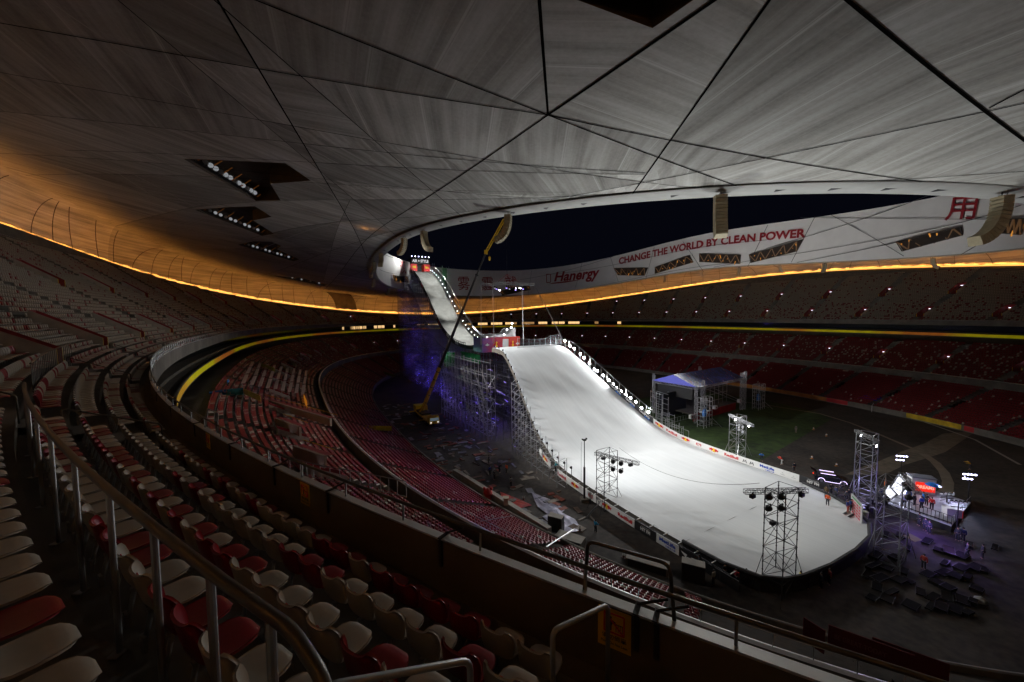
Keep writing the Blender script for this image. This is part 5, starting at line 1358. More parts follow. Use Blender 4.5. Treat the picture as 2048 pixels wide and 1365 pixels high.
floodmast('lighting_tower', 'tall pale steel lighting tower behind the parked car at right', -10.2, -72.0, 1.9, 1.9, 10.2, 3.8, ends=((1712, 862), (1756, 884)), mm=M_scg, lit=1, heads=[(-1.8, -.2, 'box'), (1.6, -.6, 'box')], bar_ang=-.75)
floodmast('lighting_tower', 'dull steel lighting tower rising from the end of the run-out rim', -24.6, -78.6, 2.5, 2.0, 9.3, 5.0, mm=M_scg, heads=[(-.4, -.5, 'big'), (.7, -.5, 'big'), (-.4, -1.5, 'big')], bar_ang=.5, baroff=-.6)
# working floods on these towers
spot(W(-39.5, -75, 11.4), W(-27, -62, 1.4), 1500, 105, 1.0, (1, 1, .93), 1.0); spot(W(-43.2, -54, 8.6), W(-29, -50, 1.6), 1200, 110, 1.0, (.9, .96, 1), 1.0)
spot(W(-8.2, -53, 7.8), W(-28, -58, 1.5), 1500, 110, 1.0, (1, 1, .96), 1.0); spot(W(-9.6, -72, 10.4), W(-26, -66, 1.4), 900, 105, 1.0, (1, 1, .92), 1.0)
# added unseen spots at roof bays and fascia windows, narrow beams on the ramp
BAYL = [Vector((-33.0, 62.0, 42.5)), Vector((-42, 82, 42)), Vector((-48, 100, 41.5))]
bc = [sum(p, Vector())/len(p)-Vector((0, 0, .5)) for p in bays[:3]]
fr_ = [fas_fn(.6)(*tfas(*p)) for p in ((1262, 545), (1345, 530), (1443, 518), (1552, 502))]
FLOOD = 430000
for k, (v, pw, a_) in enumerate(((-13, .9, 15), (-23, 1.05, 17), (-33, 1.0, 19), (-43, .9, 20), (-53, .6, 21), (-63, .27, 21), (-70, .10, 20))):
    for j, src in enumerate((bc[k % 3], fr_[k % 4])):
        d_ = (src-W(UC, v, smooth_prof(v))).length; spot(src, W(UC+(3 if v > -60 else 1), v, smooth_prof(v)), FLOOD*pw*(d_/100)**2*(.5 if j else .6), 2*math.degrees(math.atan(15.5/d_))+6, .75, (1, 1, .985), 1.2, 'added_roof_spot')
for v, pw, a_ in ((24, 34000, 24), (36, 50000, 18), (50, 88000, 15), (64, 140000, 12), (76, 180000, 10)):
    spot(W(-27, 0, 35.4), W(UI, v, sp_(v)), pw, a_, .8, (1, 1, .97), .5, 'added_gantry_spot')  # added hidden spots at the gantry that brighten the run-in
for v in (26, 36, 46, 56, 66, 76): point(W(UI+in_w(v)+1.6, v, sp_(v)+1.4), 190, (1, 1, 1), .15)
_p = on_roof(728, 457); point(_p-Vector((0, 0, .7)), 30, (1, .42, .1), .2, 'roof_marker_lamp'); point(on_roof(748, 459)-Vector((0, 0, 1.2)), 14, (1, .42, .1), .2, 'roof_marker_lamp')
# added unseen upward spots at the ramp edge and masts, standing in for spill
for u, v, z, pw, a_ in ((-39.5, -73, 12, 12500, 105), (-43, -54, 10, 23000, 108), (-24, -70, 11, 13000, 105), (-8.5, -54, 10.5, 21000, 108), (-16, -30, 16, 11000, 130), (-18, -14, 23, 4500, 150), (-46, -20, 20, 3000, 150)): spot(W(u, v, z), W(u+1, v-2, 60), pw, a_, 1.0, (.97, 1, .985), .8, 'added_spill_spot')
for u, v, z, pw in ((-8.5, -54, 10.5, 46000), (-12, -24, 20, 38000)): spot(W(u, v, z), W(u+50, v+16, 54), pw, 95, 1.0, (1, .97, .93), .8, 'added_spill_spot')  # added spots that brighten the right fascia and stands
spot(fr_[2], Vector((-2, 9, 24)), 190000, 16, 1.0, (1, .98, .94), 1.5, 'added_roof_spot'); spot(fr_[1], Vector((-40, 42, 27)), 110000, 26, 1.0, (1, .99, .96), 1.5, 'added_roof_spot')  # added unseen spots that brighten the near and left stands
spot(W(-27, -10, 27), Vector((-55, 62, 31)), 16000, 75, 1.0, (1, .99, .95), .8, 'added_spill_spot'); spot(W(-42, -46, 11), Vector((-34, 60, 16)), 9000, 70, 1.0, (1, .95, .93), .8, 'added_spill_spot')  # added spots that brighten the left stands
_f = fas_fn(0)(*tfas(790, 530)); spot(W(UI-6, 76, 53), _f, 6000, 80, 1.0, (1, 1, .97), .5, 'added_gate_spot')  # added hidden spot by the start gate, brightens the left fascia
# slim pole with cameras
g = thing('camera_mast', 'slim black mast with small cameras on top in front of the slope', 'mast', tuple(W(-44.8, -50.6, 0)))
b = MB(); b.tube((0, 0, 0), (0, 0, 5.2), .16, M_black, 8); b.tube((0, 0, 5.2), (0, 0, 9.3), .07, M_blackst, 8); b.tube((-.5, 0, 2), (-.45, 0, 9), .02, M_black, 4); b.obj('pole', g)
b = MB(); b.box((0, 0, 9.35), (.5, .3, .2), M_black); b.box((.3, .1, 9.5), (.25, .2, .2), M_black); b.box((-.3, 0, 9.45), (.2, .2, .15), M_black); b.obj('camera_head', g)
b = MB(); b.box((0, 0, .25), (1.1, 1.1, .5), M_concd); b.obj('base', g)
# sagging cable between the two black towers
b = MB(); A_ = W(-41.4, -54.2, 8.6); B_ = W(-42.5, -73.6, 11.2); pts = [A_.lerp(B_, t)+Vector((0, 0, -4.6*4*t*(1-t)*.25*1.6)) for t in np.linspace(0, 1, 24)]; b.path(pts, .02, M_black, 4); tag(b.obj('sagging_cable'), 'thin black cable sagging across the snow between the two black towers', 'cable')
# gantry over the jump: hanging truss with lamps
g = thing('lighting_gantry', 'hanging truss gantry with small spotlights over the take-off', 'gantry', tuple(W(-28, 2, 36)))
gl = [W(*((lambda r: (r[0], 0))(onv(962, 572, 0))), 36.2), W(-24.2, 0, 36.6), W(-19.6, 0, 36.6)]
uA, _z = onv(962, 570, 0); uB, _z2 = onv(1068, 567, 0); uC_, _ = onv(985, 566, 0)
b = MB(); b.truss(W(uA, 0, 36.1), W(uC_, 0, 36.1), .5, M_scaf, .9, .07); b.truss(W(uC_, 0, 36.5), W(uB, 0, 36.5), .6, M_scaf, .9, .075); world_child(b.obj('truss'), g)
apex = W(*( (onv(1014, 549, 0)[0]), 0), 38.8) if False else W(onv(1014, 549, 0)[0], 0, onv(1014, 549, 0)[1])
b = MB()
for px_ in (995, 1008, 1022, 1040): b.tube(apex, W(onv(px_, 567, 0)[0], 0, 36.8), .05, mat('red_sling', (.5, .03, .04), .6), 4)
b.tube(apex, apex+Vector((0, 0, 26)), .04, M_blackst, 4); world_child(b.obj('sling'), g)
for px_, pb, vb in ((962, 690, 0), (985, 672, 0), (1044, 695, -5)):
    b = MB(); u, z = onv(px_, 570, 0); u2, z2 = onv(pb-3 if pb > 1000 else pb, pb and 690, vb); b.tube(W(u, 0, 36), W(onv(px_+(0 if px_ < 970 else 3), 690, vb)[0], vb, 19.8), .10, M_scaf, 5); world_child(b.obj('leg'), g)
b = MB(); u, z = onv(1068, 568, 0); b.tube(W(u, 0, z), W(*((-19.5, -13.5)), 20.5), .10, M_scaf, 5); world_child(b.obj('leg'), g)
for k, px_ in enumerate((989, 993, 999, 1013, 1019, 1031, 1040, 1046)):
    u, z = onv(px_, 575+(k % 3)*2, 0); q = MB(); q.lathe(W(u, 0, z), [(.1, -.4), (.25, -.2), (.3, .2)], M_black, 8, Vector((-.3, -.6, -1)).to_track_quat('Z', 'Y').to_matrix()); l = q.obj('spotlight'); world_child(l, g)
    q = MB(); q.lathe(W(u, 0, z-.25), [(.26, 0), (.02, .08)], (M_glow if k in (2, 4, 6) else emis('violet_lens2', (.4, .3, 1), 2)) if k % 4 else M_lampglass, 8, Vector((-.3, -.6, -1)).to_track_quat('Z', 'Y').to_matrix()); l2 = q.obj('lens'); world_child(l2, g)
spot(W(-26, 0, 35.6), W(-30, -8, 20), 1500, 70, .6, (.8, .85, 1))
# black net fence on the knoll
g = thing('net_fence', 'dark net fence on steel posts behind the crest of the landing slope', 'fence', tuple(W(-26, -14, 19.7)))
m = bpy.data.materials.new('black_net'); m.use_nodes = True; nt = m.node_tree; bsd = nt.nodes['Principled BSDF']; bsd.inputs['Base Color'].default_value = (.03, .03, .045, 1); bsd.inputs['Alpha'].default_value = .38; M_bnet = m
fp = [onv(1043, 700, -12)[0], onv(1100, 697, -14)[0], onv(1136, 697, -15)[0]]
b = MB(); nf = 8
for k in range(nf+1):
    u = lerp(-33.2, -19.8, k/nf); h_ = 22.0-.5*math.sin(PI*k/nf)+(.6 if k >= nf-2 else 0); b.tube(W(u, -12.5, 19.5), W(u, -12.5, h_+.15), .05, M_scaf, 5)
    if k < nf:
        u2 = lerp(-33.2, -19.8, (k+1)/nf); h2 = 22.0-.5*math.sin(PI*(k+1)/nf)+(.6 if k+1 >= nf-2 else 0); b.tube(W(u, -12.5, h_), W(u2, -12.5, h2), .04, M_scaf, 4); b.quad(W(u, -12.5, 19.6), W(u2, -12.5, 19.6), W(u2, -12.5, h2), W(u, -12.5, h_), M_bnet)
world_child(b.obj('net'), g)
# ================================================================ banners
def banner_run(side, items, u_of, hgt, thick=.08):
    for (pa, pb, kind, lab) in items:
        zc = 1.6
        ua = -14.0 if side == 'R' else -44.3
        va_ = onu(*pa, u_of)[0]; vb_ = onu(*pb, u_of)[0]
        edge = (lambda v: UC+hwR(v)+.15) if side == 'R' else (lambda v: u_of)
        N = 6; zb = (lambda v: smooth_prof(v)-.05) if side == 'R' else (lambda v: max(smooth_prof(v)-1.15, .15))
        cx_ = W(edge(va_), (va_+vb_)/2, zb(va_)); g = thing('advert_banner', lab, 'banner', tuple(cx_), 0, 'advert boards along the right edge' if side == 'R' else 'advert boards along the left edge')
        base = {'w': M_wht, 'k': M_blkp}[kind[0]]
        fn0 = lambda x, y, o=0: W(edge(lerp(va_, vb_, x))-o, lerp(va_, vb_, x), zb(lerp(va_, vb_, x))+hgt*y)
        b = MB()
        for i in range(N):
            x0, x1 = i/N, (i+1)/N
            b.quad(fn0(x0, 0), fn0(x1, 0), fn0(x1, 1), fn0(x0, 1), base); b.quad(fn0(x0, 0, -thick), fn0(x1, 0, -thick), fn0(x1, 1, -thick), fn0(x0, 1, -thick), M_ply); b.quad(fn0(x0, 1), fn0(x1, 1), fn0(x1, 1, -thick), fn0(x0, 1, -thick), base)
        world_child(b.obj('board'), g)
        fn = lambda x, y: fn0(x, y, .03); b = MB(); L = abs(vb_-va_); what = kind[1:]
        if what == 'bull': bull(b, fn, .5, .5, min(.8, 2.0/L), .75)
        elif what == 'rb': put_text(b, 'RedBull', fn, M_redp, .5-min(.45, 1.25/L), .5+min(.45, 1.25/L), .28, .72, .04)
        elif what == 'cn': put_text(b, '红牛', fn, M_redp, .5-min(.3, .6/L), .5+min(.3, .6/L), .25, .75, .03)
        elif what == 'ml': put_text(b, 'MetLife', fn, M_blup, .14, .86, .42, .82, .04); put_text(b, '大都会人寿', fn, M_blup, .42, .86, .12, .32, .02)
        elif what == 'aa':
            for c in (.3, .7): put_poly(b, [(c-.13, .25), (c-.06, .75), (c, .45), (c+.06, .75), (c+.13, .25), (c+.08, .25), (c+.045, .55), (c, .3), (c-.045, .55), (c-.08, .25)], fn, M_blkp)
        elif what == 'hit': put_text(b, 'HIT FM', fn, M_wht, .28, .74, .3, .68, .05); put_text(b, 'CHINA RADIO', fn, M_wht, .30, .72, .75, .86, .01)
        elif what == 'gp': put_text(b, 'GoPro', fn, M_wht, .12, .8, .3, .85, .04); put_poly(b, [(.45, .08), (.6, .08), (.6, .25), (.45, .25)], fn, mat('bright_blue', (.02, .2, .75), .5)); put_poly(b, [(.63, .08), (.78, .08), (.78, .25), (.63, .25)], fn, mat('bright_blue', (.02, .2, .75), .5))
        elif what == 'em': put_text(b, 'LONGINES', fn, mat('grey_print', (.3, .3, .3), .6), .2, .8, .2, .38) if False else put_poly(b, [(.4, .5), (.48, .62), (.52, .62), (.6, .5), (.5, .55)], fn, mat('grey_print', (.3, .3, .3), .6)); put_poly(b, [(.3, .3), (.7, .3), (.7, .36), (.3, .36)], fn, mat('grey_print', (.3, .3, .3), .6))
        elif what == 'wing':
            put_poly(b, [(.08, .7), (.4, .62), (.6, .62), (.92, .7), (.7, .3), (.6, .2), (.4, .2), (.3, .3)], fn, M_wht); f2 = lambda x, y: fn0(x, y, .05)
            put_poly(b, [(.5+.13*math.cos(t), .42+.3*math.sin(t)) for t in np.linspace(0, 2*PI, 16, endpoint=False)], f2, M_blkp); f3 = lambda x, y: fn0(x, y, .07); put_poly(b, [(.42, .38), (.58, .38), (.58, .46), (.42, .46)], f3, M_wht)
        if b.v: world_child(b.obj('lettering'), g)
banner_run('R', [((1238, 800), (1262, 821), 'kgp', 'black advert board with white letters and blue squares, highest of three on the slope edge'), ((1262, 821), (1284, 839), 'kgp', 'black advert board with white letters and blue squares, middle of three'), ((1284, 839), (1310, 854), 'kgp', 'black advert board with white letters and blue squares, lowest of three'),
    ((1311, 858), (1331, 870), 'wbull', 'white board with red and yellow animal emblem, just below the black boards'), ((1331, 870), (1356, 882), 'wrb', 'white board with faint red lettering, upper of the right edge'), ((1356, 882), (1386, 894), 'wbull', 'white board with red and yellow emblem, second along the right edge'), ((1386, 894), (1409, 901), 'wcn', 'white board with two red Chinese characters on the right edge'),
    ((1409, 901), (1446, 912), 'wbull', 'white board with red and yellow emblem, nearest the pale lighting tower'), ((1446, 912), (1479, 921), 'wrb', 'white board with bold red lettering beside the pale lighting tower'), ((1479, 921), (1514, 932), 'waa', 'white board with two black zigzag emblems'), ((1514, 932), (1554, 945), 'wml', 'white board with blue lettering on the right edge'), ((1554, 945), (1576, 951), 'wem', 'white board with small grey emblem beside blue lettering'), ((1576, 951), (1598, 958), 'wem', 'white board with small grey emblem, last white one at right'), ((1599, 966), (1652, 982), 'khit', 'black board with white radio lettering at the right end')], -14.2, 1.15)
banner_run('L', [((1079, 930), (1101, 951), 'wbull', 'white outer board with emblem, highest on the left edge'), ((1115, 955), (1133, 969), 'wrb', 'narrow white outer board with red lettering near the top of the left edge'), ((1133, 969), (1168, 987), 'wbull', 'white outer board with emblem behind the camera mast'), ((1168, 987), (1196, 1001), 'wcn', 'white outer board with two red Chinese characters on the left edge'), ((1196, 1001), (1232, 1021), 'wbull', 'white outer board with emblem at the foot of the smaller black tower'),
    ((1232, 1021), (1269, 1040), 'wrb', 'white outer board with bold red lettering on the left edge'), ((1270, 1042), (1312, 1063), 'khit', 'black outer board with pale red lettering on the left edge'), ((1313, 1064), (1358, 1087), 'wml', 'white outer board with blue lettering on the left edge'), ((1359, 1088), (1400, 1108), 'kwing', 'black outer board with winged round emblem'), ((1401, 1109), (1440, 1127), 'kaa', 'black outer board next to the winged emblem'), ((1441, 1128), (1478, 1143), 'kaa', 'black outer board last before the large black tower')], -44.3, 1.15)
# timber walkway trestles outside the left edge
b = MB(); 
for v in np.arange(-42, -73, -2.0):
    b.tube(W(-44.2, v, 1.5), W(-43.3, v, 1.5), .06, M_wht, 4); b.tube(W(-44.15, v, 1.5), W(-44.15, v, .1), .05, M_blackst, 4)
b.path([W(-44.2, v, 1.45) for v in np.arange(-42, -73, -1)], .05, M_blackst, 4)
tag(b.obj('edge_trestle'), 'row of pale rungs and dark rail between the left boards and the snow', 'trestle')
# ================================================================ mobile crane
cr = thing('mobile_crane', 'yellow mobile crane with long dark telescopic boom leaning over the ramp', 'crane', tuple(W(-51.4, 8.5, 0)))
foot = W(-51.4, 8.5, 2.0)

def along(px, py, t):     # boom runs in one vertical plane: foot -> tip over the take-off
    pass
tipu = onz(1, 1, 0) if False else None
TIP = W(onv(1008, 440, -4)[0], -4, onv(1008, 440, -4)[1])
KN = W(onv(972, 505, -2)[0], -2, onv(972, 505, -2)[1])
d = KN-foot
b = MB(); M_boom = mat('boom_black', (.025, .025, .028), .4); 
p1 = foot+d*.28; b.tube(foot, p1, .55, M_yel, 6, .50); world_child(b.obj('boom_base'), cr)
b = MB(); b.tube(p1-d*.02, foot+d*.62, .42, M_boom, 6, .38); b.tube(foot+d*.60, foot+d*.86, .33, M_boom, 6, .3); b.tube(foot+d*.84, KN, .26, M_boom, 6, .24)
for f in (.28, .62, .86): b.tube(foot+d*(f-.004), foot+d*(f+.006), .5 if f < .5 else .42, M_blackst, 6)
world_child(b.obj('boom'), cr)
b = MB()
for k, f in enumerate((.05, .1, .15, .2, .25)): b.tube(foot+d*f, foot+d*(f+.004), .58, M_black, 6)
world_child(b.obj('boom_marking'), cr)
b = MB(); b.truss(KN-(TIP-KN)*.05, TIP, .55, M_yel, .9, .06); b.box(KN, (.9, .9, 1.0), M_yel); b.tube(TIP, TIP+Vector((.5, 0, .6)), .1, M_yel, 5); world_child(b.obj('jib'), cr)
b = MB(); hk = KN+Vector((.9, .2, -1.0)); b.tube(KN+Vector((.9, .2, .3)), hk, .03, M_blackst, 4); b.lathe(hk, [(.05, -1.2), (.28, -.9), (.32, -.3), (.1, 0)], M_yel, 8); world_child(b.obj('hook_block'), cr)
b = MB(); b.tube(foot+Vector((-.4, -1.6, -.3)), foot+d*.16, .22, M_yel, 6); world_child(b.obj('boom_ram'), cr)
RZ = math.atan2((W(-51.7, -2.5)-W(-51.4, 8.5)).y, (W(-51.7, -2.5)-W(-51.4, 8.5)).x)
def cpt(x, y, z): q = Matrix.Rotation(RZ, 3, 'Z') @ Vector((x, y, 0)); return W(-51.4, 8.5, 0)+Vector((q.x, q.y, z))
b = MB(); b.box(cpt(3.5, 0, 1.25), (15, 2.6, .5), M_yel, rz=RZ); b.box(cpt(1.0, 0, 1.75), (6, 2.4, .5), M_blackst, rz=RZ); b.box(cpt(-3.0, 0, 2.3), (2.6, 2.7, 1.3), M_yel, rz=RZ); b.box(cpt(-1.0, .9, 2.4), (2.4, 1.1, 1.6), M_yel, rz=RZ); world_child(b.obj('chassis'), cr)
b = MB(); b.box(cpt(10.2, 0, 1.75), (1.9, 2.6, 1.5), M_yel, rz=RZ); b.box(cpt(10.5, 0, 2.65), (1.3, 2.4, .5), M_yel, rz=RZ); cab = b.obj('cab'); world_child(cab, cr)
b = MB(); b.box(cpt(11.17, 0, 2.1), (.04, 2.2, .75), mat('cab_glass', (.05, .07, .08), .05, em=(.7, .9, 1), es=.10), rz=RZ); w_ = b.obj('windscreen'); world_child(w_, cr)
for k, y in enumerate((-.9, .9)): b = MB(); b.box(cpt(11.2, y, 1.35), (.06, .35, .2), emis('crane_lamp', (1, 1, .95), 1.2), rz=RZ); world_child(b.obj('headlight'), cr)
for x in (-2.4, -.9, 3.4, 4.9, 8.6):
    for y in (-1.15, 1.15):
        b = MB(); b.lathe(cpt(x, y, .62), [(.3, -.2), (.62, -.2), (.62, .2), (.3, .2)], mat('tyre', (.015, .015, .015), .8), 14, Matrix.Rotation(RZ, 3, 'Z') @ Matrix.Rotation(PI/2, 3, 'X')); world_child(b.obj('wheel'), cr)
for x in (-4, 6.2):
    for y in (-2.6, 2.6): b = MB(); b.tube(cpt(x, 0, 1.0), cpt(x, y, 1.0), .16, M_yel, 5); b.tube(cpt(x, y, 1.0), cpt(x, y, 0.05), .11, M_steel, 6); b.box(cpt(x, y, .06), (.9, .9, .1), M_blackst, rz=RZ); world_child(b.obj('outrigger'), cr)
# ================================================================ concert stage
st = thing('concert_stage', 'open-air stage with blue striped roof on pale truss towers beside the grass', 'stage', tuple(W(12, -25, 0)))
SA = Vector(onz(1317, 824, 0)); SB = Vector(onz(1391, 847, 0)); SCn = Vector(onz(1482, 820, 0))
ea = (SB-SA); eb = (SCn-SB)
# footprint parallelogram -> orthogonalised
x_ = eb.normalized(); y_ = Vector((-x_.y, x_.x));  
LW = eb.length; 
depth = 15.0 if (SA-SB).dot(y_) > 0 else -15.0
depth = (SA-SB).dot(y_)
def sp2(a, c): p = SB+x_*a+y_*c; return p
def SW(a, c, z): p = sp2(a, c); return W(p.x, p.y, z)
Lx, Ly = LW, depth
b = MB()
for a, c in ((0, 0), (Lx, 0), (0, Ly), (Lx, Ly)):
    b = MB(); b.truss(SW(a, c, 0), SW(a, c, 10.6 if True else 10), .55, M_scaf, .8, .035); world_child(b.obj('truss_tower'), st)
for a, c in ((1.6, -.9), (Lx+1.3, -.3), (1.0, Ly+.8), (Lx+1.0, Ly+.8)):
    b = MB(); b.truss(SW(a, c, 0), SW(a, c, 10.9), .45, M_scaf, .8, .03); world_child(b.obj('truss_tower'), st)
zr = 9.2
b = MB()
for (a0, c0), (a1, c1) in (((0, 0), (Lx, 0)), ((0, Ly), (Lx, Ly)), ((0, 0), (0, Ly)), ((Lx, 0), (Lx, Ly))): b.truss(SW(a0, c0, zr-.3), SW(a1, c1, zr-.3), .6, M_scaf, .7, .04)
world_child(b.obj('roof_truss'), st)
m = bpy.data.materials.new('striped_roof'); m.use_nodes = True; nt = m.node_tree; bs = nt.nodes['Principled BSDF']; tc = nt.nodes.new('ShaderNodeTexCoord'); mp = nt.nodes.new('ShaderNodeMapping'); mp.inputs['Rotation'].default_value = (0, 0, -(TH+math.atan2(x_.y, x_.x))); mp.inputs['Scale'].default_value = (1.4, .02, 1)
n_ = nt.nodes.new('ShaderNodeTexNoise'); n_.inputs['Scale'].default_value = 1; n_.inputs['Detail'].default_value = 3; rp = nt.nodes.new('ShaderNodeValToRGB'); rp.color_ramp.interpolation = 'CONSTANT'
E_ = rp.color_ramp.elements; E_[0].position = 0; E_[0].color = (.005, .012, .07, 1); E_[1].position = .44; E_[1].color = (.015, .05, .28, 1)
for p_, c_ in ((.52, (.006, .01, .04, 1)), (.57, (.03, .06, .35, 1)), (.61, (.30, .04, .05, 1)), (.635, (.01, .01, .06, 1)), (.67, (.45, .48, .6, 1)), (.70, (.01, .02, .1, 1))): q = E_.new(p_); q.color = c_
nt.links.new(tc.outputs['Object'], mp.inputs[0]); nt.links.new(mp.outputs[0], n_.inputs['Vector']); nt.links.new(n_.outputs['Fac'], rp.inputs['Fac']); nt.links.new(rp.outputs[0], bs.inputs['Base Color']); bs.inputs['Roughness'].default_value = .5
b = MB(); rid = 11.6; e0 = -.4
b.quad(SW(e0, -.4, zr), SW(Lx+.4, -.4, zr), SW(Lx+.4, Ly/2, rid), SW(e0, Ly/2, rid), m); b.quad(SW(e0, Ly/2, rid), SW(Lx+.4, Ly/2, rid), SW(Lx+.4, Ly+.4, zr), SW(e0, Ly+.4, zr), m)
world_child(b.obj('canopy'), st)
b = MB(); Mg = mat('gable_blue', (.10, .11, .50), .6, em=(.2, .22, 1.0), es=.12)
for a in (e0+.02, Lx+.38): b.add([SW(a, -.4, zr), SW(a, Ly+.4, zr), SW(a, Ly/2, rid)], [(0, 1, 2)], Mg)
world_child(b.obj('gable'), st)
b = MB(); V8 = [SW(1, 1.0, z) for z in (0, 2.2)]
def pbox(mb, a0, a1, c0, c1, z0, z1, m_): mb.add([SW(a, c, z) for z in (z0, z1) for a, c in ((a0, c0), (a1, c0), (a1, c1), (a0, c1))], [(3, 2, 1, 0), (4, 5, 6, 7), (0, 1, 5, 4), (1, 2, 6, 5), (2, 3, 7, 6), (3, 0, 4, 7)], m_)
pbox(b, .8, Lx-.8, 1.2, Ly-.5, 1.7, 1.95, M_concd); world_child(b.obj('deck'), st)
b = MB(); pbox(b, .8, Lx-.8, 1.05, 1.2, 0.0, 1.95, mat('stage_skirt', (.30, .012, .02), .5, var=.4, vs=.9)); world_child(b.obj('printed_skirt'), st)
b = MB(); pbox(b, 1.0, Lx-1, Ly-.6, Ly-.4, 2, 8.4, M_blkp); pbox(b, 1, 1.2, 1.6, Ly-.6, 5.5, 8.4, M_blkp); world_child(b.obj('back_drape'), st)
b = MB()
for a in np.arange(6, Lx-1, 2.2): b.tube(SW(a, 3.4, 2), SW(a, 3.4, 8.6), .05, M_scaf, 4)
for z in (3.2, 5.0, 6.8): b.tube(SW(6, 3.4, z), SW(Lx-1, 3.4, z), .05, M_scaf, 4)
b.tube(SW(9, 3.4, 7.5), SW(Lx+2.5, 1.0, 1.4), .07, M_scaf, 4); b.tube(SW(12, 3.4, 7.5), SW(Lx+3.5, .2, 1.4), .07, M_scaf, 4); world_child(b.obj('inner_scaffold'), st)
kk = 0
for a in (-1.4, 3.2, 6.2, 9.6, Lx-.4): kk += 1; b = MB(); pbox(b, a, a+1.1, .3, 1.0, 2.0 if a > 0 else 1.2, 2.9 if a > 0 else 2.2, M_wht); pbox(b, a+.3, a+.8, .27, .299, 2.25 if a > 0 else 1.5, 2.65 if a > 0 else 1.9, mat('dark_red_print', (.3, .02, .03), .5)); o = b.obj('monitor_box'); tag(o, f'small white box with red mark on the stage front edge, {ordn(kk)} from left', 'box', 'white boxes along the stage edge')
for a, c, lab in ((-2.6, -2.0, 'left PA tower of open scaffold with blue cover in front of the stage'), (Lx+3.0, -1.6, 'right PA tower of open scaffold with blue covered speaker beside the stage')):
    g = thing('speaker_tower', lab, 'speaker tower', tuple(SW(a+1.5, c, 0)), 0, 'PA towers flanking the stage')
    b = MB(); hh = 7.2
    for i in range(4):
        for j in range(2): b.tube(SW(a+i*1.2, c-j*1.6, 0), SW(a+i*1.2, c-j*1.6, hh), .07, M_scaf, 5)
    for z in np.arange(.6, hh+.1, 1.1):
        for j in range(2): b.tube(SW(a, c-j*1.6, z), SW(a+3.6, c-j*1.6, z), .05, M_scaf, 4)
        for i in (0, 3): b.tube(SW(a+i*1.2, c, z), SW(a+i*1.2, c-1.6, z), .05, M_scaf, 4)
    b.tube(SW(a, c-1.6, 5.8), SW(a+3.6, c-1.6, 0.6), .05, M_scaf, 4); b.tube(SW(a+3.6, c-1.6, 2), SW(a+4.6, c-3.4, 0), .05, M_scaf, 4); b.tube(SW(a, c-1.6, 2), SW(a+5.6, c-2.0, 0), .05, M_scaf, 4); world_child(b.obj('scaffold_frame'), g)
    b = MB(); b.lathe(SW(a+1.4, c-.9, 3.4), [(.1, -1.0), (.45, -.7), (.5, .4), (.25, 1.0), (.05, 1.1)], mat('blue_cover', (.03, .16, .5), .5, var=.3, vs=2), 8); world_child(b.obj('covered_speaker'), g)
    for z in (.8, 2.0, 4.6): b = MB(); b.box(SW(a+2.2, c-.8, z), (1.0, .9, 1.0), M_black, rz=TH); world_child(b.obj('speaker_cabinet'), g)
for p, lab in (((1312, 700), 'far-left'),): pass
point(SW(4, 3, 7.4), 90, (.5, .55, 1), .4, 'stage_lamp'); point(SW(Lx*.6, -3, 10), 160, (.9, .85, 1), .4, 'stage_lamp')
# big dark LED screen next to the stage
sc_ = thing('video_screen', 'large switched-off black video screen standing left of the stage', 'screen', tuple(SW(-3, 4, 0)))
pL = Vector(onz(1322, 842, 0)); pR = Vector(onz(1372, 830, 0)); dd = (pR-pL).normalized(); nn = Vector((-dd.y, dd.x)); wS = (pR-pL).length
b = MB(); b.add([W(*(pL+nn*t+dd*wS*s), z) for z in (.8, 7.0) for s, t in ((0, 0), (1, 0), (1, .4), (0, .4))], [(3, 2, 1, 0), (4, 5, 6, 7), (0, 1, 5, 4), (1, 2, 6, 5), (2, 3, 7, 6), (3, 0, 4, 7)], mat('screen_black', (.012, .014, .02), .35)); world_child(b.obj('display'), sc_)
b = MB()
for s in (0, .33, .66, 1): b.tube(W(*(pL+nn*1.0+dd*wS*s), 0), W(*(pL+nn*.6+dd*wS*s), 7.1), .07, M_scaf, 4)
world_child(b.obj('frame'), sc_)
g = thing('crowd_barrier', 'pale steel crowd barrier standing in front of the dark screen', 'barrier', tuple(W(*pL, 0)))
b = MB(); q0 = Vector(onz(1332, 850, 0)); q1 = Vector(onz(1377, 838, 0))
for t in np.linspace(0, 1, 9): b.tube(W(*(q0.lerp(q1, t)), 0), W(*(q0.lerp(q1, t)), 1.2), .04, M_scaf, 4)
for z in (.15, 1.2): b.tube(W(*q0, z), W(*q1, z), .04, M_scaf, 4)
world_child(b.obj('frame'), g)
g = thing('edge_scaffold', 'pale stepped scaffold platforms beyond the right edge of the slope', 'scaffolding', tuple(W(-8, -40, 0)))
b = MB()
for (x0, y0, x1, y1, h_) in ((1301, 838, 1325, 848, 6.6), (1312, 852, 1338, 862, 3.4), (1330, 868, 1358, 876, 2.3)):
    a, c = Vector(onz(x0, y0, 0)), Vector(onz(x1, y1, 0)); n = Vector((-(c-a).y, (c-a).x)).normalized()*1.6
    for t in (0, .5, 1):
        for k in (0, 1): p = a.lerp(c, t)+n*k; b.tube(W(*p, 0), W(*p, h_+(1.0 if k == 0 else 0)), .07, M_scaf, 5)
    for z in np.arange(.8, h_+1, 1.3):
        for k in (0, 1): b.tube(W(*(a+n*k), z), W(*(c+n*k), z), .055, M_scaf, 4)
world_child(b.obj('tube_frame'), g)
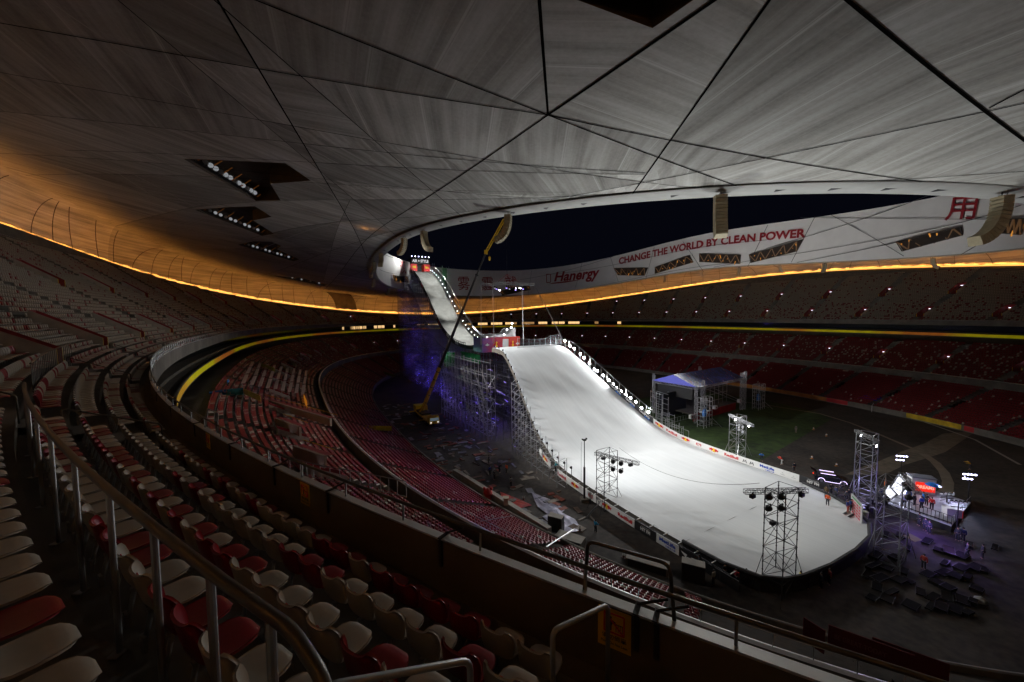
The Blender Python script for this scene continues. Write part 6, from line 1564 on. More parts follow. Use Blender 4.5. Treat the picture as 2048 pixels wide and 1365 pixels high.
# blue tents and far pieces by the far wall
for k, (px_, py_, lab) in enumerate(((1733, 813, 'small blue tent left of its twin by the far wall'), (1757, 817, 'small blue tent right of its twin by the far wall'))):
    u, v = onz(px_, py_, 0); g = thing('tent', lab, 'tent', tuple(W(u, v, 0)), TH, 'blue tents by the far wall')
    b = MB(); 
    for sx_ in (-1.6, 1.6):
        for sy_ in (-1.6, 1.6): b.tube((sx_, sy_, 0), (sx_, sy_, 2.3), .06, M_steel, 5)
    b.obj('leg', g); b = MB(); b.add([(-1.8, -1.8, 2.2), (1.8, -1.8, 2.2), (1.8, 1.8, 2.2), (-1.8, 1.8, 2.2), (0, 0, 3.5)], [(0, 1, 4), (1, 2, 4), (2, 3, 4), (3, 0, 4), (3, 2, 1, 0)], mat('tent_blue', (.02, .02, .28), .6)); b.obj('canopy', g)
u, v = onz(1745, 822, 0); g = thing('goal_frame', 'pale goal-like frame under the blue tents', 'goal', tuple(W(u, v, 0)), TH+.2); b = MB(); b.path([(-2, 0, 0), (-2, 0, 1.8), (2, 0, 1.8), (2, 0, 0)], .07, M_scaf, 5); b.obj('frame', g)
# ================================================================ line array speakers hung from the opening
M_arr = mat('array_beige', (.36, .31, .20), .6, var=.12, vs=2)
def line_array(px, py, n, w, lab, T_, spread, dir_out, scale=1.0, group='curved speaker arrays hanging from the roof opening'):
    """hang from the lip at ring parameter T_"""
    u, v = sell(AL+1.6, BL+1.6, T_); top = W(u, v, zlip(u, v)-.2)
    u2, v2 = sell(AL+1.6, BL+1.6, T_+.01); tang = (W(u2, v2)-W(u, v)).normalized(); inw = (W(0, 0)-W(u, v)); inw.z = 0; inw = (inw-tang*inw.dot(tang)).normalized()
    face = (tang*math.sin(dir_out)+inw*math.cos(dir_out)).normalized(); side = Vector((-face.y, face.x, 0))
    g = thing('line_array', lab, 'speaker', tuple(top), 0, group)
    p = top+Vector((0, 0, -.35)); ang = 0.0; hgt = .34*scale
    b = MB()
    b.tube(top, p, .05, M_black, 4); b.tube(top+face*.5, p+face*.35, .03, M_black, 4); b.box(p, (.4, .25, .1), M_black); world_child(b.obj('hanging_frame'), g)
    for k in range(n):
        a = spread*(k/(n-1))**1.6; dn = Vector((0, 0, -1))*math.cos(a)-face*math.sin(a); fo = face*math.cos(a)-Vector((0, 0, 1))*math.sin(a)
        c = p+dn*hgt/2; V = [c+side*sx_*w/2*(1 if sy_ > 0 else .9)+fo*sy_*.42*scale+dn*sz_*hgt*(.47 if sy_ > 0 else .38) for sz_ in (-1, 1) for sy_ in (-1, 1) for sx_ in (-1, 1)]
        b = MB(); b.add(V, [(0, 2, 3, 1), (4, 5, 7, 6), (0, 1, 5, 4), (2, 6, 7, 3), (0, 4, 6, 2), (1, 3, 7, 5)], M_arr)
        f = c+fo*(.42*scale+.01)
        for sx_ in (-.3, .3): b.add([f+side*w*(sx_-.14)+dn*hgt*.3, f+side*w*(sx_+.14)+dn*hgt*.3, f+side*w*(sx_+.14)-dn*hgt*.3, f+side*w*(sx_-.14)-dn*hgt*.3], [(0, 1, 2, 3)], mat('array_grille', (.16, .14, .10), .7))
        world_child(b.obj('speaker_cabinet'), g); p = p+dn*hgt
    return g
def T_lip(px, py):
    best = (1e9, 0)
    for i in range(1440):
        T = 2*PI*i/1440; u, v = sell(AL+1.6, BL+1.6, T); q = pix(W(u, v, zlip(u, v)-.3))
        if q and q[2] > 3:
            dd_ = math.hypot(q[0]-px, q[1]-py)
            if dd_ < best[0]: best = (dd_, T)
    return best[1]
for (px_, py_, n, w, lab, dirr, spread) in ((1440, 378, 12, 1.15, 'flat-on beige speaker array hanging against the night sky', .1, .35), (2002, 392, 14, 1.15, 'large curved speaker array at the top right corner before the fascia', -1.75, 1.25), (1018, 432, 12, 1.1, 'curved speaker array just above the crane tip', -1.05, 1.3),
        (843, 446, 13, 1.1, 'curved speaker array nearest the start gate', 1.75, 1.3), (806, 470, 11, 1.05, 'curved speaker array bending left at the opening corner', -1.1, 1.3), (750, 494, 12, 1.05, 'curved speaker array bending right at the left end of the opening', 1.2, 1.3), (742, 520, 10, 1.05, 'small curved speaker array bending left under the left lip', -1.1, 1.3), (728, 533, 10, 1.0, 'small curved speaker array bending right under the left lip', 1.2, 1.3), (745, 560, 9, 1.0, 'lowest small speaker array below the left lip', -1.1, 1.3), (776, 578, 9, 1.0, 'faint speaker array beyond the left lip in shade', 1.1, 1.3),
        (1242, 562, 9, 1.0, 'dark speaker array hanging over the amber glow, first from the centre', -1.0, 1.2), (1282, 560, 9, 1.0, 'dark speaker array over the amber glow, first from the wordmark', -1.0, 1.1), (1330, 556, 9, 1.0, 'dark speaker array over the amber glow, second from the wordmark', 1.0, 1.1), (1402, 548, 9, 1.0, 'dark speaker array over the amber glow, third from the wordmark', -1.0, 1.1), (1478, 536, 9, 1.0, 'dark speaker array over the amber glow, fourth from the wordmark', 1.0, 1.1), (1560, 528, 9, 1.0, 'dark speaker array over the amber glow, fifth from the wordmark', -1.0, 1.1), (1650, 522, 9, 1.0, 'dark speaker array over the amber glow, sixth from the wordmark', 1.0, 1.1), (1865, 512, 9, 1.0, 'dark speaker array over the amber glow, last at right', -1.0, 1.1)):
    g_ = 'speaker arrays of the far side' if px_ > 1100 and py_ > 500 else 'curved speaker arrays hanging from the roof opening'
    line_array(px_, py_, n, w, lab, T_lip(px_, py_), spread, -dirr, 1.0 if px_ < 1100 or py_ < 400 else .9, g_)
# ================================================================ people
def skin_mesh(verts, edges, rad, sub=1, root=0):
    me = bpy.data.meshes.new('sk'); me.from_pydata([tuple(v) for v in verts], edges, []); o = bpy.data.objects.new('sk', me); C.objects.link(o)
    md = o.modifiers.new('s', 'SKIN'); sv = me.skin_vertices[0].data
    for i, r_ in enumerate(rad): sv[i].radius = (r_[0], r_[1]) if isinstance(r_, tuple) else (r_, r_); sv[i].use_root = (i == root)
    md.use_smooth_shade = True
    if sub: m2 = o.modifiers.new('d', 'SUBSURF'); m2.levels = sub
    dg = bpy.context.evaluated_depsgraph_get(); dg.update(); r_ = bpy.data.meshes.new_from_object(o.evaluated_get(dg)); bpy.data.objects.remove(o); bpy.data.meshes.remove(me)
    return r_
def figure_meshes(pose):
    """returns body, jacket, trousers, hair meshes; z up, faces +y, 1.75 m"""
    P = {'pel': (0, 0, .95), 'wa': (0, .0, 1.12), 'ch': (0, .01, 1.32), 'nk': (0, 0, 1.50), 'hd': (0, .02, 1.62), 'ht': (0, .02, 1.72)}
    st_ = pose.get('stride', 0.0); lean = pose.get('lean', 0.0)
    L = {'hipL': (-.10, 0, .90), 'knL': (-.11, .05+st_*.25, .50), 'anL': (-.12, st_*.5, .09), 'toL': (-.13, .15+st_*.5, .04), 'hipR': (.10, 0, .90), 'knR': (.11, .05-st_*.15, .50), 'anR': (.12, -st_*.5, .09), 'toR': (.13, .15-st_*.5, .04)}
    a1, a2 = pose.get('armL', (0.05, 0.1)), pose.get('armR', (0.05, 0.1))
    def arm(s, a):
        sh = Vector((s*.19, 0, 1.42)); el = sh+Vector((s*(.06+.1*a[0]), math.sin(a[0])*.28, -math.cos(a[0])*.28)); w = el+Vector((-s*.02*a[1], math.sin(a[0]+a[1])*.26, -math.cos(a[0]+a[1])*.26)); hnd = w+(w-el).normalized()*.09; return sh, el, w, hnd
    A1, A2 = arm(-1, a1), arm(1, a2)
    def L3(p):
        p = Vector(p); 
        if p.z > .95: y = (p.z-.95)*math.sin(lean); p = Vector((p.x, p.y+y, .95+(p.z-.95)*math.cos(lean)))
        return p
    V = [P['pel'], P['wa'], P['ch'], P['nk'], P['hd'], P['ht'], L['hipL'], L['knL'], L['anL'], L['toL'], L['hipR'], L['knR'], L['anR'], L['toR'], *A1, *A2, (0, .115, 1.60)]
    V = [L3(v) for v in V]
    E = [(0, 1), (1, 2), (2, 3), (3, 4), (4, 5), (0, 6), (6, 7), (7, 8), (8, 9), (0, 10), (10, 11), (11, 12), (12, 13), (2, 14), (14, 15), (15, 16), (16, 17), (2, 18), (18, 19), (19, 20), (20, 21), (4, 22)]
    rd = [(.14, .10), (.13, .09), (.15, .10), .055, (.078, .095), (.06, .075), .085, .06, .04, .035, .085, .06, .04, .035, .055, .04, .03, .028, .055, .04, .03, .028, .02]
    body = skin_mesh(V, E, rd)
    jV = [V[0]+Vector((0, 0, .02)), V[1], V[2], V[3]-Vector((0, 0, .04)), V[14], V[15], V[16], V[18], V[19], V[20]]
    jacket = skin_mesh(jV, [(0, 1), (1, 2), (2, 3), (2, 4), (4, 5), (5, 6), (2, 7), (7, 8), (8, 9)], [(.175, .135), (.17, .13), (.19, .14), .075, .08, .065, .05, .08, .065, .05])
    tV = [V[0], V[6], V[7], V[8], V[10], V[11], V[12]]
    trou = skin_mesh(tV, [(0, 1), (1, 2), (2, 3), (0, 4), (4, 5), (5, 6)], [(.155, .12), .105, .08, .065, .105, .08, .065])
    b = MB(); hc = V[4]+Vector((0, -.012, .035)); pr = [(.02, .105), (.07, .085), (.098, .04), (.10, -.02), (.085, -.06)]
    b.lathe(hc, pr[::-1], M_blkp, 10); hair = b.mesh('hair', True)
    # fingers: five short thin chains on each hand
    fV, fE, fR = [], [], []
    return body, jacket, trou, hair, V
POSES = {'stand': {}, 'walk': {'stride': .6, 'armL': (.4, .3), 'armR': (-.3, .3)}, 'phone': {'armL': (.5, 1.6), 'armR': (.3, 1.3)}, 'lean': {'lean': .25, 'armL': (.7, .5), 'armR': (.8, .4)}, 'work': {'lean': .5, 'stride': .3, 'armL': (1.0, .4), 'armR': (1.1, .3)}}
PM = {k: figure_meshes(v) for k, v in POSES.items()}
M_skin = mat('skin', (.42, .25, .17), .55)
def finger_mesh(V, i0, i1, s):
    w, h = V[i0], V[i1]; d = (h-w).normalized(); sd = Vector((1, 0, 0)); f = d.cross(sd).normalized(); b = MB()
    for k, l in enumerate((.055, .07, .075, .068)):
        a = h+sd*(k-1.5)*.018; m1 = a+d*l*.6+f*.006; b.tube(a-d*.015, m1, .009, M_skin, 5, .008); b.tube(m1, m1+d*l*.4+f*.02*s, .008, M_skin, 5, .006)
    a = w+d*.02-sd*s*.02; b.tube(a, a+d*.04-sd*s*.03, .010, M_skin, 5, .008); b.tube(a+d*.04-sd*s*.03, a+d*.065-sd*s*.034, .008, M_skin, 5, .006)
    return b
pcount = 0
def person(px, py, z, pose, jc, tc_, face, label, hair=(.012, .01, .01), grp=None, pos=None):
    u, v = onz(px, py, z) if pos is None else pos
    g = thing('person', label, 'person', tuple(W(u, v, z)), face, grp)
    body, jk, tr, hr, V = PM[pose]
    def lk(name, me, m_):
        if not me.materials: me.materials.append(None)
        o = bpy.data.objects.new(name, me); C.objects.link(o); o.parent = g; o.material_slots[0].link = 'OBJECT'; o.material_slots[0].material = m_; return o
    lk('body', body, M_skin); lk('jacket', jk, mat('cloth_%s' % str(jc), jc, .8, var=.2, vs=5)); lk('trousers', tr, mat('cloth_%s' % str(tc_), tc_, .85, var=.2, vs=5)); lk('hair' if hair[0] < .1 else 'cap', hr, mat('hair_%s' % str(hair), hair, .7))
    return g
DK = (.02, .022, .03); ORG = (.75, .10, .015); BLU = (.02, .18, .6); RD_ = (.5, .02, .02); GRY = (.18, .18, .19); NAV = (.02, .03, .1)
ZS = 1.38
ppl = [(1013, 947, 0, 'walk', (.8, .12, .03), DK, 2.6, 'person in bright orange jacket walking on the dark floor left of the ramp'), (980, 951, 0, 'stand', (.02, .05, .35), DK, 1.0, 'person in blue jacket left of the one in orange'), (989, 960, 0, 'phone', DK, DK, 2.2, 'person in black standing just below the blue jacket at left'), (1022, 975, 0, 'stand', GRY, DK, .4, 'person in grey hood nearest the tarpaulins'),
    (999, 946, 0, 'lean', DK, DK, 4, 'bending person in black between the blue and orange jackets'), (978, 928, 0, 'stand', DK, DK, 1.5, 'dim person in black furthest back near the scaffold'), (1191, 1066, 0, 'phone', (.01, .3, .55), DK, -.9, 'person in cyan jacket and black trousers beside the tarpaulins'),
    (1655, 1012, ZS, 'stand', ORG, DK, 2.2, 'person in orange bib standing on the snow'), (1652, 996, ZS, 'stand', (.10, .07, .03), DK, 2.0, 'person in brown jacket standing behind the orange bib'), (1661, 990, ZS, 'phone', DK, DK, 3, 'tall person in black beside the car on the snow edge'), (1672, 996, ZS, 'stand', NAV, DK, 1.4, 'person in dark blue between the car and the orange bib'), (1683, 985, ZS, 'walk', DK, DK, 1.0, 'person in black walking past the barrier fence'), (1690, 1004, ZS, 'lean', DK, DK, 4, 'crouching person in black next to the crew at the board'),
    (1695, 1026, ZS, 'stand', (.03, .05, .25), (.4, .08, .06), 3.5, 'person in navy jacket and red trousers left of the scoreboard'), (1702, 1024, ZS, 'phone', (.02, .08, .3), DK, 3.1, 'person in blue jacket with backpack left of the scoreboard'), (1697, 1001, ZS, 'stand', DK, DK, 2.6, 'person in black behind the blue jacket by the scoreboard'),
    (1111, 945, 3.2, 'lean', (.02, .22, .25), DK, -1.2, 'camera operator in teal jacket on the platform at the slope edge'),
    (1523, 922, 0, 'work', BLU, DK, 2.5, 'camera operator in blue jacket beyond the white boards'), (1564, 930, 0, 'work', (.8, .06, .03), (.5, .5, .5), 1.2, 'bending person in red jacket beyond the white boards'), (1592, 866, 0, 'stand', GRY, GRY, 0, 'lone pale grey person on the far edge of the grass'), (1588, 944, 0, 'stand', DK, DK, 0, 'dim person right of the bending one in red'),
    (1601, 1175, 0, 'phone', (.62, .58, .01), DK, 1.2, 'person in bright yellow jacket just outside the end rim'), (1618, 1178, 0, 'stand', DK, DK, 1.0, 'person in black right of the yellow jacket'), (1642, 1178, 0, 'stand', DK, DK, 1.4, 'person in black with raised arm at the end rim'), (1659, 1170, 0, 'stand', (.25, .02, .02), DK, 1.3, 'dim person in dark red at the end rim'), (1472, 1170, 0, 'stand', (.25, .015, .03), DK, -1.0, 'person in dark red left of the large black tower'), (1427, 1172, 0, 'stand', (.32, .30, .22), DK, .5, 'stout person in cream jacket among the cases'), (1449, 1158, 0, 'stand', DK, DK, .3, 'person in black behind the cream jacket'), (1495, 1172, 0, 'lean', DK, DK, .3, 'stooping person in black left of the tower foot'), (1398, 1140, 0, 'stand', DK, DK, 1.3, 'person in black at the winged emblem board'),
    (1847, 1139, 0, 'stand', (.3, .03, .02), DK, 2, 'person in dull red among the dark cases at right'), (1935, 1115, 0, 'walk', DK, DK, 1, 'silhouetted person walking right of the bright platform'), (1965, 1118, 0, 'stand', DK, DK, 1, 'dark person furthest right of the bright platform'), (1838, 1052, 0, 'stand', DK, DK, 1.4, 'silhouetted person at the platform edge, first from left'), (1850, 1062, 0, 'stand', DK, DK, 1.8, 'silhouetted person at the platform edge, second from left'), (1858, 1068, 0, 'stand', DK, DK, 1.8, 'silhouetted person at the platform edge, third from left'), (1915, 1082, 0, 'stand', DK, DK, 1.8, 'silhouetted person under the slim lamp stand'), (1926, 1083, 0, 'stand', NAV, DK, 1.8, 'silhouetted person right of the slim lamp stand'), (1940, 940, 0, 'work', (.5, .3, .02), DK, 1, 'person in yellow bending over a cart on the far dark floor')]
for p in ppl: person(*p)
for q in [(1695, 1026), (1702, 1024)]: pass
def sboard(px, py, lab):
    u, v = onz(px, py, ZS); b = MB(); b.box((0, 0, .03), (1.55, .28, .025), M_blkp); o = b.obj('snowboard'); o.location = W(u, v, ZS); o.rotation_euler = (0, 0, .5); tag(o, lab, 'snowboard')
sboard(1693, 1026, 'dark snowboard under the person in navy and red'); sboard(1703, 1032, 'dark snowboard lying right of the navy jacket')
# fingers on the nearest figures only (the rest are a few pixels high)
# ================================================================ bright interview platform at right
pf = thing('tv_platform', 'brightly lit low platform with white floor and railing at right', 'platform', tuple(W(-6, -78, 0)))
PQ = [Vector(onz(*p, 1.0)) for p in ((1776, 1005), (1903, 1050), (1941, 1005), (1828, 968))]
b = MB(); M_pfl = mat('platform_floor', (.42, .44, .5), .4, var=.15, vs=1); b.slab([tuple(W(*p).xy) for p in PQ], .78, .98, M_pfl); world_child(b.obj('floor_deck'), pf)
b = MB()
for i in range(4): b.quad(W(*PQ[i], .78), W(*PQ[(i+1) % 4], .78), W(*PQ[(i+1) % 4], 0), W(*PQ[i], 0), M_skirt)
world_child(b.obj('skirt'), pf)
b = MB(); A_, B_ = PQ[0].lerp(PQ[1], .22), PQ[1]
for t in np.linspace(0, 1, 14): p = A_.lerp(B_, t); b.tube(W(*p, 1), W(*p, 2.1), .03, M_blackst, 5)
for z in (1.15, 2.1): b.tube(W(*A_, z), W(*B_, z), .035, M_blackst, 5)
for t in np.linspace(0, 1, 12): p = PQ[1].lerp(PQ[2], t); b.tube(W(*p, 1), W(*p, 1.9), .025, M_blackst, 5)
b.tube(W(*PQ[1], 1.9), W(*PQ[2], 1.9), .03, M_blackst, 5); world_child(b.obj('railing'), pf)
# white glowing screens seen obliquely
def panel3(name, lab, cat, pts_px, z0, z1, m_, back=True, thick=.25):
    p, q = Vector(onz(*pts_px[0], z0)), Vector(onz(*pts_px[1], z0)); d = (q-p).normalized(); n = Vector((-d.y, d.x))*thick
    g = thing(name, lab, cat, tuple(W(*p, z0))); b = MB(); V = [W(*x, z) for z in (z0, z1) for x in (p, q, q+n, p+n)]
    b.add(V, [(3, 2, 1, 0), (4, 5, 6, 7), (1, 2, 6, 5), (2, 3, 7, 6), (3, 0, 4, 7)], M_black); world_child(b.obj('casing'), g)
    b = MB(); b.quad(W(*p, z0+.08)-W(*n)*.0, W(*q, z0+.08), W(*q, z1-.08), W(*p, z1-.08), m_); o = b.obj('display'); world_child(o, g); return g
M_scrn = emis('screen_white', (.88, .9, 1.0), 1.6)
b = MB()
g = thing('light_screen', 'glaring white screen panel leaning beside the interview platform, upper one', 'screen', tuple(W(*onz(1803, 985, 1), 1)))
quadp = [(1783, 975), (1801, 948), (1815, 966), (1798, 991)]
def screen_px(quad_, ua, ub, g, nm='display'):
    P = [W(*onz(*quad_[0], ub), ub), W(*onz(*quad_[1], ub), ub), W(*onz(*quad_[2], ua), ua), W(*onz(*quad_[3], ua), ua)]
    b = MB(); b.quad(*P, M_scrn); world_child(b.obj(nm), g)
    n = (P[1]-P[0]).cross(P[3]-P[0]).normalized(); n = n if n.dot(Vector((0, 0, HC))-P[0]) < 0 else -n
    b = MB(); Q = [p+n*.03 for p in P]+[p+n*.25 for p in P]; b.add(Q, [(0, 1, 2, 3), (4, 5, 6, 7), (0, 1, 5, 4), (1, 2, 6, 5), (2, 3, 7, 6), (3, 0, 4, 7)], M_black); world_child(b.obj('casing'), g)
screen_px(quadp, 1.0, 3.0, g)
g = thing('light_screen', 'glaring white screen panel leaning beside the interview platform, lower one', 'screen', tuple(W(*onz(1783, 990, 1), 1)))
screen_px([(1768, 986), (1778, 971), (1793, 987), (1782, 998)], 1.0, 2.4, g)
# booth with red lettering, counter, people and umbrella
bu, bv_ = onz(1841, 985, 1.0); g = thing('dj_booth', 'small white booth with glowing red lettering on the platform', 'booth', tuple(W(bu, bv_, 1.0)), -.42)
b = MB(); b.box((0, 0, 1.2), (2.6, 1.4, 2.3), M_wht); b.box((0, 0, 2.4), (2.8, 1.6, .12), mat('booth_roof', (.2, .22, .26), .5)); b.obj('cabin', g)
b = MB(); b.box((.15, -.73, 1.1), (2.1, .06, 1.3), mat('booth_red', (.6, .01, .01), .5, em=(1, .03, .01), es=.9)); b.obj('front_panel', g); b = MB(); put_text(b, 'DREAMS', lambda x, y: Vector((x, -.775, y)), emis('booth_letters', (1, .35, .25), 1.4), -.8, 1.1, .85, 1.35, .04); b.obj('lettering', g)
b = MB()
for zz in (.7, 1.3, 1.9): b.box((-1.33, 0, zz), (.04, 1.1, .25), M_blkp)
b.obj('side_window', g)
bu, bv_ = onz(1903, 1032, 1.0); g = thing('counter', 'white box counter with red side at the platform corner', 'counter', tuple(W(bu, bv_, 1.0)), -.35); b = MB(); b.box((0, 0, .55), (1.5, 1.0, 1.1), M_wht); b.obj('cabinet', g); b = MB(); b.box((.77, 0, .5), (.05, 1.0, .95), mat('booth_red2', (.6, .02, .02), .5, em=(1, .03, .02), es=.35)); b.obj('red_side', g)
for k, (px_, py_, pose, jc, lab) in enumerate(((1808, 1015, 'stand', (.3, .3, .5), 'person in pale lilac top on the bright platform'), (1817, 1003, 'stand', (.02, .1, .5), 'person in blue on the platform behind the railing'), (1828, 1012, 'stand', DK, 'person in black on the platform behind the railing'), (1846, 1008, 'stand', (.02, .2, .7), 'person in bright blue on the platform left of the umbrella'), (1852, 1012, 'phone', DK, 'person in black on the platform next to bright blue'), (1863, 1020, 'stand', (.7, .03, .02), 'person in bright red jacket on the platform'), (1843, 1018, 'stand', (.03, .08, .45), 'person in royal blue behind the platform railing'), (1770, 982, 'stand', (.8, .15, .02), 'person in glowing orange left of the white screens'))): person(px_, py_, 1.0, pose, jc, DK, 2+k*.7, lab)
g = thing('umbrella', 'bright blue umbrella held open over the platform crowd', 'umbrella', tuple(W(*onz(1864, 1000, 1.0), 1.0))); b = MB(); b.tube((0, 0, 1.0), (0, 0, 2.4), .02, M_steel, 5); b.obj('shaft', g); b = MB(); b.lathe((0, 0, 2.1), [(.85, 0), (.6, .22), (.3, .34), (.02, .38)], mat('umbrella_blue', (.02, .22, .7), .5), 8); b.obj('canopy', g)
def lampstand(px, py, z, h, lab, n, col, on=True):
    u, v = onz(px, py, z); g = thing('lamp_stand', lab, 'lamp stand', tuple(W(u, v, z)), 0, 'lamp stands round the platform'); b = MB(); b.tube((0, 0, 0), (0, 0, h), .05, M_black, 6)
    for a in (0, 2.1, 4.2): b.tube((0, 0, .5), (.6*math.cos(a), .6*math.sin(a), 0), .03, M_black, 4)
    b.tube((-.7, .2, h), (.7, -.2, h), .04, M_black, 4); b.tube((-.7, .2, h-.6), (.7, -.2, h-.6), .04, M_black, 4); b.obj('stand', g)
    for k in range(n):
        c = Vector((-.6+.4*(k % 4), .17-.11*(k % 4), h-.65*(k//4))); q = Vector((-.6, -.6, -.5)).to_track_quat('Z', 'Y').to_matrix(); b = MB(); b.lathe(c, [(.05, -.25), (.15, -.2), (.17, .05)], M_black, 8, q); l = b.obj('lamp', g)
        b = MB(); b.lathe(c+Vector((-.6, -.6, -.5)).normalized()*.06, [(.16, 0), (.02, .03)], emis('stand_glow', (.65, .65, 1.0), 9) if on else M_lampglass, 8, q); b.obj('lens', l)
    return W(u, v, z+h)
p = lampstand(1801, 960, 0, 4.0, 'lamp stand with a cluster of white lamps behind the screens', 7, 0); spot(p, W(*onz(1830, 1000, 1), 1), 3600, 80, 1, (.72, .74, 1))
p = lampstand(1935, 1012, 0, 4.6, 'lamp stand with white lamps at the right end of the platform', 7, 0); spot(p, W(*onz(1870, 1010, 1), 1), 5200, 75, 1, (.72, .74, 1)); spot(p, W(*onz(1985, 1060, 0), 0), 1500, 80, 1, (.45, .55, 1))
lampstand(1912, 1078, 0, 4.6, 'black unlit lamp stand in front of the platform corner', 4, 0, False); lampstand(1893, 1005, 1, 1.2, 'low unlit lamps on the platform floor', 4, 0, False)
point(W(*onz(1840, 1045, 1.6), 1.8), 360, (.3, .18, 1), .3, 'violet_floor_lamp'); point(W(*onz(1905, 1090, 1), 1.2), 170, (.4, .25, 1), .3, 'violet_floor_lamp'); point(W(*onz(1725, 990, 1), 2.2), 260, (.5, .45, 1), .3, 'violet_floor_lamp'); point(W(*onz(1660, 985, 1), 3.0), 160, (.6, .55, 1), .3, 'car_glow')
# scoreboard by the rim
g = thing('score_board', 'upright printed board with rows of pink squares at the end of the snow', 'board', tuple(W(*onz(1712, 1025, 1.3), 1.3)))
a_, c_ = Vector(onz(1701, 1022, 1.3)), Vector(onz(1723, 1048, 1.3)); b = MB(); dd = (c_-a_); nn = Vector((-dd.y, dd.x)).normalized()*.1
V = [W(*x, z) for z in (1.2, 3.7) for x in (a_, c_, c_+nn, a_+nn)]; b.add(V, [(3, 2, 1, 0), (4, 5, 6, 7), (0, 1, 5, 4), (1, 2, 6, 5), (2, 3, 7, 6), (3, 0, 4, 7)], mat('board_grey', (.42, .42, .42), .6)); world_child(b.obj('panel'), g)
b = MB(); sn = -1 if (nn.x*(-1)) > 0 else -1
fnb = lambda x, y: W(*(a_+dd*x-nn.normalized()*.03), 1.2+2.5*y)
for i in range(4):
    for j in range(5): put_poly(b, [(.12+.2*i, .08+.15*j), (.27+.2*i, .08+.15*j), (.27+.2*i, .18+.15*j), (.12+.2*i, .18+.15*j)], fnb, mat('pink_print', (.5, .06, .08), .6))
put_poly(b, [(.1, .86), (.9, .86), (.9, .94), (.1, .94)], fnb, mat('green_print', (.05, .25, .08), .6)); world_child(b.obj('print'), g)
g = thing('litter_bin', 'small pale yellow bin at the foot of the printed board', 'bin', tuple(W(*onz(1729, 1048, 0), 0))); b = MB(); b.lathe((0, 0, 0), [(.3, 0), (.36, 1.6), (.38, 1.65), (.3, 1.7)], mat('bin_yellow', (.45, .48, .2), .5), 12); b.obj('drum', g)
# ================================================================ parked car with glowing trims
u, v = onz(1662, 965, 0); ZC = 0.0
car = thing('parked_car', 'black estate car with open boot and glowing lilac trim lines beside the snow', 'car', tuple(W(u, v, 0)), -.55)
b = MB(); prof = [(-2.2, .35), (-2.25, .8), (-2.1, 1.0), (-1.9, 1.05), (-1.5, 1.45), (.4, 1.48), (1.1, 1.05), (2.0, .92), (2.2, .7), (2.2, .35)]
V = [(x, s*(.88 if z < 1.1 else .72), z) for s in (-1, 1) for x, z in prof]; n = len(prof); b.add(V, [tuple(range(n)), tuple(range(2*n-1, n-1, -1))]+[(i, n+i, n+(i+1) % n, (i+1) % n) for i in range(n)], mat('car_paint', (.015, .016, .02), .15, spec=.8)); b.obj('body', car)
b = MB()
for s in (-1, 1): b.quad((-1.35, s*.80, 1.38), (.3, s*.80, 1.40), (.8, s*.86, 1.08), (-1.6, s*.86, 1.08), mat('car_glass', (.02, .025, .03), .05))
b.obj('side_window', car)
for x in (-1.35, 1.4):
    for s in (-1, 1): b = MB(); b.lathe((x, s*.86, .34), [(.2, -.1), (.34, -.1), (.34, .1), (.2, .1)], mat('tyre', (.015, .015, .015), .8), 16, Matrix.Rotation(PI/2, 3, 'X')); w_ = b.obj('wheel', car); b = MB(); b.lathe((x, s*.93, .34), [(.21, -.04), (.2, .04)], M_steel, 12, Matrix.Rotation(PI/2, 3, 'X')); b.obj('rim', w_)
b = MB(); M_trim = emis('trim_glow', (.75, .62, 1.0), 3.2)
for s in (-1, 1):
    b.path([(-1.45, s*.74, 1.5), (.4, s*.74, 1.52)], .035, M_trim, 5)
    for x in (-1.35, 1.4): b.path([(x+.43*math.cos(t), s*.93, .36+.43*math.sin(t)) for t in np.linspace(.1, PI-.1, 10)], .035, M_trim, 5)
    b.path([(-.9, s*.9, .32), (.95, s*.9, .32)], .03, M_trim, 5)
b.obj('glow_trim', car); b = MB(); b.box((-2.25, .6, .85), (.05, .3, .2), emis('tail_red', (1, .05, .02), 2)); b.obj('tail_light', car)
b = MB(); b.quad((-1.9, -.75, 1.5), (-1.9, .75, 1.5), (-2.7, .7, 1.95), (-2.7, -.7, 1.95), mat('car_paint', (.015, .016, .02), .15)); b.obj('tailgate', car)
b = MB(); 
for k, (x, y) in enumerate(((1680, 975), (1690, 980), (1712, 975), (1736, 985), (1752, 995), (1700, 966), (1768, 1000), (1742, 1003), (1725, 1005))): pass
# barrier fences near the car
for k, (a, c, lab) in enumerate((((1664, 962), (1716, 990), 'dark barrier rail running from the car to the pale tower'), ((1776, 1018), (1900, 1062), 'dark lower barrier in front of the bright platform'))):
    p, q = Vector(onz(*a, 0)), Vector(onz(*c, 0)); g = thing('barrier', lab, 'barrier', tuple(W(*p, 0)), 0); b = MB()
    for t in np.linspace(0, 1, 12): x = p.lerp(q, t); b.tube(W(*x, 0), W(*x, 1.1), .03, M_blackst, 4)
    for z in (.2, 1.1): b.tube(W(*p, z), W(*q, z), .04, M_blackst, 4)
    world_child(b.obj('frame'), g)
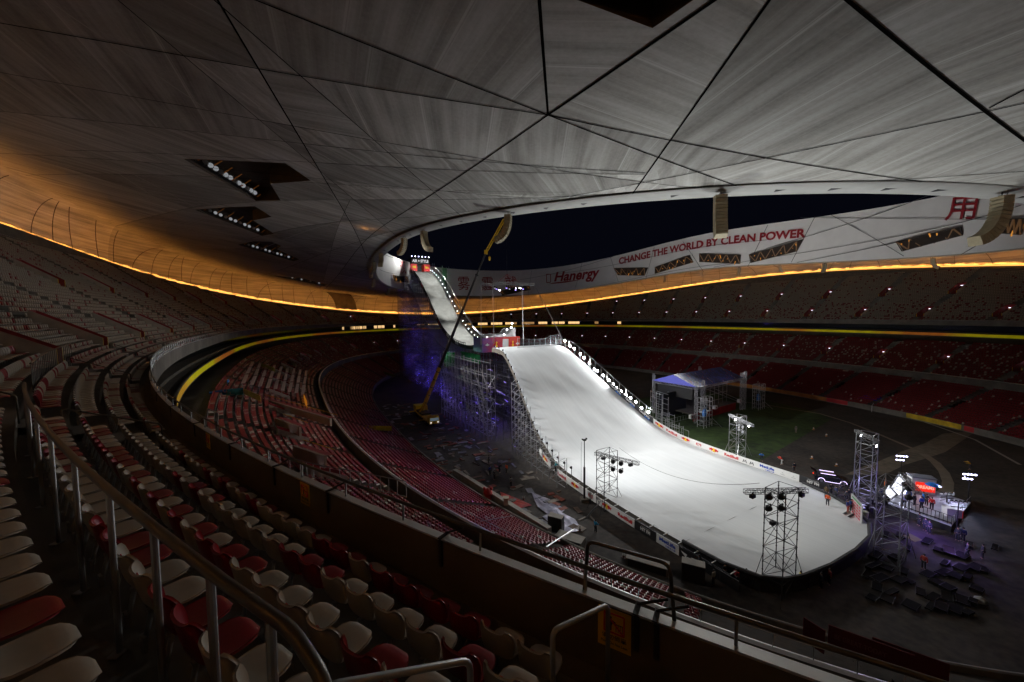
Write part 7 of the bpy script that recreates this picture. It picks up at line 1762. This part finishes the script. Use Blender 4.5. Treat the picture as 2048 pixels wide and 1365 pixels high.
# equipment under the pale towers
RQ = random.Random(21)
for k in range(16):
    px_, py_ = RQ.uniform(1716, 1772), RQ.uniform(985, 1045); u, v = onz(px_, py_, 0); g = thing('equipment_rack', f'dark equipment box between the pale towers and the platform, {ordn(k+1)} of the clutter', 'case', tuple(W(u, v, 0)), RQ.uniform(0, 3), 'equipment boxes behind the light towers'); b = MB(); h_ = RQ.uniform(.5, 1.3); b.box((0, 0, h_/2), (RQ.uniform(.4, .9), RQ.uniform(.3, .6), h_*.8), RQ.choice((M_black, M_blkp, mat('navy_case', (.02, .03, .09), .4)))); b.box((0, 0, h_+.01), (.4, .3, .02), M_steel); b.obj('case', g)
# ================================================================ flight cases in the dark near end
mc = [mat('case_dark', (.006, .0055, .005), .95, var=.3, vs=2, spec=.1), mat('case_grey', (.009, .008, .008), .95, var=.3, vs=2, spec=.1), mat('case_brown', (.009, .006, .005), .95, spec=.1)]
def flight_case(px, py, s, m_, lab, rz):
    u, v = onz(px, py, 0); g = thing('flight_case', lab, 'case', tuple(W(u, v, 0)), rz, 'dark flight cases stored beyond the end of the run-out'); b = MB(); b.box((0, 0, s[2]/2+.12), s, m_); b.obj('body', g)
    b = MB()
    for sx_ in (-1, 1):
        for sy_ in (-1, 1): b.tube((sx_*s[0]/2, sy_*s[1]/2, .12), (sx_*s[0]/2, sy_*s[1]/2, s[2]+.13), .02, M_blackst, 4); b.tube((sx_*s[0]*.4, sy_*s[1]*.4, 0), (sx_*s[0]*.4, sy_*s[1]*.4, .12), .05, M_black, 6)
    for z in (.13, s[2]+.12):
        for sg in (-1, 1): b.tube((-s[0]/2, sg*s[1]/2, z), (s[0]/2, sg*s[1]/2, z), .018, M_blackst, 4); b.tube((sg*s[0]/2, -s[1]/2, z), (sg*s[0]/2, s[1]/2, z), .018, M_blackst, 4)
    b.obj('edge_trim', g)
kk = 0
for row in range(7):
    for col_ in range(9):
        px_ = 1775+col_*27+row*-9+RQ.uniform(-7, 7); py_ = 1072+row*21+col_*3.5+RQ.uniform(-5, 5)
        if RQ.random() < .42 or px_ < 1735 and py_ < 1110: continue
        kk += 1; flight_case(px_, py_, (RQ.uniform(.7, 1.9), RQ.uniform(.45, 1.0), RQ.choice((.1, .14, .2, .32))), mc[kk % 3], f'dark flight case in row {ordn(row+1)} from the platform, {ordn(col_+1)} from the rim', TH+RQ.uniform(-.25, .25))
# stray items with a shape of their own
g = thing('cardboard_sheet', 'tan cardboard sheet lying on the dark cases at right', 'cardboard', tuple(W(*onz(1825, 1078, 1), 1.1)), .3); b = MB(); b.box((0, 0, .02), (1.3, 1.1, .04), mat('cardboard', (.30, .24, .15), .8), mx=Matrix.Rotation(.15, 3, 'X')); b.obj('sheet', g)
g = thing('white_bag', 'crumpled pale bag on the dark floor near the lower right', 'bag', tuple(W(*onz(1961, 1200, .3), .3))); b = MB(); b.lathe((0, 0, -.3), [(.3, 0), (.5, .15), (.42, .4), (.1, .6)], mat('bag_white', (.25, .24, .22), .8), 7); b.obj('sack', g)
# dark red boards with pale lettering over the dark seats at the lower right
for k, (a, c, h_, txt, lab) in enumerate((((1607, 1235), (1650, 1262), 1.5, '', 'dark red advert board, leftmost above the lower right seats'), ((1657, 1250), (1830, 1312), 1.3, 'TAG HEUER', 'dark red advert board with pale lettering, second from left'), ((1745, 1275), (1900, 1330), 1.2, '', 'dark red advert board, third from left, almost lost in the dark'))):
    z = 9.0; p, q = Vector(onz(*a, z)), Vector(onz(*c, z)); g = thing('red_board', lab, 'banner', tuple(W(*p, z)), 0, 'dark red boards in the near lower stand'); b = MB(); d = (q-p).normalized(); n = Vector((-d.y, d.x))*.08
    V = [W(*x, zz) for zz in (z-h_, z) for x in (p, q, q+n, p+n)]; b.add(V, [(3, 2, 1, 0), (4, 5, 6, 7), (0, 1, 5, 4), (1, 2, 6, 5), (2, 3, 7, 6), (3, 0, 4, 7)], mat('dark_red_board', (.09, .004, .007), .7)); world_child(b.obj('panel'), g)
    if txt:
        b = MB(); f_ = lambda x, y: W(*(p+(q-p)*x-n.normalized()*.03), z-h_+h_*y); put_text(b, 'BE GREAT TODAY', f_, mat('pale_red_print', (.18, .06, .06), .6), .08, .7, .45, .68, .02); world_child(b.obj('lettering'), g)
# ================================================================ service floor left of the run-out
for k, (poly, m_, lab) in enumerate((([(1000, 985), (1040, 1000), (1064, 1012), (1030, 1020), (1005, 1002)], 'r', 'red and white tarpaulin at the left end of the service floor'), ([(1062, 985), (1100, 1000), (1130, 1020), (1110, 1040), (1075, 1015)], 's', 'silvery tarpaulin sheet, upper one on the service floor'), ([(1085, 1035), (1112, 1020), (1150, 1040), (1165, 1062), (1125, 1070)], 's', 'silvery tarpaulin sheet, middle one with bright folds'), ([(1060, 1030), (1090, 1042), (1140, 1078), (1110, 1100), (1070, 1060)], 'g', 'grey tarpaulin sheet nearest the dark cabinet'), ([(1115, 1085), (1170, 1100), (1215, 1128), (1180, 1135)], 'g', 'grey floor sheet right of the cyan jacket'))):
    P2 = [Vector(onz(*p, 0)) for p in poly]; b = MB(); c = sum(P2, Vector((0, 0)))/len(P2); N = 7; V = []; F = []
    rr = random.Random(k)
    V.append(W(c.x, c.y, .06))
    for i, p in enumerate(P2):
        q = P2[(i+1) % len(P2)]
        for t in (0, .5):
            for f in (.5, 1): x = c.lerp(p.lerp(q, t), f); V.append(W(x.x, x.y, .03+rr.uniform(0, .10)))
    m2 = len(P2)*2
    for i in range(m2):
        a0, a1 = 1+2*i, 1+2*((i+1) % m2); F += [(0, a0, a1), (a0, a0+1, a1+1, a1)]
    mm = {'r': mat('tarp_red', (.45, .04, .03), .5, var=.6, vs=.9), 's': mat('tarp_silver', (.33, .32, .42), .28, .35, var=.35, vs=1.2, bump=.5), 'g': mat('tarp_grey', (.12, .12, .15), .35, var=.4, vs=1, bump=.4)}[m_]
    b.add(V, F, mm); o = b.obj('tarpaulin'); tag(o, lab, 'tarpaulin')
def cabinet(px, py, w, d_, h_, lab, m_=M_black, rz=TH, top=M_concl):
    u, v = onz(px, py, 0); g = thing('cabinet', lab, 'cabinet', tuple(W(u, v, 0)), rz); b = MB(); b.box((0, 0, h_/2), (w, d_, h_), m_); b.obj('body', g); b = MB(); b.box((0, 0, h_+.02), (w*1.0, d_*1.0, .05), top); b.obj('lid', g); b = MB(); b.box((0, -d_/2-.01, h_/2), (w*.9, .02, h_*.9), mat('grille_black', (.01, .01, .012), .8)); b.obj('grille', g); return g
cabinet(1112, 1062, 1.9, 1.0, 2.0, 'upright black cabinet by the seats left of the grey barrier', rz=-.5)
cabinet(1386, 1160, 2.2, 1.1, 1.9, 'upright black cabinet with pale top right of the long tables', rz=-.45)
cabinet(1140, 1088, 3.4, 1.6, .9, 'long grey covered table in front of the cyan jacket', M_concd, -.55, M_concl); cabinet(1295, 1135, 4.4, 1.5, .85, 'long grey covered table beneath the tall hoop guard', M_concd, -.5, M_concl)
cabinet(1360, 1242, 1.9, 1.2, .8, 'glass-topped dark box near the ledge at the lower right', M_black, -.4, M_glassd)
for k, (px_, py_, sgn, lab) in enumerate(((1047, 1000, 1, 'white-striped traffic cone on the red tarpaulin'), (1160, 1062, 1, 'dark traffic cone on the pale mat by the table'), (1247, 1115, 1, 'dark traffic cone left of a pair'), (1252, 1117, 1, 'dark traffic cone right of a pair'), (1624, 918, 1, 'small orange cone near the dark floor edge'), (1653, 873, 1, 'small pale cone beyond the grass corner'), (1627, 860, 1, 'small yellow cone by the grass corner'), (1673, 933, 1, 'small pale cone above the parked car'))):
    g = thing('traffic_cone', lab, 'cone', tuple(W(*onz(px_, py_, 0), 0))); b = MB(); mo = mat('cone_orange', (.40, .16, .03), .5) if k > 3 else mat('cone_dark', (.10, .04, .03), .6); b.box((0, 0, .03), (.4, .4, .05), mo); b.lathe((0, 0, .05), [(.15, 0), (.04, .6)], mo, 10); b.obj('body', g); b = MB(); b.lathe((0, 0, .3), [(.145, 0), (.105, .2)], M_wht, 10); b.obj('stripe', g)
g = thing('red_mascot_balloon', 'round red inflatable figure behind the lower wall', 'inflatable', tuple(W(*onz(976, 1000, .8), .0))) ; b = MB()
for c, r_ in (((0, 0, .9), .55), ((0, 0, 1.9), .7), ((.5, 0, 2.5), .25), ((-.5, 0, 2.5), .25)): b.lathe(c, [(r_*.1, -r_), (r_*.7, -r_*.7), (r_, 0), (r_*.7, r_*.7), (r_*.1, r_)], mat('inflatable_red', (.5, .04, .04), .4), 12)
b.obj('inflated_body', g)
g = thing('ticket_box', 'small cream box standing on the lower wall', 'box', tuple(W(*onz(1012, 1010, 1.5), 1.5))); b = MB(); b.box((0, 0, .5), (.6, .6, 1.0), mat('cream', (.45, .38, .28), .6)); b.box((0, 0, 1.05), (.8, .8, .1), mat('cream', (.45, .38, .28), .6)); b.obj('body', g)
# long poles over the seats
for a, za, c, zc, lab in (((960, 1043), 6, (1025, 1032), 7, 'slim white pole lying across the lower seats'), ((1085, 1098), 3, (1145, 1060), 2, 'bundle of steel poles leaning between lower seats and service floor'), ((1168, 1040), 1, (1200, 1003), 2.5, 'bundle of steel poles leaning at the left boards')):
    b = MB(); p, q = W(*onz(*a, za), za), W(*onz(*c, zc), zc)
    for k in range(1 if 'slim' in lab else 4): o_ = Vector((.15*k, .1*k, 0)); b.tube(p+o_, q+o_*.6, .035, M_scaf, 5)
    tag(b.obj('pole_bundle' if 'bundle' in lab else 'white_pole'), lab, 'pole')
# lower wall of the service pit
b = MB(); 
for a, c in (((915, 945), (1095, 1058)), ((905, 940), (915, 945))):
    p, q = Vector(onz(*a, 1.6)), Vector(onz(*c, 1.6)); d = (q-p).normalized(); n = Vector((-d.y, d.x))*.7
    V = [W(*x, z) for z in (0, 1.6) for x in (p, q, q+n, p+n)]; b.add(V, [(3, 2, 1, 0), (4, 5, 6, 7), (0, 1, 5, 4), (1, 2, 6, 5), (2, 3, 7, 6), (3, 0, 4, 7)], M_concl)
tag(b.obj('low_wall'), 'low pale concrete wall between the red seats and the service floor', 'wall')
# ================================================================ middle stand details at left
def mid_pt(px, py, z): return W(*onz(px, py, z), z)
def wallbox(name, lab, cat, a, c, z, h_, m_, th_=.25, redtop=True, group=None):
    p, q = mid_pt(*a, z), mid_pt(*c, z); d = (q-p); d.z = 0; d.normalize(); n = Vector((-d.y, d.x, 0))*th_
    g = thing(name, lab, cat, tuple(p), 0, group); b = MB(); b.add([p, q, q+n, p+n, p-Vector((0, 0, h_)), q-Vector((0, 0, h_)), q+n-Vector((0, 0, h_)), p+n-Vector((0, 0, h_))], [(0, 1, 2, 3), (7, 6, 5, 4), (4, 5, 1, 0), (5, 6, 2, 1), (6, 7, 3, 2), (7, 4, 0, 3)], m_); world_child(b.obj('wall_body'), g)
    if redtop:
        n2 = n*5; b = MB(); up = Vector((0, 0, .02)); b.quad(p+n+up, q+n+up, q+n2+up*0-Vector((0, 0, .3)), p+n2-Vector((0, 0, .3)), M_wall_red); b.tube(p+n*4+Vector((0, 0, .3)), q+n*4+Vector((0, 0, .3)), .04, M_yel, 4); world_child(b.obj('red_lining'), g)
    return g
M_cw = mat('cream_wall', (.36, .31, .25), .8, var=.12)
wl = 'cream stair walls of the middle stand'
wallbox('stair_wall', 'long pale wall edging the row of white desks in the middle stand', 'wall', (516, 795), (660, 838), 14.5, 1.0, M_cw, group=wl)
wallbox('stair_wall', 'cream stair wall with red lining, upper of the two nearest in the middle stand', 'wall', (549, 836), (598, 855), 15.2, 1.1, M_cw, group=wl)
wallbox('stair_wall', 'cream stair wall with red lining, lower and nearest in the middle stand', 'wall', (585, 892), (648, 913), 15.6, 1.1, M_cw, group=wl)
for k, (a, c) in enumerate((((530, 749), (562, 762)), ((558, 728), (582, 741)), ((573, 717), (592, 728)), ((588, 709), (603, 718)), ((607, 703), (622, 711)), ((636, 698), (648, 704)))): wallbox('stair_wall', f'small cream stair wall at the far left end of the middle stand, {ordn(k+1)} away', 'wall', a, c, 14.5, .9, M_cw, .2, False, wl)
wallbox('tribune_panel', 'blue and green printed panel jutting over the concourse, left half', 'panel', (419, 784), (452, 779), 17.8, 1.0, mat('panel_blue', (.02, .12, .35), .5, var=.6, vs=.8), .1, False)
wallbox('tribune_panel', 'blue and yellow printed panel jutting over the concourse, right half', 'panel', (453, 779), (486, 776), 17.8, 1.0, mat('panel_teal', (.03, .22, .30), .5, var=.7, vs=.7), .1, False)
wallbox('tribune_panel', 'yellow printed panel continuing the blue one along the desks', 'panel', (487, 778), (520, 792), 17.3, .8, mat('panel_yellow', (.42, .34, .08), .5, var=.4, vs=.8), .1, False)
wallbox('tribune_panel', 'yellow green panel at the top of the white desks', 'panel', (517, 725), (548, 736), 17, .8, mat('panel_green', (.38, .42, .06), .5, var=.3, vs=.8), .1, False)
wallbox('orange_panel', 'glowing orange panel on the inside of the red stair wall', 'panel', (607, 789), (613, 803), 12, 1.4, mat('orange_panel', (.6, .2, .02), .5, em=(1, .35, .03), es=.25), .1, False)
person(457, 778, 17.0, 'stand', BLU, DK, 2, 'person in blue leaning over the blue printed panel')
Mdesk = mat('desk_white', (.62, .50, .47), .5, var=.12, vs=2)
kk = 0
for k in range(9):
    for (ta, tb) in ((.0, .28), (.33, .62), (.67, .97)):
        A0 = Vector(onz(500, 730, 16.8)); A1 = Vector(onz(478, 778, 16.8)); B0 = Vector(onz(620, 748, 12.3)); B1 = Vector(onz(612, 800, 12.3))
        f = (k+.2)/9; z = lerp(16.8, 12.2, f); p = A0.lerp(B0, f); q = A1.lerp(B1, f); a = p.lerp(q, ta); c = p.lerp(q, tb); kk += 1
        d = (c-a).normalized(); n = Vector((-d.y, d.x))*.55; g = thing('media_desk', f'pale pink covered desk strip, {ordn(k+1)} row down, {("far", "middle", "near")[int(ta*3.1)]} block of the middle stand', 'desk', tuple(W(*a, z)), 0, 'covered desks in the middle stand'); b = MB()
        V = [W(*x, zz) for zz in (z+.72, z+.8) for x in (a, c, c+n, a+n)]; b.add(V, [(3, 2, 1, 0), (4, 5, 6, 7), (0, 1, 5, 4), (1, 2, 6, 5), (2, 3, 7, 6), (3, 0, 4, 7)], Mdesk); world_child(b.obj('desk_top'), g)
        b = MB()
        for x in (a+n*.3, c+n*.3): b.box(W(*x, z+.36), (.06, .06, .74), M_steel)
        world_child(b.obj('leg'), g)
# black canopied opening by the crane, yellow boards on the lower wall at left
for a, c, lab in (((708, 851), (783, 853), 'yellow green advert strip standing across the lower left seats'),):
    wallbox('advert_strip', lab, 'banner', a, c, 4.5, 1.0, mat('strip_yellow', (.48, .42, .02), .5, var=.5, vs=.4), .1, False)
wallbox('advert_strip', 'dim green and red strip on the floor beyond the far end of the seats', 'banner', (735, 735), (790, 750), 3, 1.0, mat('strip_dim', (.10, .14, .02), .6, var=.7, vs=.3), .1, False)
# railing along the near walkway of the middle stand
b = MB(); z = 17.6; A_ = [(540, 905), (600, 921), (640, 931), (700, 941), (760, 953), (812, 963)]; pts = [mid_pt(*p, z) for p in A_]
b.path(pts, .035, M_steel, 5); b.path([p-Vector((0, 0, 1.0)) for p in pts], .03, M_steel, 5)
for i in range(len(pts)-1):
    for t in (0, .33, .66): p = pts[i].lerp(pts[i+1], t); b.tube(p, p-Vector((0, 0, 1.05)), .025, M_steel, 4)
b.tube(pts[-1], pts[-1]-Vector((0, 0, 1.05)), .025, M_steel, 4)
tag(b.obj('walkway_railing'), 'thin steel railing crossing the top rows of the middle stand', 'railing')
# loose boards and sheets scattered on the dark service floor
b = MB(); RB = random.Random(5); ml_ = [mat('board_brown', (.10, .06, .04), .8, var=.4), mat('board_pale', (.20, .17, .14), .8, var=.4), mat('board_rust', (.20, .05, .03), .8, var=.4), mat('plastic_grey', (.16, .16, .19), .35, var=.3)]
for k in range(260):
    u, v = RB.uniform(-60, -46), RB.uniform(-58, 30)
    if (abs(u)/60)**NE+(abs(v)/98)**NE > 1: continue
    b.box(W(u, v, .04+RB.uniform(0, .05)), (RB.uniform(.3, 2.6), RB.uniform(.15, 1.1), RB.uniform(.02, .12)), RB.choice(ml_), rz=RB.choice((TH, TH+PI/2))+RB.uniform(-.3, .3))
tag(b.obj('scattered_boards'), 'loose boards, mats and sheets littering the dark service floor left of the ramp', 'boards', kind='stuff')
